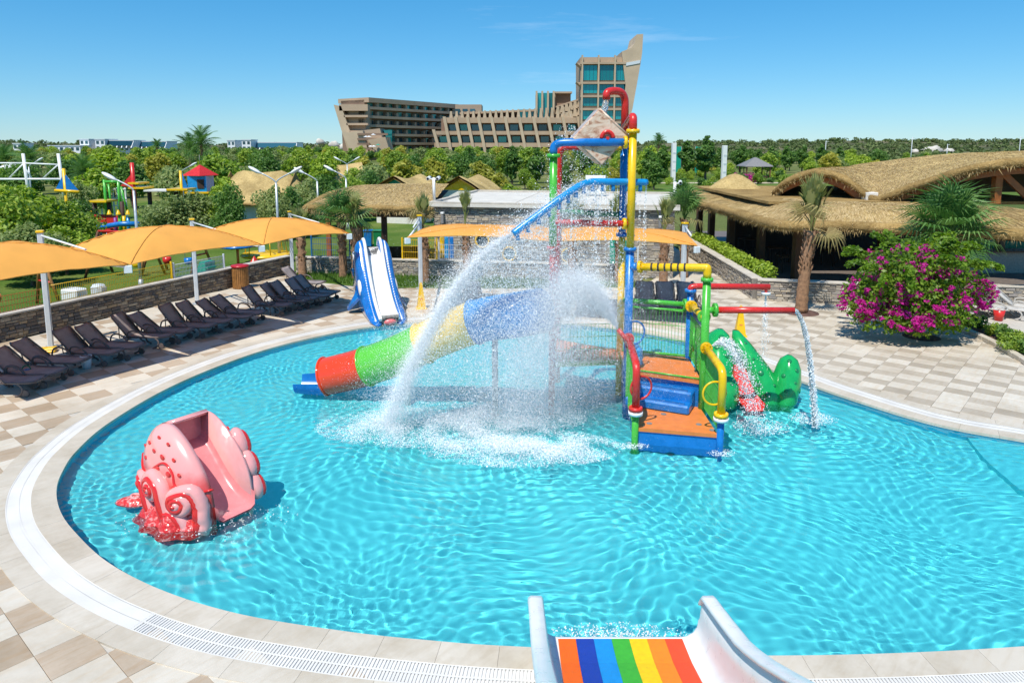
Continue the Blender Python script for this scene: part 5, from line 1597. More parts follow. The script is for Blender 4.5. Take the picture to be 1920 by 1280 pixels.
q = AT(880, 372, 60); hut(q.x, 60, 3.6, 3.2, 2.5, 1.0, M['offwhite'], M['yellow'], 'thatched hut with yellow gable behind the flat roof', (), R(72))
q = AT(496, 395, 55); hut(q.x, 55, 5.2, 4.5, 2.0, 2.2, M['lightgrey'], M['thatch_edge'], 'thatched hut with grey walls among the trees by the double lamp', (), R(-8), .8)
q = AT(640, 345, 85); hut(q.x, 85, 4.0, 4.0, 2.0, 2.0, M['offwhite'], M['thatch_edge'], 'small distant thatched hut just above the shelter roof', (), R(20))

# ---- big thatched pavilion
pv = empty('thatched_pavilion', (0, 0, 0), 0, 'large thatched restaurant pavilion with vaulted roof and timber posts', 'pavilion')
ZE = 3.0
eave = [G(1262, 366, ZE), G(1275, 372, ZE), G(1340, 383, ZE), G(1400, 399, ZE), G(1436, 409, ZE), G(1470, 415, ZE), G(1560, 416, ZE), G(1640, 419, ZE), G(1760, 424, ZE), G(1920, 431, ZE), G(2080, 438, ZE)]
eave = crom(eave, 6)
# lower skirt roof, rising inward
inner = []
for i, p in enumerate(eave):
    t = i / (len(eave) - 1)
    d = Vector((eave[min(i + 1, len(eave) - 1)] - eave[max(i - 1, 0)])); d.normalize()
    nrm = Vector((-d.y, d.x, 0))
    if nrm.x * .3 + nrm.y * 1 < 0 and t > .5: nrm = -nrm
    if t <= .5 and nrm.x < 0: nrm = -nrm
    inner.append(p + nrm * 4.2 + Vector((0, 0, .62)))
ctr = Vector((17.5, 36, 3.72))
def lo_roof(u, v):
    k = u * (len(eave) - 1); i = min(int(k), len(eave) - 2); f = k - i
    e = eave[i].lerp(eave[i + 1], f)
    top = e.lerp(Vector((ctr.x, ctr.y if e.y < 34 else e.y, 3.72)), .34); top.z = 3.62 if e.y < 32 else 3.62 - .3 * min(1, (e.y - 32) / 4)
    p = top.lerp(e, v); p.z += .10 * math.sin(math.pi * v) + .04 * noise.noise(p * 1.2)
    return p
MB().loft([[lo_roof(i / 70, j / 10) for j in range(11)] for i in range(71)], False).build('skirt_roof', M['thatch'], pv)
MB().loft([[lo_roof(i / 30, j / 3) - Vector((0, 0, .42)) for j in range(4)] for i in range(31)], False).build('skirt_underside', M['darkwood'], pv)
ep = [p - Vector((0, 0, .17)) for p in eave]
eave_roll(ep, .27, M['thatch_edge'], pv)
straw_fringe([p - Vector((0, 0, .1)) for p in eave], 8000, .5, .11, M['straw'], pv, (-.15, -.35, -.6), w=.028)
surface_straw(lo_roof, 9000, .45, M['straw'], pv, .02, .035)
# flat inner roof that carries the vaults
MB().box((18.5, 38.5, 3.5), (14, 13, .12)).build('inner_roof', M['thatch_edge'], pv)
# cone over the far end
ck = AT(1378, 331, 43); co_ = Vector((ck.x, 43, 3.2))
MB().lathe([(2.1, -.1), (1.85, .1), (1.35, .46), (.85, .84), (.4, 1.1), (.05, 1.2)], 28, co_).build('thatch_cone', M['thatch'], pv)
straw_fringe([co_ + Vector((1.9 * math.cos(t), 1.9 * math.sin(t), .06)) for t in [2 * math.pi * i / 24 for i in range(25)]], 1500, .15, .06, M['straw'], pv)
# vaulted upper roof: front edge is an arch, a valley, then a long rising arch
FE = [(1452, 358, 36.0), (1472, 338, 35.6), (1505, 323, 35.2), (1545, 318, 34.6), (1585, 330, 34.0), (1615, 352, 33.5), (1643, 369, 33.0), (1668, 362, 32.5), (1705, 347, 32.0), (1760, 328, 31.2), (1830, 309, 30.2), (1920, 297, 29.4), (2020, 300, 28.6), (2120, 330, 28.0)]
front = crom([AT(*p) for p in FE], 5)
BE = [(1490, 345, 48), (1500, 331, 48), (1520, 325, 48), (1548, 318, 47), (1590, 312, 46.5), (1625, 306, 46), (1655, 302, 45.5), (1690, 297, 45), (1730, 293, 44.5), (1790, 288, 44), (1855, 285.5, 43.5), (1935, 284, 43), (2030, 288, 42), (2130, 310, 41)]
backe = crom([AT(*p) for p in BE], 5)
def up_roof(u, v):
    k = u * (len(front) - 1); i = min(int(k), len(front) - 2); f = k - i
    a = front[i].lerp(front[i + 1], f); b_ = backe[i].lerp(backe[i + 1], f)
    p = b_.lerp(a, v)
    p.z += .10 * math.sin(math.pi * v) + .05 * noise.noise(p * 1.1)
    return p
MB().loft([[up_roof(i / 80, j / 16) for j in range(17)] for i in range(81)], False).build('vault_roof', M['thatch'], pv)
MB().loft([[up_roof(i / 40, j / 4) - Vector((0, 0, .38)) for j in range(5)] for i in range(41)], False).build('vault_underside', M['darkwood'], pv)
eave_roll([up_roof(i / 80, 1) - Vector((0, 0, .15)) for i in range(81)], .25, M['thatch_edge'], pv, 'vault_edge')
straw_fringe([up_roof(i / 80, 1) - Vector((0, 0, .1)) for i in range(81)], 8000, .42, .11, M['straw'], pv, (0, -.35, -.45), w=.028)
surface_straw(up_roof, 14000, .5, M['straw'], pv, .02, .035)
for (i0, i1) in ((2, 29), (32, 66)):
    seg = [front[k] - Vector((0, 0, .48)) + Vector((.05, .35, 0)) for k in range(i0, min(i1, len(front)))]
    rings = [[p + Vector((0, -.12, -.16)), p + Vector((0, .12, -.16)), p + Vector((0, .12, .16)), p + Vector((0, -.12, .16))] for p in seg]
    MB().loft(rings, True, True, smooth=False).build('glulam_arch', M['glulam'], pv)
def beam(a, b_, w, h, name, mat='glulam'):
    a, b_ = Vector(a), Vector(b_); d = b_ - a; x, y, z = frame_at(d)
    mm = Matrix((x, y, z)).transposed().to_4x4()
    MB().box((a + b_) / 2, (w, h, d.length), M=mm, bev=.01).build(name, M[mat], pv)
k0 = AT(1872, 318, 30.3); beam((k0.x, 30.3, 3.6), (k0.x, 30.3, k0.z + .1), .3, .3, 'king_post')
kk = AT(1880, 320, 30.3); beam((kk.x, 30.3, kk.z - .1), AT(1985, 425, 29.6), .26, .26, 'strut')
ck = AT(1632, 378, 33.2); MB().box((ck.x, 33.3, 3.55), (.55, .5, .7), bev=.02).build('valley_pier', M['offwhite'], pv)
# second roll under the valley
rl = [AT(1640, 386, 32.4), AT(1700, 387, 31.6), AT(1745, 389, 31.0)]
eave_roll(crom(rl, 5), .26, M['thatch_edge'], pv, 'inner_eave'); straw_fringe(rl, 1200, .14, .06, M['straw'], pv)
for (a, b_) in (((1455, 372), (1500, 371)), ((1545, 371), (1600, 370)), ((1705, 373), (1735, 372)), ((1850, 378), (1905, 377))):
    beam(AT(a[0], a[1], 38), AT(b_[0], b_[1], 38), .05, .07, 'clerestory_rail', 'offwhite')
# posts, floor, back wall, bar
for px, py in ((1310, 452), (1332, 466), (1368, 482), (1424, 503), (1491, 533), (1870, 505), (1650, 512)):
    q = G(px, py); q.x = q.x if px > 1600 else q.x
    MB().box((q.x, q.y, 1.5), (.34, .34, 3.0), R(10), bev=.03).build('post', M['wood'], pv)
beam(eave[4] + Vector((.9, 1.2, -.42)), eave[-2] + Vector((.3, 1.2, -.42)), .2, .32, 'eave_beam', 'wood')
beam(eave[2] + Vector((1.2, -.2, -.42)), eave[22] + Vector((1.2, .6, -.42)), .2, .32, 'eave_beam', 'wood')
M['darkfloor'] = paint('dark_terrace', (.16, .13, .11), .6, .15, .1)  # even dark brown tone for the terrace floor
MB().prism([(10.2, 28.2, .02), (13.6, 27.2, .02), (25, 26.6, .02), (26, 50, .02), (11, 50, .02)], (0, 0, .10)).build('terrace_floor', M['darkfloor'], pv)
MB().box((19.5, 41.5, 1.7), (13, .25, 3.4)).build('back_wall', M['darkwood'], pv)
MB().box((28.2, 42.2, 4.0), (9.5, .2, 1.3)).build('vault_dark_panel', M['darkwood'], pv)  # added dark panel standing in for the shade inside the vault
MB().box((20.5, 33.5, .62), (7.5, .7, 1.0)).build('bar_counter', M['stone_pale'], pv)
MB().box((20.5, 33.4, 1.15), (7.8, .9, .06)).build('bar_top', M['wood'], pv)
q = G(1490, 425, 2.5)
lamp = MB().ball((AT(1487, 425, 31.2)), (.2, .2, .22), 14, 9).build('globe_lamp', M['white'], pv)
# tables and chairs dimly seen inside
for k, (x, y) in enumerate(((13.2, 33.5), (13.6, 36.5), (13.4, 40), (16.5, 30.8), (16.2, 35.5))):
    t = empty('dining_table', (x, y, .12), R(7 * k), ['dark dining table behind the corner post of the pavilion', 'dark dining table behind the second pavilion post', 'dark dining table at the far end of the pavilion', 'dark dining table behind the bougainvillea', 'dark dining table deep inside the pavilion'][k], 'table', 'dining tables in the pavilion')
    MB().box((0, 0, .74), (1.1, .8, .04), bev=.01).build('table_top', M['wood'], t)
    for sx in (-1, 1):
        for sy in (-1, 1): MB().box((sx * .48, sy * .33, .36), (.06, .06, .72)).build('leg', M['darkwood'], t)

# ================================================================== VEGETATION
VR = np.random.default_rng(31)
M['bark'] = paint('bark', (.14, .10, .07), .9, .3, .6, 6)
M['palmbark'] = paint('palm_bark', (.30, .17, .095), .9, .35, .9, 9)
M['leaf_mid'] = leaf_mat('leaf_mid', [(0.0882, 0.1686, 0.0219), (0.1889, 0.2974, 0.0365), (0.3148, 0.4261, 0.0585), (0.4785, 0.5353, 0.0878)])
M['leaf_dark'] = leaf_mat('leaf_dark', [(0.0507, 0.1224, 0.027), (0.1064, 0.211, 0.0405), (0.1772, 0.3058, 0.0574)])
M['leaf_olive'] = leaf_mat('leaf_olive', [(0.1478, 0.2056, 0.0658), (0.2535, 0.3176, 0.1023), (0.3802, 0.4298, 0.1609)])
M['leaf_lime'] = leaf_mat('leaf_lime', [(0.162, 0.2475, 0.0243), (0.3038, 0.429, 0.0473), (0.5063, 0.5691, 0.081)])
M['leaf_yellow'] = leaf_mat('leaf_yellow', [(0.2516, 0.275, 0.0351), (0.4133, 0.4038, 0.0633), (0.5211, 0.4641, 0.0914)])
M['leaf_far'] = leaf_mat('leaf_far', [(0.079, 0.117, 0.039), (0.1316, 0.1794, 0.0546), (0.2106, 0.234, 0.078)], .7, .2)
M['frond'] = leaf_mat('palm_frond', [(.05, .13, .03), (.10, .22, .05), (.19, .31, .09)], .45, .3)
M['frond_dry'] = leaf_mat('dry_frond', [(.22, .16, .06), (.34, .26, .11), (.30, .28, .10)], .7, .3)
M['bract'] = leaf_mat('magenta_bract', [(.36, .008, .17), (.56, .015, .30), (.62, .05, .36)], .6, .4)
def leaf_cloud(clumps, n, size, seed, flat=.75, asp=.5, up=.35):
    """n leaf-sized faces through the outer part of ellipsoid clumps"""
    rg = np.random.default_rng(seed)
    C = np.array([c[:3] for c in clumps], float); Rd = np.array([c[3:6] for c in clumps], float)
    vol = (Rd[:, 0] * Rd[:, 1] * Rd[:, 2]) ** .7; pr = vol / vol.sum()
    k = rg.choice(len(clumps), n, p=pr)
    d = rg.normal(0, 1, (n, 3)); d /= np.linalg.norm(d, axis=1)[:, None]
    rr = rg.uniform(.25, 1.06, n) ** .55
    P = C[k] + d * rr[:, None] * Rd[k]
    nrm = d * .6 + rg.normal(0, .55, (n, 3)) + np.array([0, 0, up]); nrm /= np.linalg.norm(nrm, axis=1)[:, None]
    a = np.cross(nrm, rg.normal(0, 1, (n, 3))); a /= np.linalg.norm(a, axis=1)[:, None]
    b = np.cross(nrm, a)
    s = size * rg.uniform(.6, 1.4, (n, 1))
    V = np.stack([P - a * s, P - b * s * asp + a * s * .1, P + a * s, P + b * s * asp + a * s * .1], 1)
    return V.reshape(-1, 3), np.arange(4 * n).reshape(-1, 4)
def clump_set(seed, h, w, trunk, n=9, lean=0):
    rg = np.random.default_rng(seed); out = []
    for i in range(n):
        t = (i + .5) / n; z = trunk + (h - trunk) * (.12 + .8 * t)
        rad = w / 2 * (math.sin(math.pi * (.18 + .74 * t)) ** .8)
        a = rg.uniform(0, 6.28); q = rad * rg.uniform(.15, .62)
        s = rad * rg.uniform(.42, .7)
        out.append((q * math.cos(a), q * math.sin(a), z, s, s, s * rg.uniform(.55, .9)))
    out.append((0, 0, trunk + (h - trunk) * .45, w * .32, w * .32, (h - trunk) * .35))
    return out
def tree_parts(seed, h, w, trunk, leaf, n, mat, clumps=9, limbs=4):
    cs = clump_set(seed, h, w, trunk, clumps)
    V, F = leaf_cloud(cs, n, leaf, seed + 1)
    crown = npmesh('crown', V, F, [mat])
    rg = random.Random(seed); mb = MB()
    top = Vector((rg.uniform(-.1, .1) * w, rg.uniform(-.1, .1) * w, trunk + (h - trunk) * .6))
    tr = max(.05, h * .024)
    mid = Vector((rg.uniform(-.04, .04) * h, rg.uniform(-.04, .04) * h, trunk * .8))
    mb.tube(crom([(0, 0, -.1), mid, top], 4), [tr * 1.35, tr * 1.15, tr * 1.05, tr, tr * .95, tr * .8, tr * .6, tr * .45, tr * .3], 7, True)
    for c in cs[:limbs + 2]:
        s = mid.lerp(top, rg.uniform(.1, .7)); e = Vector(c[:3])
        mb.tube([s, s.lerp(e, .5) + Vector((0, 0, .08 * h * rg.uniform(-.3, .6))), e], [tr * .5, tr * .35, tr * .15], 5, False)
    return mb.mesh('trunk', M['bark']), crown
def plant(parts, loc, rz, sc, label, cat, group=None, name='tree'):
    r = empty(name, loc, rz, label, cat, group)
    r.scale = sc if hasattr(sc, '__len__') else (sc, sc, sc)
    put('trunk', parts[0], None, r); put('crown', parts[1], None, r)
    return r
BUSH = [tree_parts(100 + i, 4.0, 3.7, .35, .105, 6500, M[m], 13) for i, m in enumerate(('leaf_mid', 'leaf_olive', 'leaf_lime', 'leaf_dark'))]
TREE = [tree_parts(200 + i, 5.2, w, tr, .21, 2500, M[m], 12) for i, (m, w, tr) in enumerate((('leaf_mid', 4.6, .9), ('leaf_dark', 4.0, 1.2), ('leaf_olive', 4.4, .8), ('leaf_lime', 4.2, .7), ('leaf_yellow', 3.8, .6), ('leaf_mid', 3.4, .5), ('leaf_dark', 5.0, .8)))]
CON = [tree_parts(300 + i, 8.0, 3.6, .8, .30, 1900, M[m], 14) for i, m in enumerate(('leaf_dark', 'leaf_dark'))]
SHRUB = [tree_parts(320 + i, 1.3, 1.7, .12, .10, 900, M[m], 6) for i, m in enumerate(('leaf_lime', 'leaf_mid', 'leaf_dark'))]
VRR = random.Random(77)
near_list = [(8, 33, 0, 1.12, 1.15), (62, 36, 2, 1.06, 1.2), (112, 37.5, 0, .86, 1.0), (136, 41, 3, .80, .8), (40, 30.5, 1, .72, .95), (112, 33.5, 2, .62, .8), (-50, 33, 0, 1.1, 1.2), (150, 50, 1, .95, .7),
             (300, 44, 1, .72, .85), (332, 42.5, 1, .82, 1.0), (372, 43.5, 1, .88, 1.0), (418, 44, 2, 1.08, .78), (428, 42, 3, 1.0, .7), (510, 46, 1, .92, .8), (548, 47, 3, .9, .8), (575, 50, 1, 1.0, .9), (615, 53, 3, 1.05, .9), (660, 58, 0, 1.0, 1.0), (700, 62, 3, 1.05, 1.1)]
near_lab = ['bushy green shrub at the picture edge behind the near canopy', 'pale green bushy tree under the blue triangular sail', 'dark bushy tree below the white mast frame', 'dark green tree just behind the yellow sail mast', 'olive grey shrub low behind the first canopy post', 'light green shrub in front of the yellow mast', 'bushy tree partly outside the picture by the near canopy', 'grey green tree between the blue sail and the green climbing frame',
            'olive shrub with thin leaves beside the grey street lamp', 'olive grey bush above the middle canopy', 'olive grey bush right below the red roofed play house', 'bright leafy tree beside the grey walled hut', 'dark leafy tree in front of the grey walled hut', 'olive tree behind the double street lamp', 'dark green tree beside the double street lamp', 'grey green tree behind the single street lamp', 'dark round tree between two single street lamps', 'green tree behind the thatched shelter', 'dark tree behind the ridge of the thatched shelter']
for (px, y, k, sh_, sw), lb in zip(near_list, near_lab):
    x = (px - 960) * y / FOC
    plant(BUSH[k], (x, y, -.05), VRR.uniform(0, 6.28), (sw, sw, sh_), lb, 'tree', None, 'bushy_tree')
# wooded belt behind the park
rows = [(66, 1.0), (80, 1.05), (98, 1.1), (122, 1.12), (150, 1.15), (190, 1.18), (240, 1.2), (300, 1.25)]
nb_ = 0
for ri, (y, s0) in enumerate(rows):
    px = -40 + VRR.uniform(0, 40)
    while px < 1235:
        x = (px - 960) * y / FOC + VRR.uniform(-1, 1); yy = y + VRR.uniform(-7, 7) * (1 + y / 200)
        sc = s0 * VRR.uniform(.66, 1.08)
        skip = (y < 70 and 420 < px < 860) or (y < 90 and 1030 < px) or (y < 75 and px < 150)
        if 905 < px < 1010 and y < 100: sc *= .75
        if y <= 100 and px > 900: sc *= .8
        if not skip:
            k = VRR.choice((0, 1, 2, 3, 4, 5, 6, 0, 3, 2))
            g = ('trees left of the ship hotel' if px < 620 else 'trees in front of the ship hotel')
            lb = {0: 'leafy green tree', 1: 'dark green tree', 2: 'grey green olive tree', 3: 'light green tree', 4: 'yellowish green tree', 5: 'slim green tree', 6: 'wide dark green tree'}[k]
            zone = next(z_ for lim, z_ in ((100, 'behind the white mast frame'), (170, 'below the white hotel cubes'), (260, 'behind the red mast'), (340, 'below the far white hotel row'), (420, 'around the tall feather palms'), (520, 'behind the grey walled hut'), (620, 'just left of the ship hotel'), (740, 'below the hotel stern'), (840, 'below the balcony wing'), (960, 'below the ribbed hotel bays'), (1060, 'below the hotel deck house'), (1300, 'below the prow tower')) if px < lim)
            lb += ', ' + ('front', 'second', 'third', 'fourth', 'fifth', 'sixth', 'seventh', 'hindmost')[ri] + ' row of trees ' + zone
            plant(TREE[k], (x, yy, -.1), VRR.uniform(0, 6.28), (sc * VRR.uniform(.9, 1.25), sc * VRR.uniform(.9, 1.25), sc), lb, 'tree', g)
            nb_ += 1
        px += (4.2 * s0 * FOC / y) * VRR.uniform(.62, 1.0)
# taller trees and conifers on the right
for i in range(26):
    px = VRR.uniform(1195, 1960); y = VRR.uniform(140, 165); s = VRR.uniform(.5, 1.0)
    plant(TREE[VRR.choice((0, 3, 2, 5, 4))], ((px - 960) * y / FOC, y, -.03), VRR.uniform(0, 6.28), (s * 1.3, s * 1.3, s), 'low bushy tree along the back edge of the meadow ' + ('by the pylons' if px < 1400 else 'above the first roof arch' if px < 1600 else 'above the pavilion vault'), 'tree', 'bushy trees along the meadow', 'tree')
for i, (px, y, k, h) in enumerate(((1215, 120, 0, .8), (1240, 135, 1, .85), (1262, 150, 0, .9), (1286, 140, 1, .95), (1322, 130, 0, 1.08), (1305, 150, 1, .8), (1345, 155, 0, .78), (1385, 160, 1, .85), (1420, 170, 0, .75), (1445, 150, 1, .8), (1470, 165, 0, .85), (1500, 170, 1, .85), (1535, 175, 0, .9), (1570, 180, 1, .8), (1225, 100, 1, .62), (880, 120, 0, .8), (960, 112, 1, .82), (1008, 105, 0, .8))):
    plant(CON[k], ((px - 960) * y / FOC, y, -.1), VRR.uniform(0, 6.28), (h * 1.15, h * 1.15, h), ('tall dark tree standing above the meadow ' + ('left of the first white pylon' if px < 1262 else 'between the two white pylons' if px < 1358 else 'right of the second white pylon' if px < 1480 else 'behind the arch of the pavilion roof')) if px > 1200 else 'tall dark tree in front of the ship hotel bays', 'tree', 'tall trees by the meadow' if px > 1200 else 'tall trees by the hotel', 'tall_tree')
for i in range(46):
    px = VRR.uniform(1205, 1470); y = VRR.uniform(96, 150); s = VRR.uniform(.7, 1.5)
    plant(SHRUB[VRR.choice((0, 1, 1, 2))], ((px - 960) * y / FOC, y, -.03), VRR.uniform(0, 6.28), s, 'round low shrub in the %s of the meadow %s' % ('near part' if y < 112 else 'middle' if y < 130 else 'far part', 'beside the tower pole' if px < 1290 else 'above the thatched cone' if px > 1380 else 'below the tall dark trees'), 'shrub', 'round shrubs in the meadow', 'shrub')
for i in range(40):
    px = VRR.uniform(1180, 1930); y = VRR.uniform(165, 260); s = VRR.uniform(.7, 1.1)
    plant(TREE[VRR.choice((0, 1, 2, 3, 6))], ((px - 960) * y / FOC, y, -.03), VRR.uniform(0, 6.28), s, 'green tree in the %s beyond the meadow %s' % ('near row' if y < 195 else 'middle row' if y < 230 else 'far row', 'left of the kiosk' if px < 1400 else 'above the first roof arch' if px < 1600 else 'above the roof valley' if px < 1760 else 'above the big roof vault'), 'tree', 'tree row beyond the meadow', 'tree')

# ---- palms
def fan_frond(seed, n=26, L_=1.0, pet=.9, droop=.35, mat=None, spread=150):
    rg = random.Random(seed); mb = MB()
    P = [Vector((0, 0, 0)), Vector((pet * .5, 0, .12 * pet)), Vector((pet, 0, .1 * pet))]
    mb.tube(P, [.03, .022, .014], 5, False)
    o = P[-1]
    for k in range(n):
        a = R(-spread + 2 * spread * k / (n - 1)); l_ = L_ * (1 - .35 * abs(k / (n - 1) - .5) * 2) * rg.uniform(.85, 1.05)
        d = Vector((math.cos(a), math.sin(a), .12)); s = Vector((-d.y, d.x, 0)) * .028
        m_ = o + d * l_ * .6 + Vector((0, 0, .05)); e = o + d * l_ + Vector((0, 0, -droop * l_ * rg.uniform(.5, 1.3)))
        mb.add([o - s * .4, o + s * .4, m_ + s, e, m_ - s], [(0, 1, 2, 4), (4, 2, 3)])
    return mb.mesh('frond', mat or M['frond'])
def feather_frond(seed, L_=2.2, n=22, mat=None):
    rg = random.Random(seed); mb = MB(); pts = []
    for i in range(9):
        t = i / 8; pts.append(Vector((L_ * t * (1 - .12 * t), 0, L_ * (.45 * t - .62 * t * t))))
    mb.tube(pts, [.03 * (1 - .8 * i / 8) for i in range(9)], 4, False)
    for k in range(n):
        t = .12 + .86 * k / n; i = min(7, int(t * 8)); p = pts[i].lerp(pts[i + 1], t * 8 - i)
        for sd in (-1, 1):
            l_ = .55 * L_ / 2.2 * math.sin(math.pi * min(1, .25 + t * .75)) ** .6 + .12; d = Vector((.55, sd, -.25 + rg.uniform(-.2, .1))).normalized()
            w = Vector((.03, 0, 0))
            mb.add([p - w, p + w, p + d * l_], [(0, 1, 2)])
    return mb.mesh('frond', mat or M['frond'])
FAN = [fan_frond(i) for i in range(4)]; FAND = [fan_frond(10 + i, 18, .8, .6, .7, M['frond_dry'], 110) for i in range(2)]
M['frond_tied'] = leaf_mat('tied_frond', [(.15, .20, .045), (.26, .30, .085), (.38, .36, .14)], .5, .35)
TIED = [fan_frond(30 + i, 14, 1.0, .75, .06, M['frond_tied'], 24) for i in range(3)]
FEA = [feather_frond(i) for i in range(3)]
def palm(loc, th, r0, label, fronds, n=26, elev=(-25, 80), sc=1.0, lean=(0, 0), dry=0, cat='palm', group=None, head=1.0, name='palm_tree'):
    rt = empty(name, loc, VRR.uniform(0, 6.28), label, cat, group)
    top = Vector((lean[0], lean[1], th)); mb = MB(); m_ = 18; pts = []; rs = []
    for i in range(m_ + 1):
        t = i / m_; pts.append(Vector((lean[0] * t * t, lean[1] * t * t, th * t))); rs.append(r0 * (1.18 - .32 * t) * (1.06 if i % 2 else .94))
    mb.tube(pts, rs, 12)
    mb.build('trunk', M['palmbark'], rt)
    # old leaf bases
    bm_ = MB()
    for k in range(int(th * 26)):
        z = th * (.42 + .56 * VRR.random()); a = VRR.uniform(0, 6.28); p = Vector((lean[0] * (z / th) ** 2 + r0 * .95 * math.cos(a), lean[1] * (z / th) ** 2 + r0 * .95 * math.sin(a), z))
        bm_.cyl(p, p + Vector((math.cos(a) * .07, math.sin(a) * .07, .16)), .035, .012, 5)
    tag(bm_.build('leaf_bases', M['palmbark'], rt), kind='stuff')
    for k in range(n):
        t = (k + .5) / n; el = R(elev[0] + (elev[1] - elev[0]) * t ** .8); az = k * 2.399 + VRR.uniform(-.2, .2)
        me = VRR.choice(fronds)
        f = put('frond', me, None, rt, top, (VRR.uniform(-.3, .3), -el, az), sc * VRR.uniform(.85, 1.1))
    for k in range(dry):
        put('dry_frond', VRR.choice(FAND), None, rt, top + Vector((0, 0, .1)), (VRR.uniform(-.5, .5), -R(VRR.uniform(35, 75)) if k % 5 else R(20), k * 2.399), sc * VRR.uniform(.75, 1.05))
    return rt
# fan palm behind the bougainvillea
palm(((1786 - 960) * 26.3 / FOC, 26.3, 0), 2.75, .2, 'big green fan palm behind the bougainvillea', FAN, 34, (-35, 82), 1.22, (0, 0), 3)
# young palm with tied leaves by the pavilion
q = G(1502, 586); pr = palm((q.x, q.y, 0), 3.0, .19, 'palm with tied upright leaves and dry hanging fronds by the pavilion corner', TIED, 20, (62, 89), 1.2, (.18, .1), 6)
MB().lathe([(.62, 0), (.60, .012), (.0, .02)], 24).build('soil_ring', M['soil'], pr)
# palms along the bath house
for k, (px, py, th, lb, nf, el, dry) in enumerate(((568, 522, 1.9, 'stout palm trunk beside the last canopy post', 5, (55, 80), 2), (644, 522, 2.6, 'palm with a round fan crown left of the whale slide', 20, (-20, 80), 4), (668, 526, 2.4, 'palm with tied leaves right behind the whale slide', 6, (70, 86), 2), (798, 532, 2.5, 'palm with hanging dry fronds behind the canopy post by the house', 6, (60, 85), 9),
      (877, 530, 2.6, 'palm trunk rising behind the orange canopy beside the porthole', 6, (68, 86), 0), (1072, 535, 2.3, 'palm trunk behind the spray in front of the house', 5, (60, 84), 1), (1160, 535, 2.5, 'palm trunk left of the tall blue pole, before the house', 5, (60, 84), 1), (1243, 545, 2.4, 'palm trunk right of the tall blue pole, before the house', 6, (60, 84), 2), (1282, 520, 2.7, 'bushy palm by the end wall of the bath house', 14, (40, 84), 2))):
    q = G(px, py); palm((q.x, q.y, 0), th, .17, lb, FAN if nf > 10 else TIED, nf + (0 if nf > 10 else 4), el, .95, (VRR.uniform(-.1, .1), 0), dry, group='palms along the bath house')
# feather palms in the belt
for k, (px, py, y, th, s) in enumerate(((362, 262, 112, 5.6, 1.5), (384, 258, 108, 6.3, 1.55), (1232, 252, 150, 7.0, 1.0), (60, 275, 90, 4.2, 1.3), (20, 280, 95, 4.0, 1.3), (300, 268, 200, 6, 1.2), (160, 290, 80, 3.0, 1.2))):
    palm(((px - 960) * y / FOC, y, 0), th, .2, ['tall feather palm with swept crown above the belt', 'feather palm leaning beside the tallest palm', 'lone distant palm above the meadow trees', 'feather palm behind the white mast frame', 'feather palm at the picture edge behind the mast frame', 'small distant palm against the white hotel', 'short feather palm below the white hotel'][k], FEA, 26, (-40, 82), s, (VRR.uniform(-.3, .3), 0), 0)

# ---- bougainvillea
bq = G(1722, 632)
bou = empty('bougainvillea', bq, 0, 'round bougainvillea bush covered in magenta flowers on the paving', 'bush')
mb = MB(); mb.tube([(0, 0, -.05), (.03, .02, .35), (.12, .05, .8), (.1, .05, 1.3)], [.13, .11, .10, .06], 10)
for a in range(7):
    t = a * .9; mb.tube([(.08, .04, .6), (.5 * math.cos(t), .5 * math.sin(t), 1.2), (1.3 * math.cos(t), 1.3 * math.sin(t), 1.9)], [.07, .05, .02], 6)
mb.build('trunk', M['bark'], bou)
bcl = [(-.05, 0, 1.9, 1.45, 1.35, 1.05), (-1.0, -.1, 1.6, .95, .9, .7), (1.05, .05, 1.75, .95, .95, .75), (.1, -.7, 1.35, 1.2, .8, .65), (-.3, .1, 2.5, .95, .95, .7), (.6, .1, 2.55, .85, .85, .6), (-1.5, -.2, 1.25, .65, .6, .5), (1.6, 0, 1.55, .62, .6, .6), (-.6, -.9, .95, .7, .5, .35), (.5, -.9, .95, .65, .5, .35), (.2, .6, 1.8, 1.3, .9, .9), (-1.1, -.5, .82, .85, .6, .42), (.75, -.5, .82, .85, .6, .42), (-.2, -.8, .72, .8, .5, .36)]
bcl = [(c[0] * 1.12 - .30, c[1] * 1.1, c[2] * 1.04 - .12, c[3] * 1.1, c[4] * 1.08, c[5] * 1.06) for c in bcl]
brg = np.random.default_rng(6)
tw_ = []
for k in range(26):
    a = brg.uniform(0, 6.28); e = brg.uniform(.1, 1.2); d = np.array([math.cos(a) * math.cos(e), math.sin(a) * math.cos(e), math.sin(e)])
    b0 = np.array([-.3, 0, 1.85]) + d * np.array([2.0, 1.45, 1.25])
    for s in range(5): tw_.append((*(b0 + d * .17 * s + np.array([0, 0, -.02 * s * s])), .12, .12, .09))
V, F = leaf_cloud(bcl + tw_ * 3, 17000, .066, 71, up=.5, asp=.6)
put('foliage', npmesh('foliage', V, F, [leaf_mat('bougainvillea_leaf', [(.05, .11, .01), (.13, .25, .022), (.25, .37, .04), (.40, .47, .07)], .45, .45)]), None, bou)
fc = []
for k in range(420):
    c0 = bcl[brg.integers(0, 9)]; d = brg.normal(0, 1, 3); d /= np.linalg.norm(d)
    d[2] = d[2] * .8 - .12; d[1] = -abs(d[1]) if brg.random() < .7 else d[1]
    s = brg.uniform(.04, .15)
    fc.append((*(np.array(c0[:3]) + d * np.array(c0[3:]) * 1.0), s, s, s * .8))
V, F = leaf_cloud(fc, 6800, .045, 72, asp=.75)
o = put('flowers', npmesh('flowers', V, F, [M['bract']]), None, bou); tag(o, kind='stuff')
MB().lathe([(.55, 0), (.5, .012), (.3, .035), (0, .05)], 28, (.12, .05, 0)).build('soil_ring', M['soil'], bou)
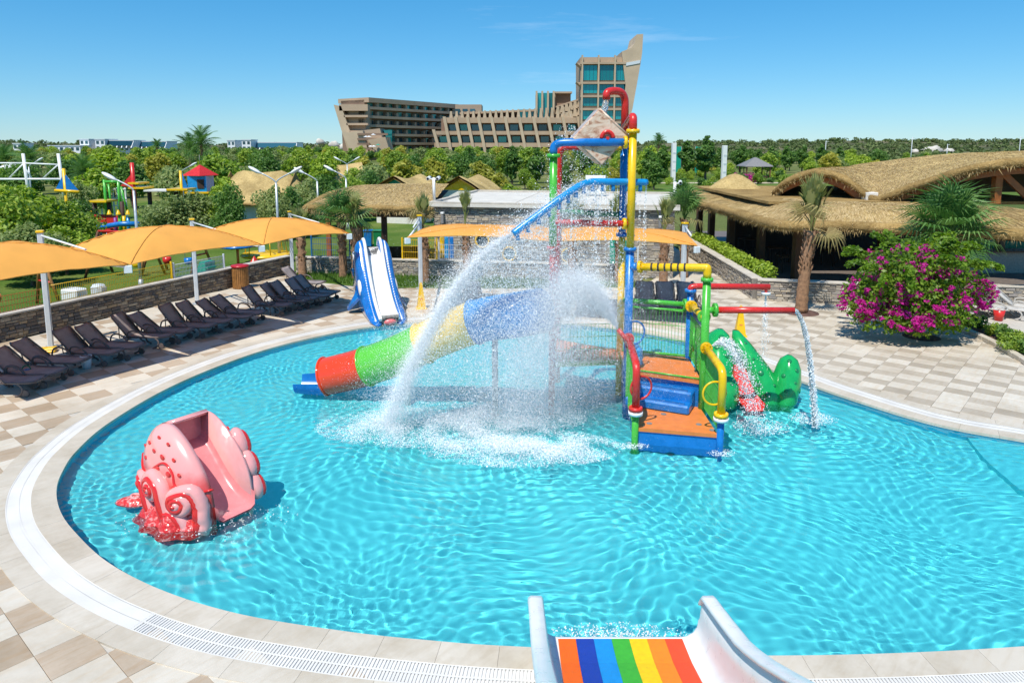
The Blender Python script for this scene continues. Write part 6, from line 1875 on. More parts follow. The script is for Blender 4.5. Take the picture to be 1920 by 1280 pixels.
# ---- flower bed with kerb
bedp = [G(px, py) for px, py in [(1740, 594), (1771, 604), (1813, 623), (1859, 644), (1918, 678), (1975, 716)]]
bk2 = [G(px, py) for px, py in [(1975, 640), (1918, 632), (1860, 612), (1800, 600), (1760, 592)]]
sheet('flower_bed', [p[:2] for p in bedp + bk2], .03, M['soil'], 'red brown soil of the planted bed')
kerb = empty('bed_kerb', (0, 0, 0), 0, 'curved pale stone kerb around the planted bed', 'kerb')
kp = crom(bedp, 4)
for a, b_ in zip(kp[:-1], kp[1:]):
    d = b_ - a; MB().box((a + b_) / 2 + Vector((0, 0, .06)), (d.length - .01, .2, .14), math.atan2(d.y, d.x), bev=.012).build('kerb_stone', M['coping'], kerb)
for k, (px, py) in enumerate(((1786, 608), (1812, 614), (1838, 622), (1862, 632), (1885, 640), (1908, 652), (1925, 668), (1893, 660))):
    plant(SHRUB[1 if k % 2 else 2], G(px, py), VRR.uniform(0, 6.28), VRR.uniform(.36, .46), 'small clipped green plant in the bed beside the kerb', 'plant', 'plants in the kerbed bed', 'bed_plant')
plant(SHRUB[1], G(1760, 600), 0, (.5, .5, .4), 'red flowered low plant at the bed end under the bougainvillea', 'plant', None, 'bed_plant')
# ---- hedge on the ramp wall
hv = []
for k in range(60):
    t = k / 59; hv.append((10.35 + .25 * t + brg.uniform(-.2, .2), 28.6 + 12 * t, .9 + brg.uniform(-.1, .15), .35, .4, .3))
V, F = leaf_cloud(hv, 9000, .07, 75, asp=.6)
hd = empty('hedge', (0, 0, 0), 0, 'low leafy hedge growing along the top of the ramp wall', 'hedge')
put('foliage', npmesh('foliage', V, F, [M['leaf_lime']]), None, hd)
hs = MB()
for k in range(0, 60, 4): hs.cyl((hv[k][0], hv[k][1], .05), (hv[k][0], hv[k][1], .9), .02, n=5)
tag(hs.build('stems', M['bark'], hd), kind='stuff')

# ================================================================== BACKGROUND
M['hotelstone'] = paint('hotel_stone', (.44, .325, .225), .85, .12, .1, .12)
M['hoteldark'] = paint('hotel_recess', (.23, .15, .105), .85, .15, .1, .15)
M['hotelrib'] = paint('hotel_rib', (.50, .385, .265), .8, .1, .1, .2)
hotel = empty('ship_hotel', (0, 372, 0), 0, 'huge brown hotel shaped like a ship with a tall glazed prow tower', 'building')
HO = Vector((0, 372, 0))
def hp(px, py, Y): return AT(px, py, Y) - HO
def slabq(a, b_, z0, z1, d0, d1, name, mat):
    """box along plan line a-b between heights z0..z1, from d0 in front to d1 behind the line"""
    a, b_ = Vector((a[0], a[1], 0)), Vector((b_[0], b_[1], 0)); d = (b_ - a).normalized(); n = Vector((-d.y, d.x, 0))
    p = [a - n * d0, b_ - n * d0, b_ + n * d1, a + n * d1]
    return MB().prism([(q.x, q.y, z0) for q in p], (0, 0, z1 - z0)).build(name, mat, hotel)
def wbox(c, d, rz): return MB().box(c, d, rz)
# stern wing: six floors of balconies, turned towards the camera at its left end
A, B = hp(689, 183, 345), hp(858, 200, 402)
ztop, fh = A.z, 4.15
ax = (Vector((B.x, B.y, 0)) - Vector((A.x, A.y, 0))).normalized(); an = Vector((-ax.y, ax.x, 0)); rot = math.atan2(ax.y, ax.x); LEN = (Vector((B.x - A.x, B.y - A.y, 0))).length
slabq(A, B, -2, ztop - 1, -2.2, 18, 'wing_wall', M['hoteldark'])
slabq(A, B, ztop - 2.2, ztop, .8, 20, 'roof_band', M['hotelstone'])
win = MB().box((0, 0, 0), (3.5, .2, 2.4)).mesh('window', M['glass_teal'])
win2 = MB().box((0, 0, 0), (3.5, .2, 2.4)).mesh('window', M['glass_dark'])
div = MB().box((0, 0, 0), (1.3, 1.9, 2.0)).mesh('balcony_divider', M['hotelstone'])
HR = random.Random(5)
for k in range(6):
    z = ztop - 2.2 - fh * (k + 1) + .9
    s0 = 0 if k < 3 else (6 if k == 3 else 14)
    slabq(Vector((A.x, A.y, 0)) + ax * s0, B, z, z + 1.25, .9, 2.5, 'balcony_band', M['hotelstone'])
    for j in range(10):
        s = 3.5 + j * (LEN - 8) / 9
        if s < s0: continue
        c = Vector((A.x, A.y, 0)) + ax * s + an * 2.05
        put('window', win if (k < 2 or HR.random() < .3) else win2, None, hotel, (c.x, c.y, z + 2.3), (0, 0, rot))
        c2 = Vector((A.x, A.y, 0)) + ax * (s + (LEN - 8) / 18) + an * 1.0
        put('balcony_divider', div, None, hotel, (c2.x, c2.y, z + 2.1), (0, 0, rot))
# stern end with leaning end wall
E0 = [hp(630, 199, 335), hp(643, 201, 333), hp(689, 199, 340), hp(689, 292, 340), hp(668, 292, 333), hp(655, 292, 335)]
MB().prism([(p.x, E0[1].y + 2.5, p.z) for p in E0], (0, 22, 0)).build('stern_block', M['hotelstone'], hotel)
MB().prism([(p.x, E0[1].y - .5, p.z) for p in (hp(628, 197, 335), hp(642, 200, 335), hp(672, 285, 335), hp(655, 285, 335))], (0, 24, 0)).build('end_wall', M['hotelrib'], hotel)
for (y0, y1, x0) in ((196, 208, 636), (216, 220, 645), (231, 235, 650), (245, 250, 656)):
    a, b_ = hp(x0, y0, 333), hp(690, y1, 333)
    MB().box(((a.x + b_.x) / 2, a.y + 2, (a.z + b_.z) / 2), (b_.x - a.x, 5, a.z - b_.z)).build('balcony_band', M['hotelstone'], hotel)
for py in (212, 227):
    for px in (650, 678):
        c = hp(px, py, 335.6); put('window', win, None, hotel, c, None, (.8 if px > 660 else .5, 1, .9))
# low terraces with sunshades
for (x0, y0, x1, y1, Y, m_) in ((642, 250, 690, 300, 322, 'hotelrib'), (668, 246, 722, 300, 326, 'hotelstone'), (690, 262, 732, 300, 318, 'hotelstone')):
    a, b_ = hp(x0, y0, Y), hp(x1, y1, Y)
    MB().prism([(a.x, a.y, a.z), (b_.x - 2, a.y, a.z + 1.2), (b_.x + 1.5, a.y, -2), (a.x + 6, a.y, -2)], (0, 12, 0)).build('terrace_block', M[m_], hotel)
for k in range(4):
    a = hp(672, 252 + 9 * k, 324.5 - 2 * (k > 1)); MB().box((a.x + 7, a.y - 3, a.z), (13.5, .5, .9)).build('terrace_ledge', M['hoteldark'], hotel)
for px, py, mt in ((686, 257, 'white'), (692, 257, 'white'), (700, 253, 'white'), (695, 275, 'white'), (701, 275, 'white'), (709, 272, 'teal')):
    a = hp(px, py, 314); MB().lathe([(1.2, 0), (.05, .5)], 8, a).build('sunshade', M[mt], hotel)
a = hp(728, 243, 330)
MB().prism([hp(719, 244, 330), hp(735, 244, 330), hp(735, 272, 330), hp(729, 272, 330)], (0, 8, 0)).build('glass_bay', M['glass_teal'], hotel)
# midship: three floors of deep bays between leaning ribs
MY = 370
b0, b1 = hp(826, 222, MY), hp(1094, 222, MY)
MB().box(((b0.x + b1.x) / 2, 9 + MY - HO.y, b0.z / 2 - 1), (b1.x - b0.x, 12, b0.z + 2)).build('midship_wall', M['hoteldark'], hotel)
for (y0, y1, x0, nm) in ((221, 231, 832, 'deck_band'), (246, 253, 815, 'deck_band'), (268, 276, 815, 'deck_band')):
    a, b_ = hp(x0, y0, MY), hp(1094, y1, MY)
    MB().box(((a.x + b_.x) / 2, 1.5 + MY - HO.y, (a.z + b_.z) / 2), (b_.x - a.x, 7, a.z - b_.z)).build(nm, M['hotelstone'], hotel)
ribs = [813, 833, 854, 876, 897, 921, 947, 973, 1000, 1027, 1055, 1083]
for i, px in enumerate(ribs):
    y_top = 219 if i > 0 else 243
    t, bt = hp(px, y_top, MY - 2.6), hp(px + 15, 296, MY - 2.6)
    MB().loft([[p + Vector((sx * .75, sy * 1.3, 0)) for sx, sy in ((-1, -1), (1, -1), (1, 1), (-1, 1))] for p in (t, bt)], True, True, smooth=False).build('rib', M['hotelrib'], hotel)
for row, py in enumerate((239.5, 261.5, 283)):
    for i in range(len(ribs) - 1):
        if row == 0 and i == 0: continue
        px = (ribs[i] + ribs[i + 1]) / 2 + (2, 6, 10)[row] + 2
        c = hp(px, py, MY + 2.8); put('window', win if HR.random() < .35 else win2, None, hotel, c, None, (1.15, 1, 1.25))
# upper row of posts and set back rooms
a, b_ = hp(868, 209, MY + 6), hp(1090, 224, MY + 6)
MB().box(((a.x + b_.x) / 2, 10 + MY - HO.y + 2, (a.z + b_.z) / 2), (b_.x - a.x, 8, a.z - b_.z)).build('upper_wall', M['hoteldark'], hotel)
post_me = MB().loft([[Vector((sx * w, sy * 1.2, z)) for sx, sy in ((-1, -1), (1, -1), (1, 1), (-1, 1))] for z, w in ((0, 1.0), (4.5, .55), (6.2, .5))], True, True, smooth=False).mesh('pergola_post', M['hotelrib'])
for i in range(24):
    px = 846 + i * 10.5
    c = hp(px, 225, MY); yt = 213 - max(0, i - 3) * .45
    hz = hp(px, yt - 4, MY).z - c.z
    put('pergola_post', post_me, None, hotel, c, None, (1, 1, hz / 6.2))
a, b_ = hp(862, 211, MY + 1.5), hp(1005, 205, MY + 1.5)
MB().prism([a, b_, b_ + Vector((0, 0, -1.0)), a + Vector((0, 0, -1.0))], (0, 6, 0)).build('pergola_beam', M['hotelstone'], hotel)
for i in range(5):
    c = hp(978 + i * 10.5, 214, MY + 3.2); put('window', win, None, hotel, c, None, (.62, 1, 1.9))
a, b_ = hp(1005, 176, MY + 4), hp(1042, 226, MY + 4)
MB().box(((a.x + b_.x) / 2, 6 + MY - HO.y + 3, (a.z + b_.z) / 2), (b_.x - a.x, 8, a.z - b_.z)).build('deck_house', M['hotelstone'], hotel)
for i in range(3):
    for py, hs in ((188, 3.0), (205, 1.9), (219, 1.0)):
        c = hp(1011.5 + i * 10.8, py, MY + 3.9); put('window', win, None, hotel, c, None, (.66, 1, hs))
for i in range(4):
    a = hp(1006 + i * 10.6, 171, MY + 2.5); b_ = hp(1006 + i * 10.6, 226, MY + 2.5)
    MB().box(((a.x + b_.x) / 2, a.y, (a.z + b_.z) / 2), (.9, 2.2, a.z - b_.z)).build('deck_house_post', M['hotelrib'], hotel)
a, b_ = hp(1042, 176, MY + 5), hp(1070, 226, MY + 5)
MB().box(((a.x + b_.x) / 2, a.y + 6, (a.z + b_.z) / 2), (b_.x - a.x, 9, a.z - b_.z)).build('deck_house', M['hoteldark'], hotel)
MB().box(((a.x + b_.x) / 2, a.y + 5, a.z + .6), (b_.x - a.x + 1, 12, .9)).build('deck_house_roof', M['hotelstone'], hotel)
for r_ in range(2):
    for i in range(6):
        px = 1046 + i * 8; yt = 199 - i * 2.6 + r_ * 15
        c = hp(px, yt + 15, MY + .6 - r_); put('pergola_post', post_me, None, hotel, c, None, (1.3, 1, (hp(px, yt, MY).z - hp(px, yt + 13, MY).z) / 6.2))
    a, b_ = hp(1042, 199 + r_ * 15, MY + 1.5), hp(1092, 183 + r_ * 16, MY + 1.5)
    MB().prism([a, b_, b_ + Vector((0, 0, -.8)), a + Vector((0, 0, -.8))], (0, 5, 0)).build('pergola_beam', M['hotelstone'], hotel)
a, b_ = hp(848, 196, 398), hp(903, 228, 398)
MB().box(((a.x + b_.x) / 2, a.y + 9, (a.z + b_.z) / 2), (b_.x - a.x, 16, a.z - b_.z)).build('wing_link', M['hotelstone'], hotel)
for px in (858, 872, 886):
    c = hp(px, 209, 398.6); put('window', win2, None, hotel, c, None, (.8, 1, 1.1))
MB().prism([hp(1040, 206, MY + 3), hp(1092, 184, MY + 3), hp(1092, 226, MY + 3), hp(1040, 226, MY + 3)], (0, 8, 0)).build('upper_wall', M['hoteldark'], hotel)
# prow tower
TY = 358
a, b_ = hp(1089, 106, TY), hp(1172, 300, TY)
MB().prism([(p.x, p.y + 1.2, p.z) for p in (hp(1089, 107, TY), hp(1174, 107, TY), hp(1163, 300, TY), hp(1089, 300, TY))], (0, 26, 0)).build('tower_wall', M['hotelstone'], hotel)
tcol = [(1092, 1119), (1123, 1150), (1154, 1172)]
trow = [(123, 151), (159, 175), (184, 199), (208, 224), (232, 247), (254, 270)]
for (y0, y1) in trow:
    for ci, (x0, x1) in enumerate(tcol):
        sh_ = (y0 - 123) * .055 if ci == 2 else 0
        p0, p1 = hp(x0, y0, TY + .9), hp(x1 - sh_, y1, TY + .9)
        w_ = MB().box(((p0.x + p1.x) / 2, p0.y, (p0.z + p1.z) / 2), (p1.x - p0.x, .5, p0.z - p1.z)).build('window', M['glass_teal'], hotel)
        for k in range(1, 4):
            x = p0.x + (p1.x - p0.x) * k / 4
            MB().box((x, p0.y - .3, (p0.z + p1.z) / 2), (.14, .14, p0.z - p1.z)).build('mullion', M['glass_dark'], w_)
for px in (1090, 1121, 1152):
    a, b_ = hp(px, 104, TY), hp(px - (px - 1121) * .04, 296, TY)
    MB().box(((a.x + b_.x) / 2, a.y, (a.z + b_.z) / 2), (.75, 2.0, a.z - b_.z)).build('tower_rib', M['hotelrib'], hotel)
for y0 in (117, 154, 179, 203, 228, 250):
    a, b_ = hp(1088, y0, TY + .2), hp(1174 - (y0 - 107) * .05, y0 + 4, TY + .2)
    MB().box(((a.x + b_.x) / 2, a.y, (a.z + b_.z) / 2), (b_.x - a.x, 2.2, a.z - b_.z)).build('floor_band', M['hotelstone'], hotel)
for py in (119, 155):
    MB().prism([hp(1081, py - 1, TY), hp(1090, py, TY), hp(1090, py + 7, TY)], (0, 8, 0)).build('tower_eave', M['hotelstone'], hotel)
fin = [hp(*p, TY - .6) for p in ((1167, 108), (1166, 97), (1184, 90), (1190, 81), (1194, 65), (1206, 64), (1204, 100), (1201, 120), (1194, 160), (1186, 204), (1171, 258), (1168, 300), (1158, 300), (1166, 230), (1173, 160))]
MB().prism(fin, (0, 22, 0)).build('prow_fin', M['hotelrib'], hotel)
MB().prism([hp(*p, TY - .9) for p in ((1174, 118), (1201, 113), (1200, 119), (1174, 124))], (0, .5, 0)).build('prow_glazing', M['lightgrey'], hotel)

# ---- white hotels on the left
def white_block(px0, px1, py0, Y, d, h_extra, label, nwin, fins=False, group='white hotels on the horizon'):
    a, b_ = AT(px0, py0, Y), AT(px1, py0, Y); zt = a.z
    r = empty('white_hotel', ((a.x + b_.x) / 2, Y, 0), 0, label, 'building', group); w = b_.x - a.x
    MB().box((0, d / 2, zt / 2), (w, d, zt)).build('wall', M['white'], r)
    MB().box((0, d / 2, zt + .2), (w + .6, d + .6, .5)).build('roof', M['lightgrey'], r)
    rows = max(1, int(zt / 3.2))
    wm = MB().box((0, 0, 0), (w / nwin * .55, .2, 1.7)).mesh('window', M['glass_dark'])
    for k in range(rows):
        for j in range(nwin): put('window', wm, None, r, (-w / 2 + w * (j + .5) / nwin, -.05, zt - 1.6 - 3.2 * k))
    if fins:
        for j in range(nwin + 1):
            x = -w / 2 + w * j / nwin
            MB().prism([(x - .2, 0, zt), (x - .2, -3.5, zt - 4.2), (x - .2, 0, zt - 4.2)], (.5, 0, 0)).build('fin_wall', M['white'], r)
        MB().prism([(-w / 2, 0, zt), (w / 2, 0, zt), (w / 2, -2.6, zt - 3.0), (-w / 2, -2.6, zt - 3.0)], (0, .1, .2)).build('sloped_glazing', M['glass_dark'], r)
    return r
white_block(149, 166, 262, 430, 14, 0, 'white hotel cube at the near end of the long row', 2)
white_block(178, 196, 262, 432, 14, 0, 'white hotel cube adjoining the long sloped glass row', 2)
white_block(196, 250, 264, 436, 14, 0, 'white hotel row with sloped dark glass and white fins, first half', 6, True)
white_block(252, 312, 266, 445, 14, 0, 'white hotel row with sloped dark glass and white fins, far half', 7, True)
white_block(90, 150, 274, 420, 12, 0, 'low grey and white hotel range near the feather palms', 6)
white_block(426, 440, 264, 450, 12, 0, 'small white hotel cube just right of the tall palm', 2)
white_block(453, 470, 263, 450, 12, 0, 'white hotel cube in the middle of the second row', 2)
white_block(470, 556, 268, 460, 14, 0, 'long white hotel row ending beside the ship hotel', 9, True)
white_block(24, 40, 270, 400, 10, 0, 'white hotel cube near the picture edge', 2)

# ---- hills with far wood
def ridge(px):
    return float(np.interp(px, [-400, 0, 150, 400, 620, 760, 1100, 1230, 1400, 1600, 1780, 1930, 2300], [262, 262, 264, 268, 266, 271, 272, 263, 263, 258.5, 261, 259, 259]))
HG = []
pxs = np.linspace(-500, 2400, 120); ysr = [395, 430, 480, 540, 600, 660, 740, 900, 1300]
for y in ysr:
    for px in pxs:
        zt = 6 + (275 - ridge(px)) * 660 / FOC - 2.6
        f = min(1, max(0, (y - 400) / 240)) ** 1.2
        x = (px - 960) * y / FOC
        HG.append((x, y, -.2 + zt * f + .9 * noise.noise(Vector((x * .02, y * .02, 0))) * f))
nxh = len(pxs)
F = [(j * nxh + i, j * nxh + i + 1, (j + 1) * nxh + i + 1, (j + 1) * nxh + i) for j in range(len(ysr) - 1) for i in range(nxh - 1)]
hill = put('hills', npmesh('hills', HG, F, [grass_mat('scrub_hill', (.07, .085, .04), (.13, .13, .065), (.25, .21, .13), .02, .4)], True))
tag(hill, 'low scrubby hills on the horizon', None, None, 'structure')
def hill_z(px, y):
    zt = 6 + (275 - ridge(px)) * 660 / FOC - 2.6; f = min(1, max(0, (y - 400) / 240)) ** 1.2
    return -.2 + zt * f
far = []
for k in range(2600):
    px = VRR.uniform(-60, 1990)
    if 640 < px < 1160 and VRR.random() < .8: continue
    if px < 640 and VRR.random() < .35: continue
    y = VRR.uniform(300 if px > 1180 else 380, 680)
    z = hill_z(px, y) if y > 400 else -.1
    s = VRR.uniform(1.0, 3.0)
    far.append(((px - 960) * y / FOC, y, z + s * .35, s * 1.3, s * 1.3, s * VRR.uniform(.45, .95)))
V, F = leaf_cloud(far, 62000, .85, 91, asp=.7)
fw = put('far_wood', npmesh('far_wood', V, F, [M['leaf_far']])); tag(fw, 'distant dark scrub and pines covering the hills', 'wood', None, 'stuff')
M['rock'] = paint('white_rock', (.56, .52, .46), .9, .2, .6, .3)
for k, (px, py, s) in enumerate(((1752, 278, 3.2), (1735, 281, 2.2), (1780, 281, 2.4), (1716, 282, 1.8), (648, 272, 2.5), (626, 268, 2.0), (600, 263, 1.8))):
    y = 470 if px > 1000 else 430; p = AT(px, py, y); mb = MB(); mb.ball((0, 0, 0), (s * 1.5, s, s), 14, 8)
    mb.v = [tuple(Vector(q) * (1 + .35 * noise.noise(Vector(q) * .6 + Vector((k, 0, 0))))) for q in mb.v]
    o = mb.build('rock_outcrop', M['rock'], None, (p.x, y, p.z - s * .5))
    tag(o, ['largest white rock outcrop on the hill behind the pavilion', 'white rock left of the largest outcrop behind the pavilion', 'white rock right of the largest outcrop behind the pavilion', 'small white rock far left of the outcrops behind the pavilion', 'pale rock at the foot of the ship hotel stern', 'pale rock on the slope left of the ship hotel', 'small pale rock higher up left of the ship hotel'][k], 'rock')

# ---- things beyond the meadow
for k, (px, py0, py1, Y) in enumerate(((1264, 268, 300, 125), (1359, 273, 311, 118))):
    a, b_ = AT(px, py0, Y), AT(px, py1, Y)
    r = empty('white_pylon', (a.x, Y, 0), R(8), ['white pylon among the trees beside the green screens', 'white pylon at the edge of the meadow trees'][k], 'pylon', 'white pylons at the meadow')
    MB().box((0, 0, a.z / 2), (.7, .7, a.z), bev=.04).build('shaft', M['white'], r)
    for j in range(3): MB().box((0, -.36, a.z * (.3 + .22 * j)), (.5, .05, .25)).build('panel', M['lightgrey'], r)
for k, (x0, x1) in enumerate(((1268, 1278), (1304, 1316))):
    a, b_ = AT(x0, 275, 148), AT(x1, 275, 148); r = empty('net_screen', ((a.x + b_.x) / 2, 148, 0), 0, ['teal net screen right of the white pylon', 'teal net screen beside the tall dark tree'][k], 'screen', 'teal net screens')
    MB().box((0, 0, a.z * .55), (b_.x - a.x, .08, a.z * .9)).build('net', M['teal'], r)
    for sx in (-1, 1): MB().cyl((sx * (b_.x - a.x) / 2, 0, 0), (sx * (b_.x - a.x) / 2, 0, a.z), .06, n=6).build('post', M['grey'], r)
ks = empty('kiosk', ((1412 - 960) * 125 / FOC, 125, 0), 0, 'small kiosk with dark hipped roof at the meadow edge', 'kiosk')
MB().lathe([(3.4, 2.6), (3.3, 2.75), (.3, 4.1), (0, 4.15)], 4, M=Matrix.Rotation(R(45), 4, 'Z'), smooth=False).build('roof', M['grey'], ks)
for sx in (-1, 1):
    for sy in (-1, 1): MB().box((sx * 2, sy * 2, 1.35), (.18, .18, 2.7)).build('post', M['wood'], ks)
MB().box((0, 0, .5), (3.4, 3.4, 1)).build('counter', M['darkwood'], ks)
for k, (px, y) in enumerate(((1380, 122), (1405, 121), (1392, 120))):
    V, F = leaf_cloud([(0, 0, .8, 1.3, 1.0, .8), (.8, 0, .6, .8, .7, .6), (-.8, .2, .6, .8, .7, .5)], 500, .16, 500 + k)
    r = empty('flowering_shrub', ((px - 960) * y / FOC, y, 0), 0, ['magenta flowering shrub at the meadow edge', 'pink flowering shrub under the dark kiosk roof', 'low magenta shrub between two others at the meadow'][k], 'shrub')
    put('foliage', npmesh('foliage', V, F, [M['bract']]), None, r)
    V, F = leaf_cloud([(0, 0, .6, 1.1, .9, .6)], 300, .16, 510 + k); put('leaves', npmesh('leaves', V, F, [M['leaf_mid']]), None, r)
for k, (px, py0, py1, Y) in enumerate(((1711, 257, 292, 210), (1914, 256, 290, 210), (1549, 264, 290, 230), (1777, 270, 292, 230))):
    a = AT(px, py0, Y); r = empty('utility_pole', (a.x, Y, 0), 0, ['thin pale pole standing above the pavilion roof', 'thin pale pole near the picture edge above the roof', 'thin pale pole above the tied palm', 'short pole in front of the white rocks'][k], 'pole')
    MB().cyl((0, 0, 0), (0, 0, a.z), .14, .08, 8).build('shaft', M['lightgrey'], r); MB().box((.3, 0, a.z - .3), (.9, .12, .12)).build('cross_arm', M['lightgrey'], r)

# ================================================================== STREET LAMPS
def lamp(px, Y, z, heads, label, s=1.0):
    x = (px - 960) * Y / FOC; r = empty('street_lamp', (x, Y, 0), 0, label, 'street lamp')
    MB().tube([(0, 0, 0), (0, 0, z * .5), (0, 0, z)], [.075 * s, .065 * s, .05 * s], 10).build('pole', M['galv'], r)
    MB().cyl((0, 0, 0), (0, 0, .5), .1 * s, n=10).build('base', M['galv'], r)
    for sx in heads:
        L_ = .95 * s
        MB().tube(bez((0, 0, z - .03), (0, 0, z + .15), (sx * L_ * .4, 0, z + .3 * s), (sx * L_ * .8, 0, z + .5 * s), 6), .035 * s, 8).build('arm', M['galv'], r)
        hm = Matrix.Rotation(R(-28 * -sx), 4, 'Y')
        h = MB().ball((sx * (L_ * .8 + .25 * s), 0, z + .62 * s), (.36 * s, .14 * s, .085 * s), 16, 8, M=Matrix.Rotation(R(-30 * sx), 4, 'Y')).build('lamp_head', M['white'], r)
        MB().ball((sx * (L_ * .8 + .27 * s), 0, z + .57 * s), (.26 * s, .11 * s, .05 * s), 12, 6, M=Matrix.Rotation(R(-30 * sx), 4, 'Y')).build('lens', M['lightgrey'], h)
    return r
lamp(252, 29.5, 4.2, (-1,), 'single arm street lamp in front of the red sail', .95)
lamp(519, 37, 4.15, (-1, 1), 'double arm street lamp behind the far canopy', 1.05)
lamp(596, 50, 3.6, (-1,), 'single arm street lamp left of the thatched shelter', 1.2)
lamp(650, 52, 3.7, (-1,), 'single arm street lamp just above the shelter eave', 1.2)
lamp(653, 80, 4.0, (-1, 1), 'small distant double street lamp above the shelter', 1.1)
lamp(60, 75, 3.9, (1,), 'street lamp inside the white mast frame', 1.2)
lamp(344, 60, 3.9, (1,), 'street lamp behind the small blue sail', 1.0)

# ================================================================== PLAYGROUND
PY = 47.0
pg = empty('pirate_playground', (0, PY, 0), 0, 'colourful pirate ship climbing frame with sails, towers and bridges', 'play structure')
def q_(px, py, Y=PY): return AT(px, py, Y) - Vector((0, PY, 0))
def bar(a, b_, w, mat, name='beam'): 
    MB().cyl(a, b_, w, n=8).build(name, mat, pg)
def vbar(px, y0, y1, w, mat, Y=PY, name='mast'): a = q_(px, y0, Y); bar(a, Vector((a.x, a.y, max(0, q_(px, y1, Y).z))), w, mat, name)
def sail(pts, mat, Y=PY): MB().prism([q_(px, py, Y) for px, py in pts], (0, .06, 0)).build('sail', mat, pg)
Y1 = 38.5
vbar(119, 316, 480, .085, M['yellow'], Y1); sail(((118, 328), (104, 355), (118, 356)), M['blue'], Y1 - .05); sail(((121, 328), (121, 356), (146, 357)), M['blue'], Y1 - .05)
a, b_ = q_(103, 357, Y1 - .12), q_(149, 360, Y1 - .12); bar(a, b_, .08, M['yellow'], 'boom')
a, b_ = q_(247, 305), q_(255, 405); bar(a, b_, .13, M['red'], 'mast'); sail(((250, 322), (226, 349), (251, 351)), M['red'])
for (x0, y0, x1, y1) in ((250, 342, 270, 344), (251, 350, 279, 353), (321, 353, 360, 356), (175, 377, 210, 376)):
    a, b_ = q_(x0, y0), q_(x1, y1); MB().box((a + b_) / 2, ((b_ - a).length, 1.4, .12), 0).build('plank_roof', M['yellow'], pg)
a, b_ = q_(280, 357), q_(322, 356); MB().box((a + b_) / 2, ((b_ - a).length, 1.5, .1)).build('bridge', M['offwhite'], pg)
for px in (195, 221): vbar(px, 337, 405, .09, M['green'], PY, 'green_post')
bar(q_(195, 341), q_(222, 341), .09, M['green'], 'green_beam')
for (x0, y0, x1, y1) in ((203, 345, 211, 400), (227, 350, 240, 402), (222, 345, 232, 400)): bar(q_(x0, y0, PY + 1.5), q_(x1, y1, PY + 1.5), .065, M['green'], 'green_brace')
for px in (177, 204, 228, 280, 330): vbar(px, 360 if px > 270 else 378, 440, .14, M['darkwood'], PY, 'timber_post')
for (x0, x1, y0, y1, m_) in ((176, 201, 402, 424, 'red'), (201, 228, 404, 428, 'red'), (176, 210, 425, 438, 'red')):
    a, b_ = q_(x0, y0), q_(x1, y1); MB().box(((a.x + b_.x) / 2, a.y - .1, (a.z + b_.z) / 2), (b_.x - a.x, .1, a.z - b_.z)).build('side_panel', M[m_], pg)
M['purple'] = paint('purple_paint', (.22, .03, .26), .4)
for i, px in enumerate((143, 149, 157, 163, 171, 216, 224, 232, 240)): vbar(px, 402 + (i % 3) * 3, 440, .11, M[('yellow', 'skyblue', 'purple', 'purple', 'blue', 'purple', 'green', 'yellow', 'skyblue')[i]], PY - .8, 'pile')
for i, px in enumerate((157, 171, 205, 222, 240, 256)): a = q_(px, 402, PY - .9); MB().lathe([(.16, 0), (.05, .28), (0, .3)], 8, a).build('post_cap', M['yellow'], pg)
MB().tube([q_(181, 424, PY - 1.5), q_(200, 424, PY - 1.5), q_(225, 420, PY - 1.5), q_(262, 420, PY - 1.5)], .17, 10).build('crawl_tube', M['blue'], pg)
a = q_(187, 430, PY - 1.6); MB().lathe([(.28, 0), (.2, .4), (.1, -.5)], 10, a).build('tube_end', M['blue'], pg)
# look-out house with red roof
hc = q_(377, 345, PY + 2)
MB().box((hc.x, hc.y, (q_(377, 330, PY + 2).z + q_(377, 358, PY + 2).z) / 2), (1.25, 1.25, 1.05)).build('house_wall', M['skyblue'], pg)
MB().lathe([(1.15, 0), (1.1, .05), (.02, .72)], 4, Vector((hc.x, hc.y, q_(377, 329, PY + 2).z)), Matrix.Rotation(R(20), 4, 'Z'), smooth=False).build('house_roof', M['red'], pg)
MB().box((hc.x + .25, hc.y - .64, q_(377, 344, PY + 2).z), (.45, .06, .6)).build('house_door', M['darkwood'], pg)
MB().box((hc.x, hc.y, q_(377, 360, PY + 2).z), (1.6, 1.6, .12)).build('house_floor', M['yellow'], pg)
for sx in (-1, 1): MB().cyl((hc.x + sx * .55, hc.y, 0), (hc.x + sx * .55, hc.y, q_(377, 358, PY + 2).z), .1, n=8).build('timber_post', M['yellow'], pg)
vbar(338, 320, 440, .09, M['yellow']); sail(((340, 322), (340, 352), (353, 354)), M['blue'])
MB().cyl((hc.x, hc.y, q_(377, 309, PY + 2).z), (hc.x, hc.y, q_(377, 290, PY + 2).z), .02, n=5).build('finial', M['grey'], pg)

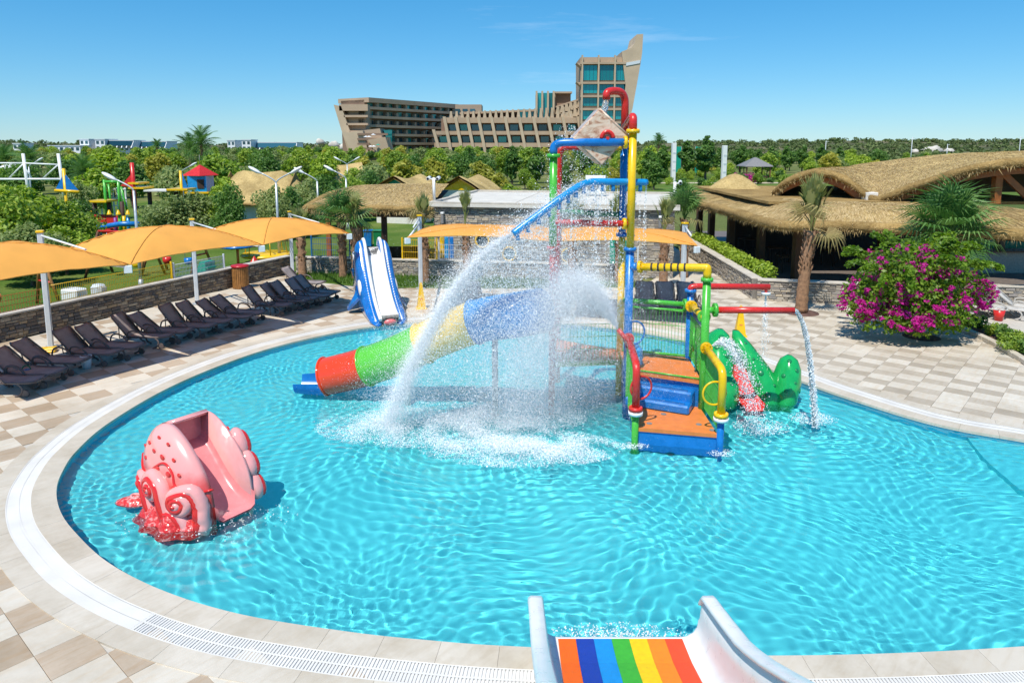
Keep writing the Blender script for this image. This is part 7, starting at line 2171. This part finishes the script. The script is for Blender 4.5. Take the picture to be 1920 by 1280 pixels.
# white mast frame beyond
MY2 = 72
mf = empty('mast_frame', (0, MY2, 0), 0, 'white steel mast frame with diagonal stays above the shrubs', 'frame')
def w_(px, py): return AT(px, py, MY2) - Vector((0, MY2, 0))
for px in (43, 109): a = w_(px, 288); MB().tube([(a.x + .25, 0, 0), (a.x, 0, a.z)], [.18, .15], 10).build('mast', M['white'], mf)
for (x0, y0, x1, y1, r_) in ((-30, 306, 43, 306, .08), (43, 306, 110, 309, .08), (-30, 336, 130, 336, .11), (43, 308, 16, 335, .07), (43, 308, 60, 335, .07), (109, 309, 80, 335, .07), (109, 309, 128, 335, .07)):
    MB().cyl(w_(x0, y0), w_(x1, y1), r_, n=8).build('stay', M['white'], mf)
gz = empty('gazebo', ((27 - 960) * 88 / FOC, 88, 0), 0, 'small white gazebo behind the mast frame', 'gazebo')
MB().lathe([(1.4, 3.4), (1.35, 3.5), (0, 4.1)], 8).build('roof', M['white'], gz)
for k in range(4): a = k * math.pi / 2; MB().cyl((1.1 * math.cos(a), 1.1 * math.sin(a), 0), (1.1 * math.cos(a), 1.1 * math.sin(a), 3.4), .07, n=6).build('post', M['white'], gz)
wf = empty('lattice_pergola', ((205 - 960) * 60 / FOC, 60, 0), 0, 'white lattice pergola behind the green climbing frame', 'pergola')
for k in range(9):
    MB().box((-1.4 + .35 * k, 0, 1.3), (.1, .1, 2.6)).build('lattice_post', M['white'], wf)
for z in (1.1, 1.7, 2.5): MB().box((0, -.06, z), (3.0, .06, .12)).build('lattice_rail', M['white'], wf)

# swings behind the wall
def swing(px, py, w, label, rz, seats):
    p = G(px, py); r = empty('swing_set', p, rz, label, 'swing', 'swing sets on the lawn')
    h = 2.1
    MB().cyl((-w / 2, 0, h), (w / 2, 0, h), .05, n=10).build('top_bar', M['red'], r)
    for sx in (-1, 1):
        for sy in (-1, 1): MB().cyl((sx * w / 2, 0, h), (sx * (w / 2 + .15), sy * .85, 0), .06, n=8).build('leg', M['brass'] if sx > 0 else M['wood'], r)
        MB().cyl((sx * (w / 2 + .08), -.45, .95), (sx * (w / 2 + .08), .45, .95), .04, n=8).build('cross_bar', M['red'], r)
    for k, m_ in enumerate(seats):
        x = -w / 4 + k * w / 2
        s = MB().lathe([(0, .45), (.14, .45), (.2, .56), (.2, .75), (.17, .75), (.16, .58), (0, .5)], 12, (x, 0, 0)).build('swing_seat', m_, r)
        for sx in (-1, 1): MB().cyl((x + sx * .18, 0, .72), (x + sx * .2, 0, h), .012, n=5).build('chain', M['galv'], s)
    return r
swing(236, 518, 2.6, 'red swing set with blue and yellow baby seats behind the wall', R(-12), (M['skyblue'], M['yellow']))
swing(335, 512, 2.4, 'red and brown swing set beside the second canopy post', R(-14), (M['red'], M['blue']))
swing(25, 585, 2.2, 'red framed swing set behind the first canopy post', R(60), (M['orange'],))
def mb_obj(name, loc, rz, label, cat): return empty(name, loc, rz, label, cat)
wire_fence('picket_fence', wl_pt(1.7, .05)[:2], wl_pt(6.6, .05)[:2], .86, .62, M['yellow'], 'yellow wire fence on the wall between the first two canopy posts', .07)
wire_fence('picket_fence', wl_pt(6.7, .05)[:2], wl_pt(9.3, .05)[:2], .86, .55, M['lightgrey'], 'white wire fence bay on the wall left of the second canopy post', .07)
wire_fence('picket_fence', wl_pt(-6, .05)[:2], wl_pt(1.6, .05)[:2], .86, .55, M['orange'], 'orange wire fence on the wall near the picture edge', .09)
p = wl_pt(8.4, .9); sl_ = mb_obj('toddler_slide', (p.x, p.y, .25), R(-25), 'small green plastic slide just behind the wall', 'slide')
MB().prism([(-.8, 0, .1), (.1, 0, .35), (.45, 0, 1.0), (.75, 0, 1.0), (.75, 0, .0), (-.8, 0, 0)], (0, .5, 0)).build('slide_body', M['teal'], sl_)
for k in range(3): MB().box((.82, .25, .25 + .25 * k), (.1, .45, .05)).build('step', M['teal'], sl_)
p = wl_pt(3.3, 1.1); wbx = mb_obj('utility_box', (p.x, p.y, .0), R(-20), 'white and grey plastic box behind the wall at the near post', 'box')
MB().box((0, 0, .5), (.8, .5, 1.0), bev=.06).build('box_body', M['white'], wbx); MB().box((.6, .5, .55), (.5, .4, 1.1), bev=.1).build('box_body', M['lightgrey'], wbx)
p = G(447, 500); sp_ = mb_obj('spring_rider', (p.x, p.y, 0), 0, 'play table with blue top and orange post behind the wall', 'play table')
MB().cyl((0, 0, 0), (0, 0, 1.0), .07, n=8).build('post', M['orange'], sp_); MB().lathe([(0, 1.0), (.85, 1.0), (.9, 1.06), (.3, 1.14), (0, 1.16)], 8).build('table_top', M['blue'], sp_)
MB().lathe([(.35, 0), (.0, .5)], 10, (.9, -.2, .1)).build('red_cone', M['red'], sp_)
p = G(500, 492); rd = mb_obj('roundabout', (p.x, p.y, 0), 0, 'yellow playground roundabout behind the far canopy', 'roundabout')
MB().lathe([(0, .35), (1.25, .35), (1.3, .42), (1.2, .5), (0, .5)], 20).build('platform', M['yellow'], rd); MB().cyl((0, 0, 0), (0, 0, .4), .2, n=10).build('pivot', M['galv'], rd)
for k in range(6):
    a = k * math.pi / 3; MB().tube([(1.1 * math.cos(a), 1.1 * math.sin(a), .5), (1.0 * math.cos(a), 1.0 * math.sin(a), 1.2), (.1 * math.cos(a), .1 * math.sin(a), 1.25)], .025, 6).build('hand_rail', M['yellow'], rd)
for k, (px, py, m_, lb) in enumerate(((691, 455, 'blue', 'blue waste bin on the lawn seen through the shelter'), (709, 455, 'darkgreen', 'green waste bin on the lawn seen through the shelter'))):
    p = G(px, py + 6); r = mb_obj('waste_bin', p, 0, lb, 'bin')
    MB().lathe([(0, 0), (.28, 0), (.34, .9), (.3, .9), (0, .85)], 4, M=Matrix.Rotation(R(45), 4, 'Z'), smooth=False).build('bin_body', M[m_], r); MB().box((0, 0, .95), (.56, .56, .08), bev=.02).build('bin_lid', M[m_], r)

# ================================================================== WATER IN THE AIR
m, n, l, b = nodes_of('water_drops')
b.inputs['Base Color'].default_value = (.97, .98, .99, 1); b.inputs['Roughness'].default_value = .3
b.inputs['Specular IOR Level'].default_value = .6
tr = n.new('ShaderNodeBsdfTranslucent'); tr.inputs['Color'].default_value = (.93, .97, 1, 1)
ms = n.new('ShaderNodeMixShader'); ms.inputs[0].default_value = .3; l.new(b.outputs[0], ms.inputs[1]); l.new(tr.outputs[0], ms.inputs[2])
l.new(ms.outputs[0], n['Material Output'].inputs['Surface'])
M['drops'] = m
m, n, l, b = nodes_of('clear_water')
b.inputs['Base Color'].default_value = (.9, .97, 1, 1); b.inputs['Transmission Weight'].default_value = .85; b.inputs['IOR'].default_value = 1.33; b.inputs['Roughness'].default_value = .05
M['stream'] = m
DR = np.random.default_rng(99)
TET = np.array([(1, 1, 1), (1, -1, -1), (-1, 1, -1), (-1, -1, 1)], float) / math.sqrt(3)
SUNV = np.array(TO_SUN)
def drops(name, P, size, label, cat='spray', stretch=None):
    """larger drops are solids; the finest are flat specks turned sunward to look brighter"""
    size = np.asarray(size)
    big = size > .0115
    out_V, out_F = [], []
    n = int(big.sum())
    if n:
        q = DR.normal(0, 1, (n, 4)); q /= np.linalg.norm(q, axis=1)[:, None]
        w, x, y, z = q.T
        Rm = np.stack([np.stack([1 - 2 * (y * y + z * z), 2 * (x * y - z * w), 2 * (x * z + y * w)], -1), np.stack([2 * (x * y + z * w), 1 - 2 * (x * x + z * z), 2 * (y * z - x * w)], -1), np.stack([2 * (x * z - y * w), 2 * (y * z + x * w), 1 - 2 * (x * x + y * y)], -1)], 1)
        L_ = np.einsum('nij,kj->nki', Rm, TET) * size[big].reshape(-1, 1, 1)
        if stretch is not None:
            d = stretch[big] / (np.linalg.norm(stretch[big], axis=1)[:, None] + 1e-9)
            L_ += np.einsum('nki,ni->nk', L_, d)[..., None] * d[:, None, :] * .5
        out_V.append((P[big][:, None, :] + L_).reshape(-1, 3))
        b4 = np.arange(n)[:, None] * 4
        out_F.append(np.concatenate([b4 + np.array(f) for f in ((0, 1, 2), (0, 3, 1), (0, 2, 3), (1, 3, 2))]))
    m_ = len(P) - n
    if m_:
        nr = SUNV + DR.normal(0, .45, (m_, 3)); nr /= np.linalg.norm(nr, axis=1)[:, None]  # specks tilted towards the sun, so their shape adds brightness
        a_ = np.cross(nr, DR.normal(0, 1, (m_, 3))); a_ /= np.linalg.norm(a_, axis=1)[:, None]; b_ = np.cross(nr, a_)
        s_ = size[~big][:, None] * 1.25
        T3 = np.stack([a_ * s_, (-.5 * a_ + .87 * b_) * s_, (-.5 * a_ - .87 * b_) * s_], 1)
        if stretch is not None:
            d = stretch[~big] / (np.linalg.norm(stretch[~big], axis=1)[:, None] + 1e-9)
            T3 += np.einsum('nki,ni->nk', T3, d)[..., None] * d[:, None, :] * .3
        out_V.append((P[~big][:, None, :] + T3).reshape(-1, 3))
        out_F.append(np.arange(3 * m_).reshape(-1, 3) + 4 * n)
    o = put(name, npmesh(name, np.concatenate(out_V), np.concatenate(out_F), [M['drops']], False))
    return tag(o, label, cat, None, 'stuff')
g_ = np.array([0, 0, -9.81])
def ballistic(p0, v0, sv, n, tmax, clump=.06, drag=.25, n_str=None):
    """drops thrown from p0; strands of drops share a throw so the jet breaks into ropes and sheets"""
    p0 = np.asarray(p0, float); v0 = np.asarray(v0, float)
    ns = n_str or max(20, n // 60)
    vs = v0 + DR.normal(0, 1, (ns, 3)) * np.asarray(sv)
    k = DR.integers(0, ns, n)
    t = DR.uniform(0, 1, n) ** .8 * tmax
    v = vs[k] + DR.normal(0, 1, (n, 3)) * np.asarray(sv) * .18
    src = p0 if p0.ndim == 1 else p0[DR.integers(0, len(p0), ns)][k]
    e = (1 - np.exp(-drag * t)) / drag
    P = src + v * e[:, None] + .5 * g_ * (t ** 2)[:, None] + DR.normal(0, 1, (n, 3)) * (clump * t)[:, None]
    vel = v + g_ * t[:, None]
    ok = P[:, 2] > -.06
    return P[ok], vel[ok]
def sizes(n, a=.0045, big=.014, pb=.06):
    s = DR.gamma(2.2, a / 2.2, n) + .0014
    m_ = DR.random(n) < pb
    s[m_] += DR.uniform(0, big, m_.sum())
    return s
# arc from the end of the spray pipe
e0 = np.array(spray_path[-1])
Pa, Va = ballistic(e0, (-4.1, .05, -2.5), (.14, .14, .16), 240000, .74, .14, .2, 9000)
Pb, Vb = ballistic(e0, (-3.7, .0, -2.3), (.75, .5, .65), 160000, .82, .4, .2, 6000)
P = np.concatenate([Pa, Pb]); drops('water_arc', P, sizes(len(P), .0018, .009, .008), 'white arc of water shooting from the blue spray pipe down across the tube slide', 'water jet', np.concatenate([Va, Vb]))
# curtain from the nozzles
src = np.array([tuple(p) for p in spray_path[10:]])
Pc, Vc = ballistic(src, (-1.5, -.35, -.4), (1.05, .5, .75), 130000, .95, .06, .3, 1500)
drops('water_curtain', Pc, sizes(len(Pc), .0024, .013, .07), 'sparkling curtain of drops falling from the blue spray pipe', 'water curtain', Vc)
src2 = np.array([tuple(p) for p in spray_path[:22]])
Pd, Vd = ballistic(src2, (-.05, -.05, -.3), (.05, .05, .15), 5000, .75, .03, .3, 26)
drops('dripping_water', Pd, sizes(len(Pd), .006), 'thin streams dripping from the upper part of the blue spray pipe', 'drips', Vd)
# plume of the water cannon
c0 = np.array(CANNON + Vector((-.16, .03, .20)))
Pe, Ve = ballistic(c0, (-2.7, -.15, 5.3), (.58, .36, .52), 300000, 1.05, .2, .8, 16000)
Pf, Vf = ballistic(c0, (-2.7, -.1, 5.0), (1.1, .5, .85), 230000, 1.2, .45, .8, 20000)
P = np.concatenate([Pe, Pf]); drops('cannon_plume', P, sizes(len(P), .0015, .008, .004), 'broad white plume of water thrown by the cannon on the red rail', 'water jet', np.concatenate([Ve, Vf]))
# fine mist hanging round the jets
nm_ = 300000
Pm = np.array([.55, 15.0, 1.6]) + DR.normal(0, 1, (nm_, 3)) * np.array([1.25, .6, 1.05]); Pm[:, 0] -= .35 * np.clip(1.6 - Pm[:, 2], 0, 3)
Pm = Pm[Pm[:, 2] > 0]
drops('mist', Pm, sizes(len(Pm), .0014, .004, .01), 'fine white mist hanging beside the tower under the spray', 'mist')
# splash where it all comes down
def splash(cx, cy, rx, ry, n, h, name, label, a=.005):
    r = np.sqrt(DR.uniform(0, 1, n)); th = DR.uniform(0, 6.28, n)
    X_ = cx + rx * r * np.cos(th); Y_ = cy + ry * r * np.sin(th)
    nz = np.array([noise.noise(Vector((x * 1.7, y * 1.7, 3.1))) for x, y in zip(X_, Y_)])
    keep = DR.random(n) < np.clip(.55 + 1.1 * nz, 0.02, 1) * (1.15 - r)
    Z_ = WATER_Z + .012 + np.abs(DR.normal(0, h, n)) * (1.1 - r) * DR.random(n) ** 1.5
    P = np.stack([X_, Y_, Z_], 1)[keep]
    drops(name, P, sizes(len(P), a), label, 'splash')
splash(-1.9, 14.9, 2.4, 1.15, 170000, .20, 'splash', 'wide white splash under the water arc in front of the tube slide', .0032)
splash(.2, 13.8, 2.1, .95, 130000, .08, 'splash', 'foam trail in front of the red pole, left of the steps', .0034)
splash(.1, 15.4, 1.6, .9, 110000, .6, 'splash', 'misty splash below the blue tube section', .0028)
sp0 = G(1525, 785, -.05); splash(sp0.x, sp0.y, .55, .4, 5000, .10, 'splash', 'small splash where the red spout pours into the pool')
sp1 = G(1428, 800, -.05); splash(sp1.x, sp1.y, .65, .45, 4500, .07, 'splash', 'foamy patch in front of the frog slide')
splash(FL.x, FL.y - .1, .3, .2, 1200, .03, 'splash', 'foam around the foot of the green post'); splash(FR.x, FR.y - .1, .3, .2, 1200, .03, 'splash', 'foam around the foot of the blue post')
splash(1.3, 8.05, 1.0, .35, 5000, .08, 'splash', 'foam at the lip of the rainbow slide')
wt = wh.matrix_basis @ Vector((3.5, 0, .1)); splash(wt.x + .2, wt.y + .2, 1.0, .9, 9000, .5, 'splash', 'white spray at the foot of the whale slide')
splash(-5.0, 11.0, 1.5, .8, 2500, .02, 'splash', 'thin foam around the octopus slide')
# spout pouring into the pool
Pg, Vg = ballistic(np.array(SPOUT + Vector((.03, 0, -.02))), (.72, -.25, 0), (.035, .05, .06), 9000, .75, .035, .05, 60)
drops('spout_water', Pg, sizes(len(Pg), .007), 'clear stream falling from the lower red spout', 'water jet', Vg)
ss = [SPOUT + Vector((.72 * t, -.25 * t, -4.9 * t * t)) for t in [i * .045 for i in range(17)]]
MB().tube([p for p in ss if p.z > -.06], [.05 - .0015 * i + .008 * math.sin(i * 2.1) for i in range(len([p for p in ss if p.z > -.06]))], 9).build('spout_stream', M['stream'])
tag(bpy.data.objects['spout_stream'], 'glassy core of the stream pouring from the lower red spout', 'water jet')
# shower arm and frog spray
ae = np.array(arm_end + Vector((-.08, 0, -.2))); Ph, Vh = ballistic(ae, (0, -.1, -.6), (.16, .16, .1), 2200, .7, .03, .3, 40)
drops('shower_water', Ph, sizes(len(Ph), .004), 'fine shower falling from the upper red arm', 'spray', Vh)
fsrc = V3(MR, 1.62) + Vector((.12, -.1, .1))
Pi, Vi = ballistic(np.array(fsrc), (1.35, -.6, 1.6), (.22, .25, .3), 7000, .85, .05, .2, 90)
drops('frog_spray', Pi, sizes(len(Pi), .005), 'fan of water arching from the yellow rail onto the green frog', 'spray', Vi)
# filler stream and bucket drips
fs_ = [sp_end + Vector((-.12 * t, 0, -.62 * t)) for t in (0, .3, .6, 1)]
MB().tube(fs_, [.075, .08, .07, .05], 10).build('filler_stream', M['stream']); tag(bpy.data.objects['filler_stream'], 'stream of water falling from the red filler pipe into the bucket', 'water jet')
Pj, Vj = ballistic(np.array(sp_end), (-.2, 0, -1.0), (.08, .08, .2), 2500, .3, .1, .2, 40)
drops('filler_drops', Pj, sizes(len(Pj), .005), 'drops around the stream above the tipping bucket', 'spray', Vj)
Pk, Vk = ballistic(np.array(bc) + np.array([[-.55, -.3, .2], [-.3, -.4, -.3], [.1, -.3, -.5], [-.75, -.2, .05]]), (-.5, -.1, .1), (.6, .3, .8), 5000, 1.0, .06, .2, 120)
drops('bucket_drips', Pk, sizes(len(Pk), .0042), 'scattered drops leaving the tipping bucket', 'spray', Vk)
for root_ in (oct_, tw, frog):
    for o in root_.children_recursive:
        if o.type == 'MESH' and min((o.matrix_basis @ Vector(c_)).z for c_ in o.bound_box) + root_.location.z < -.05: o.cycles.is_caustics_receiver = True
print('script seconds', round(time.time() - T0, 1))
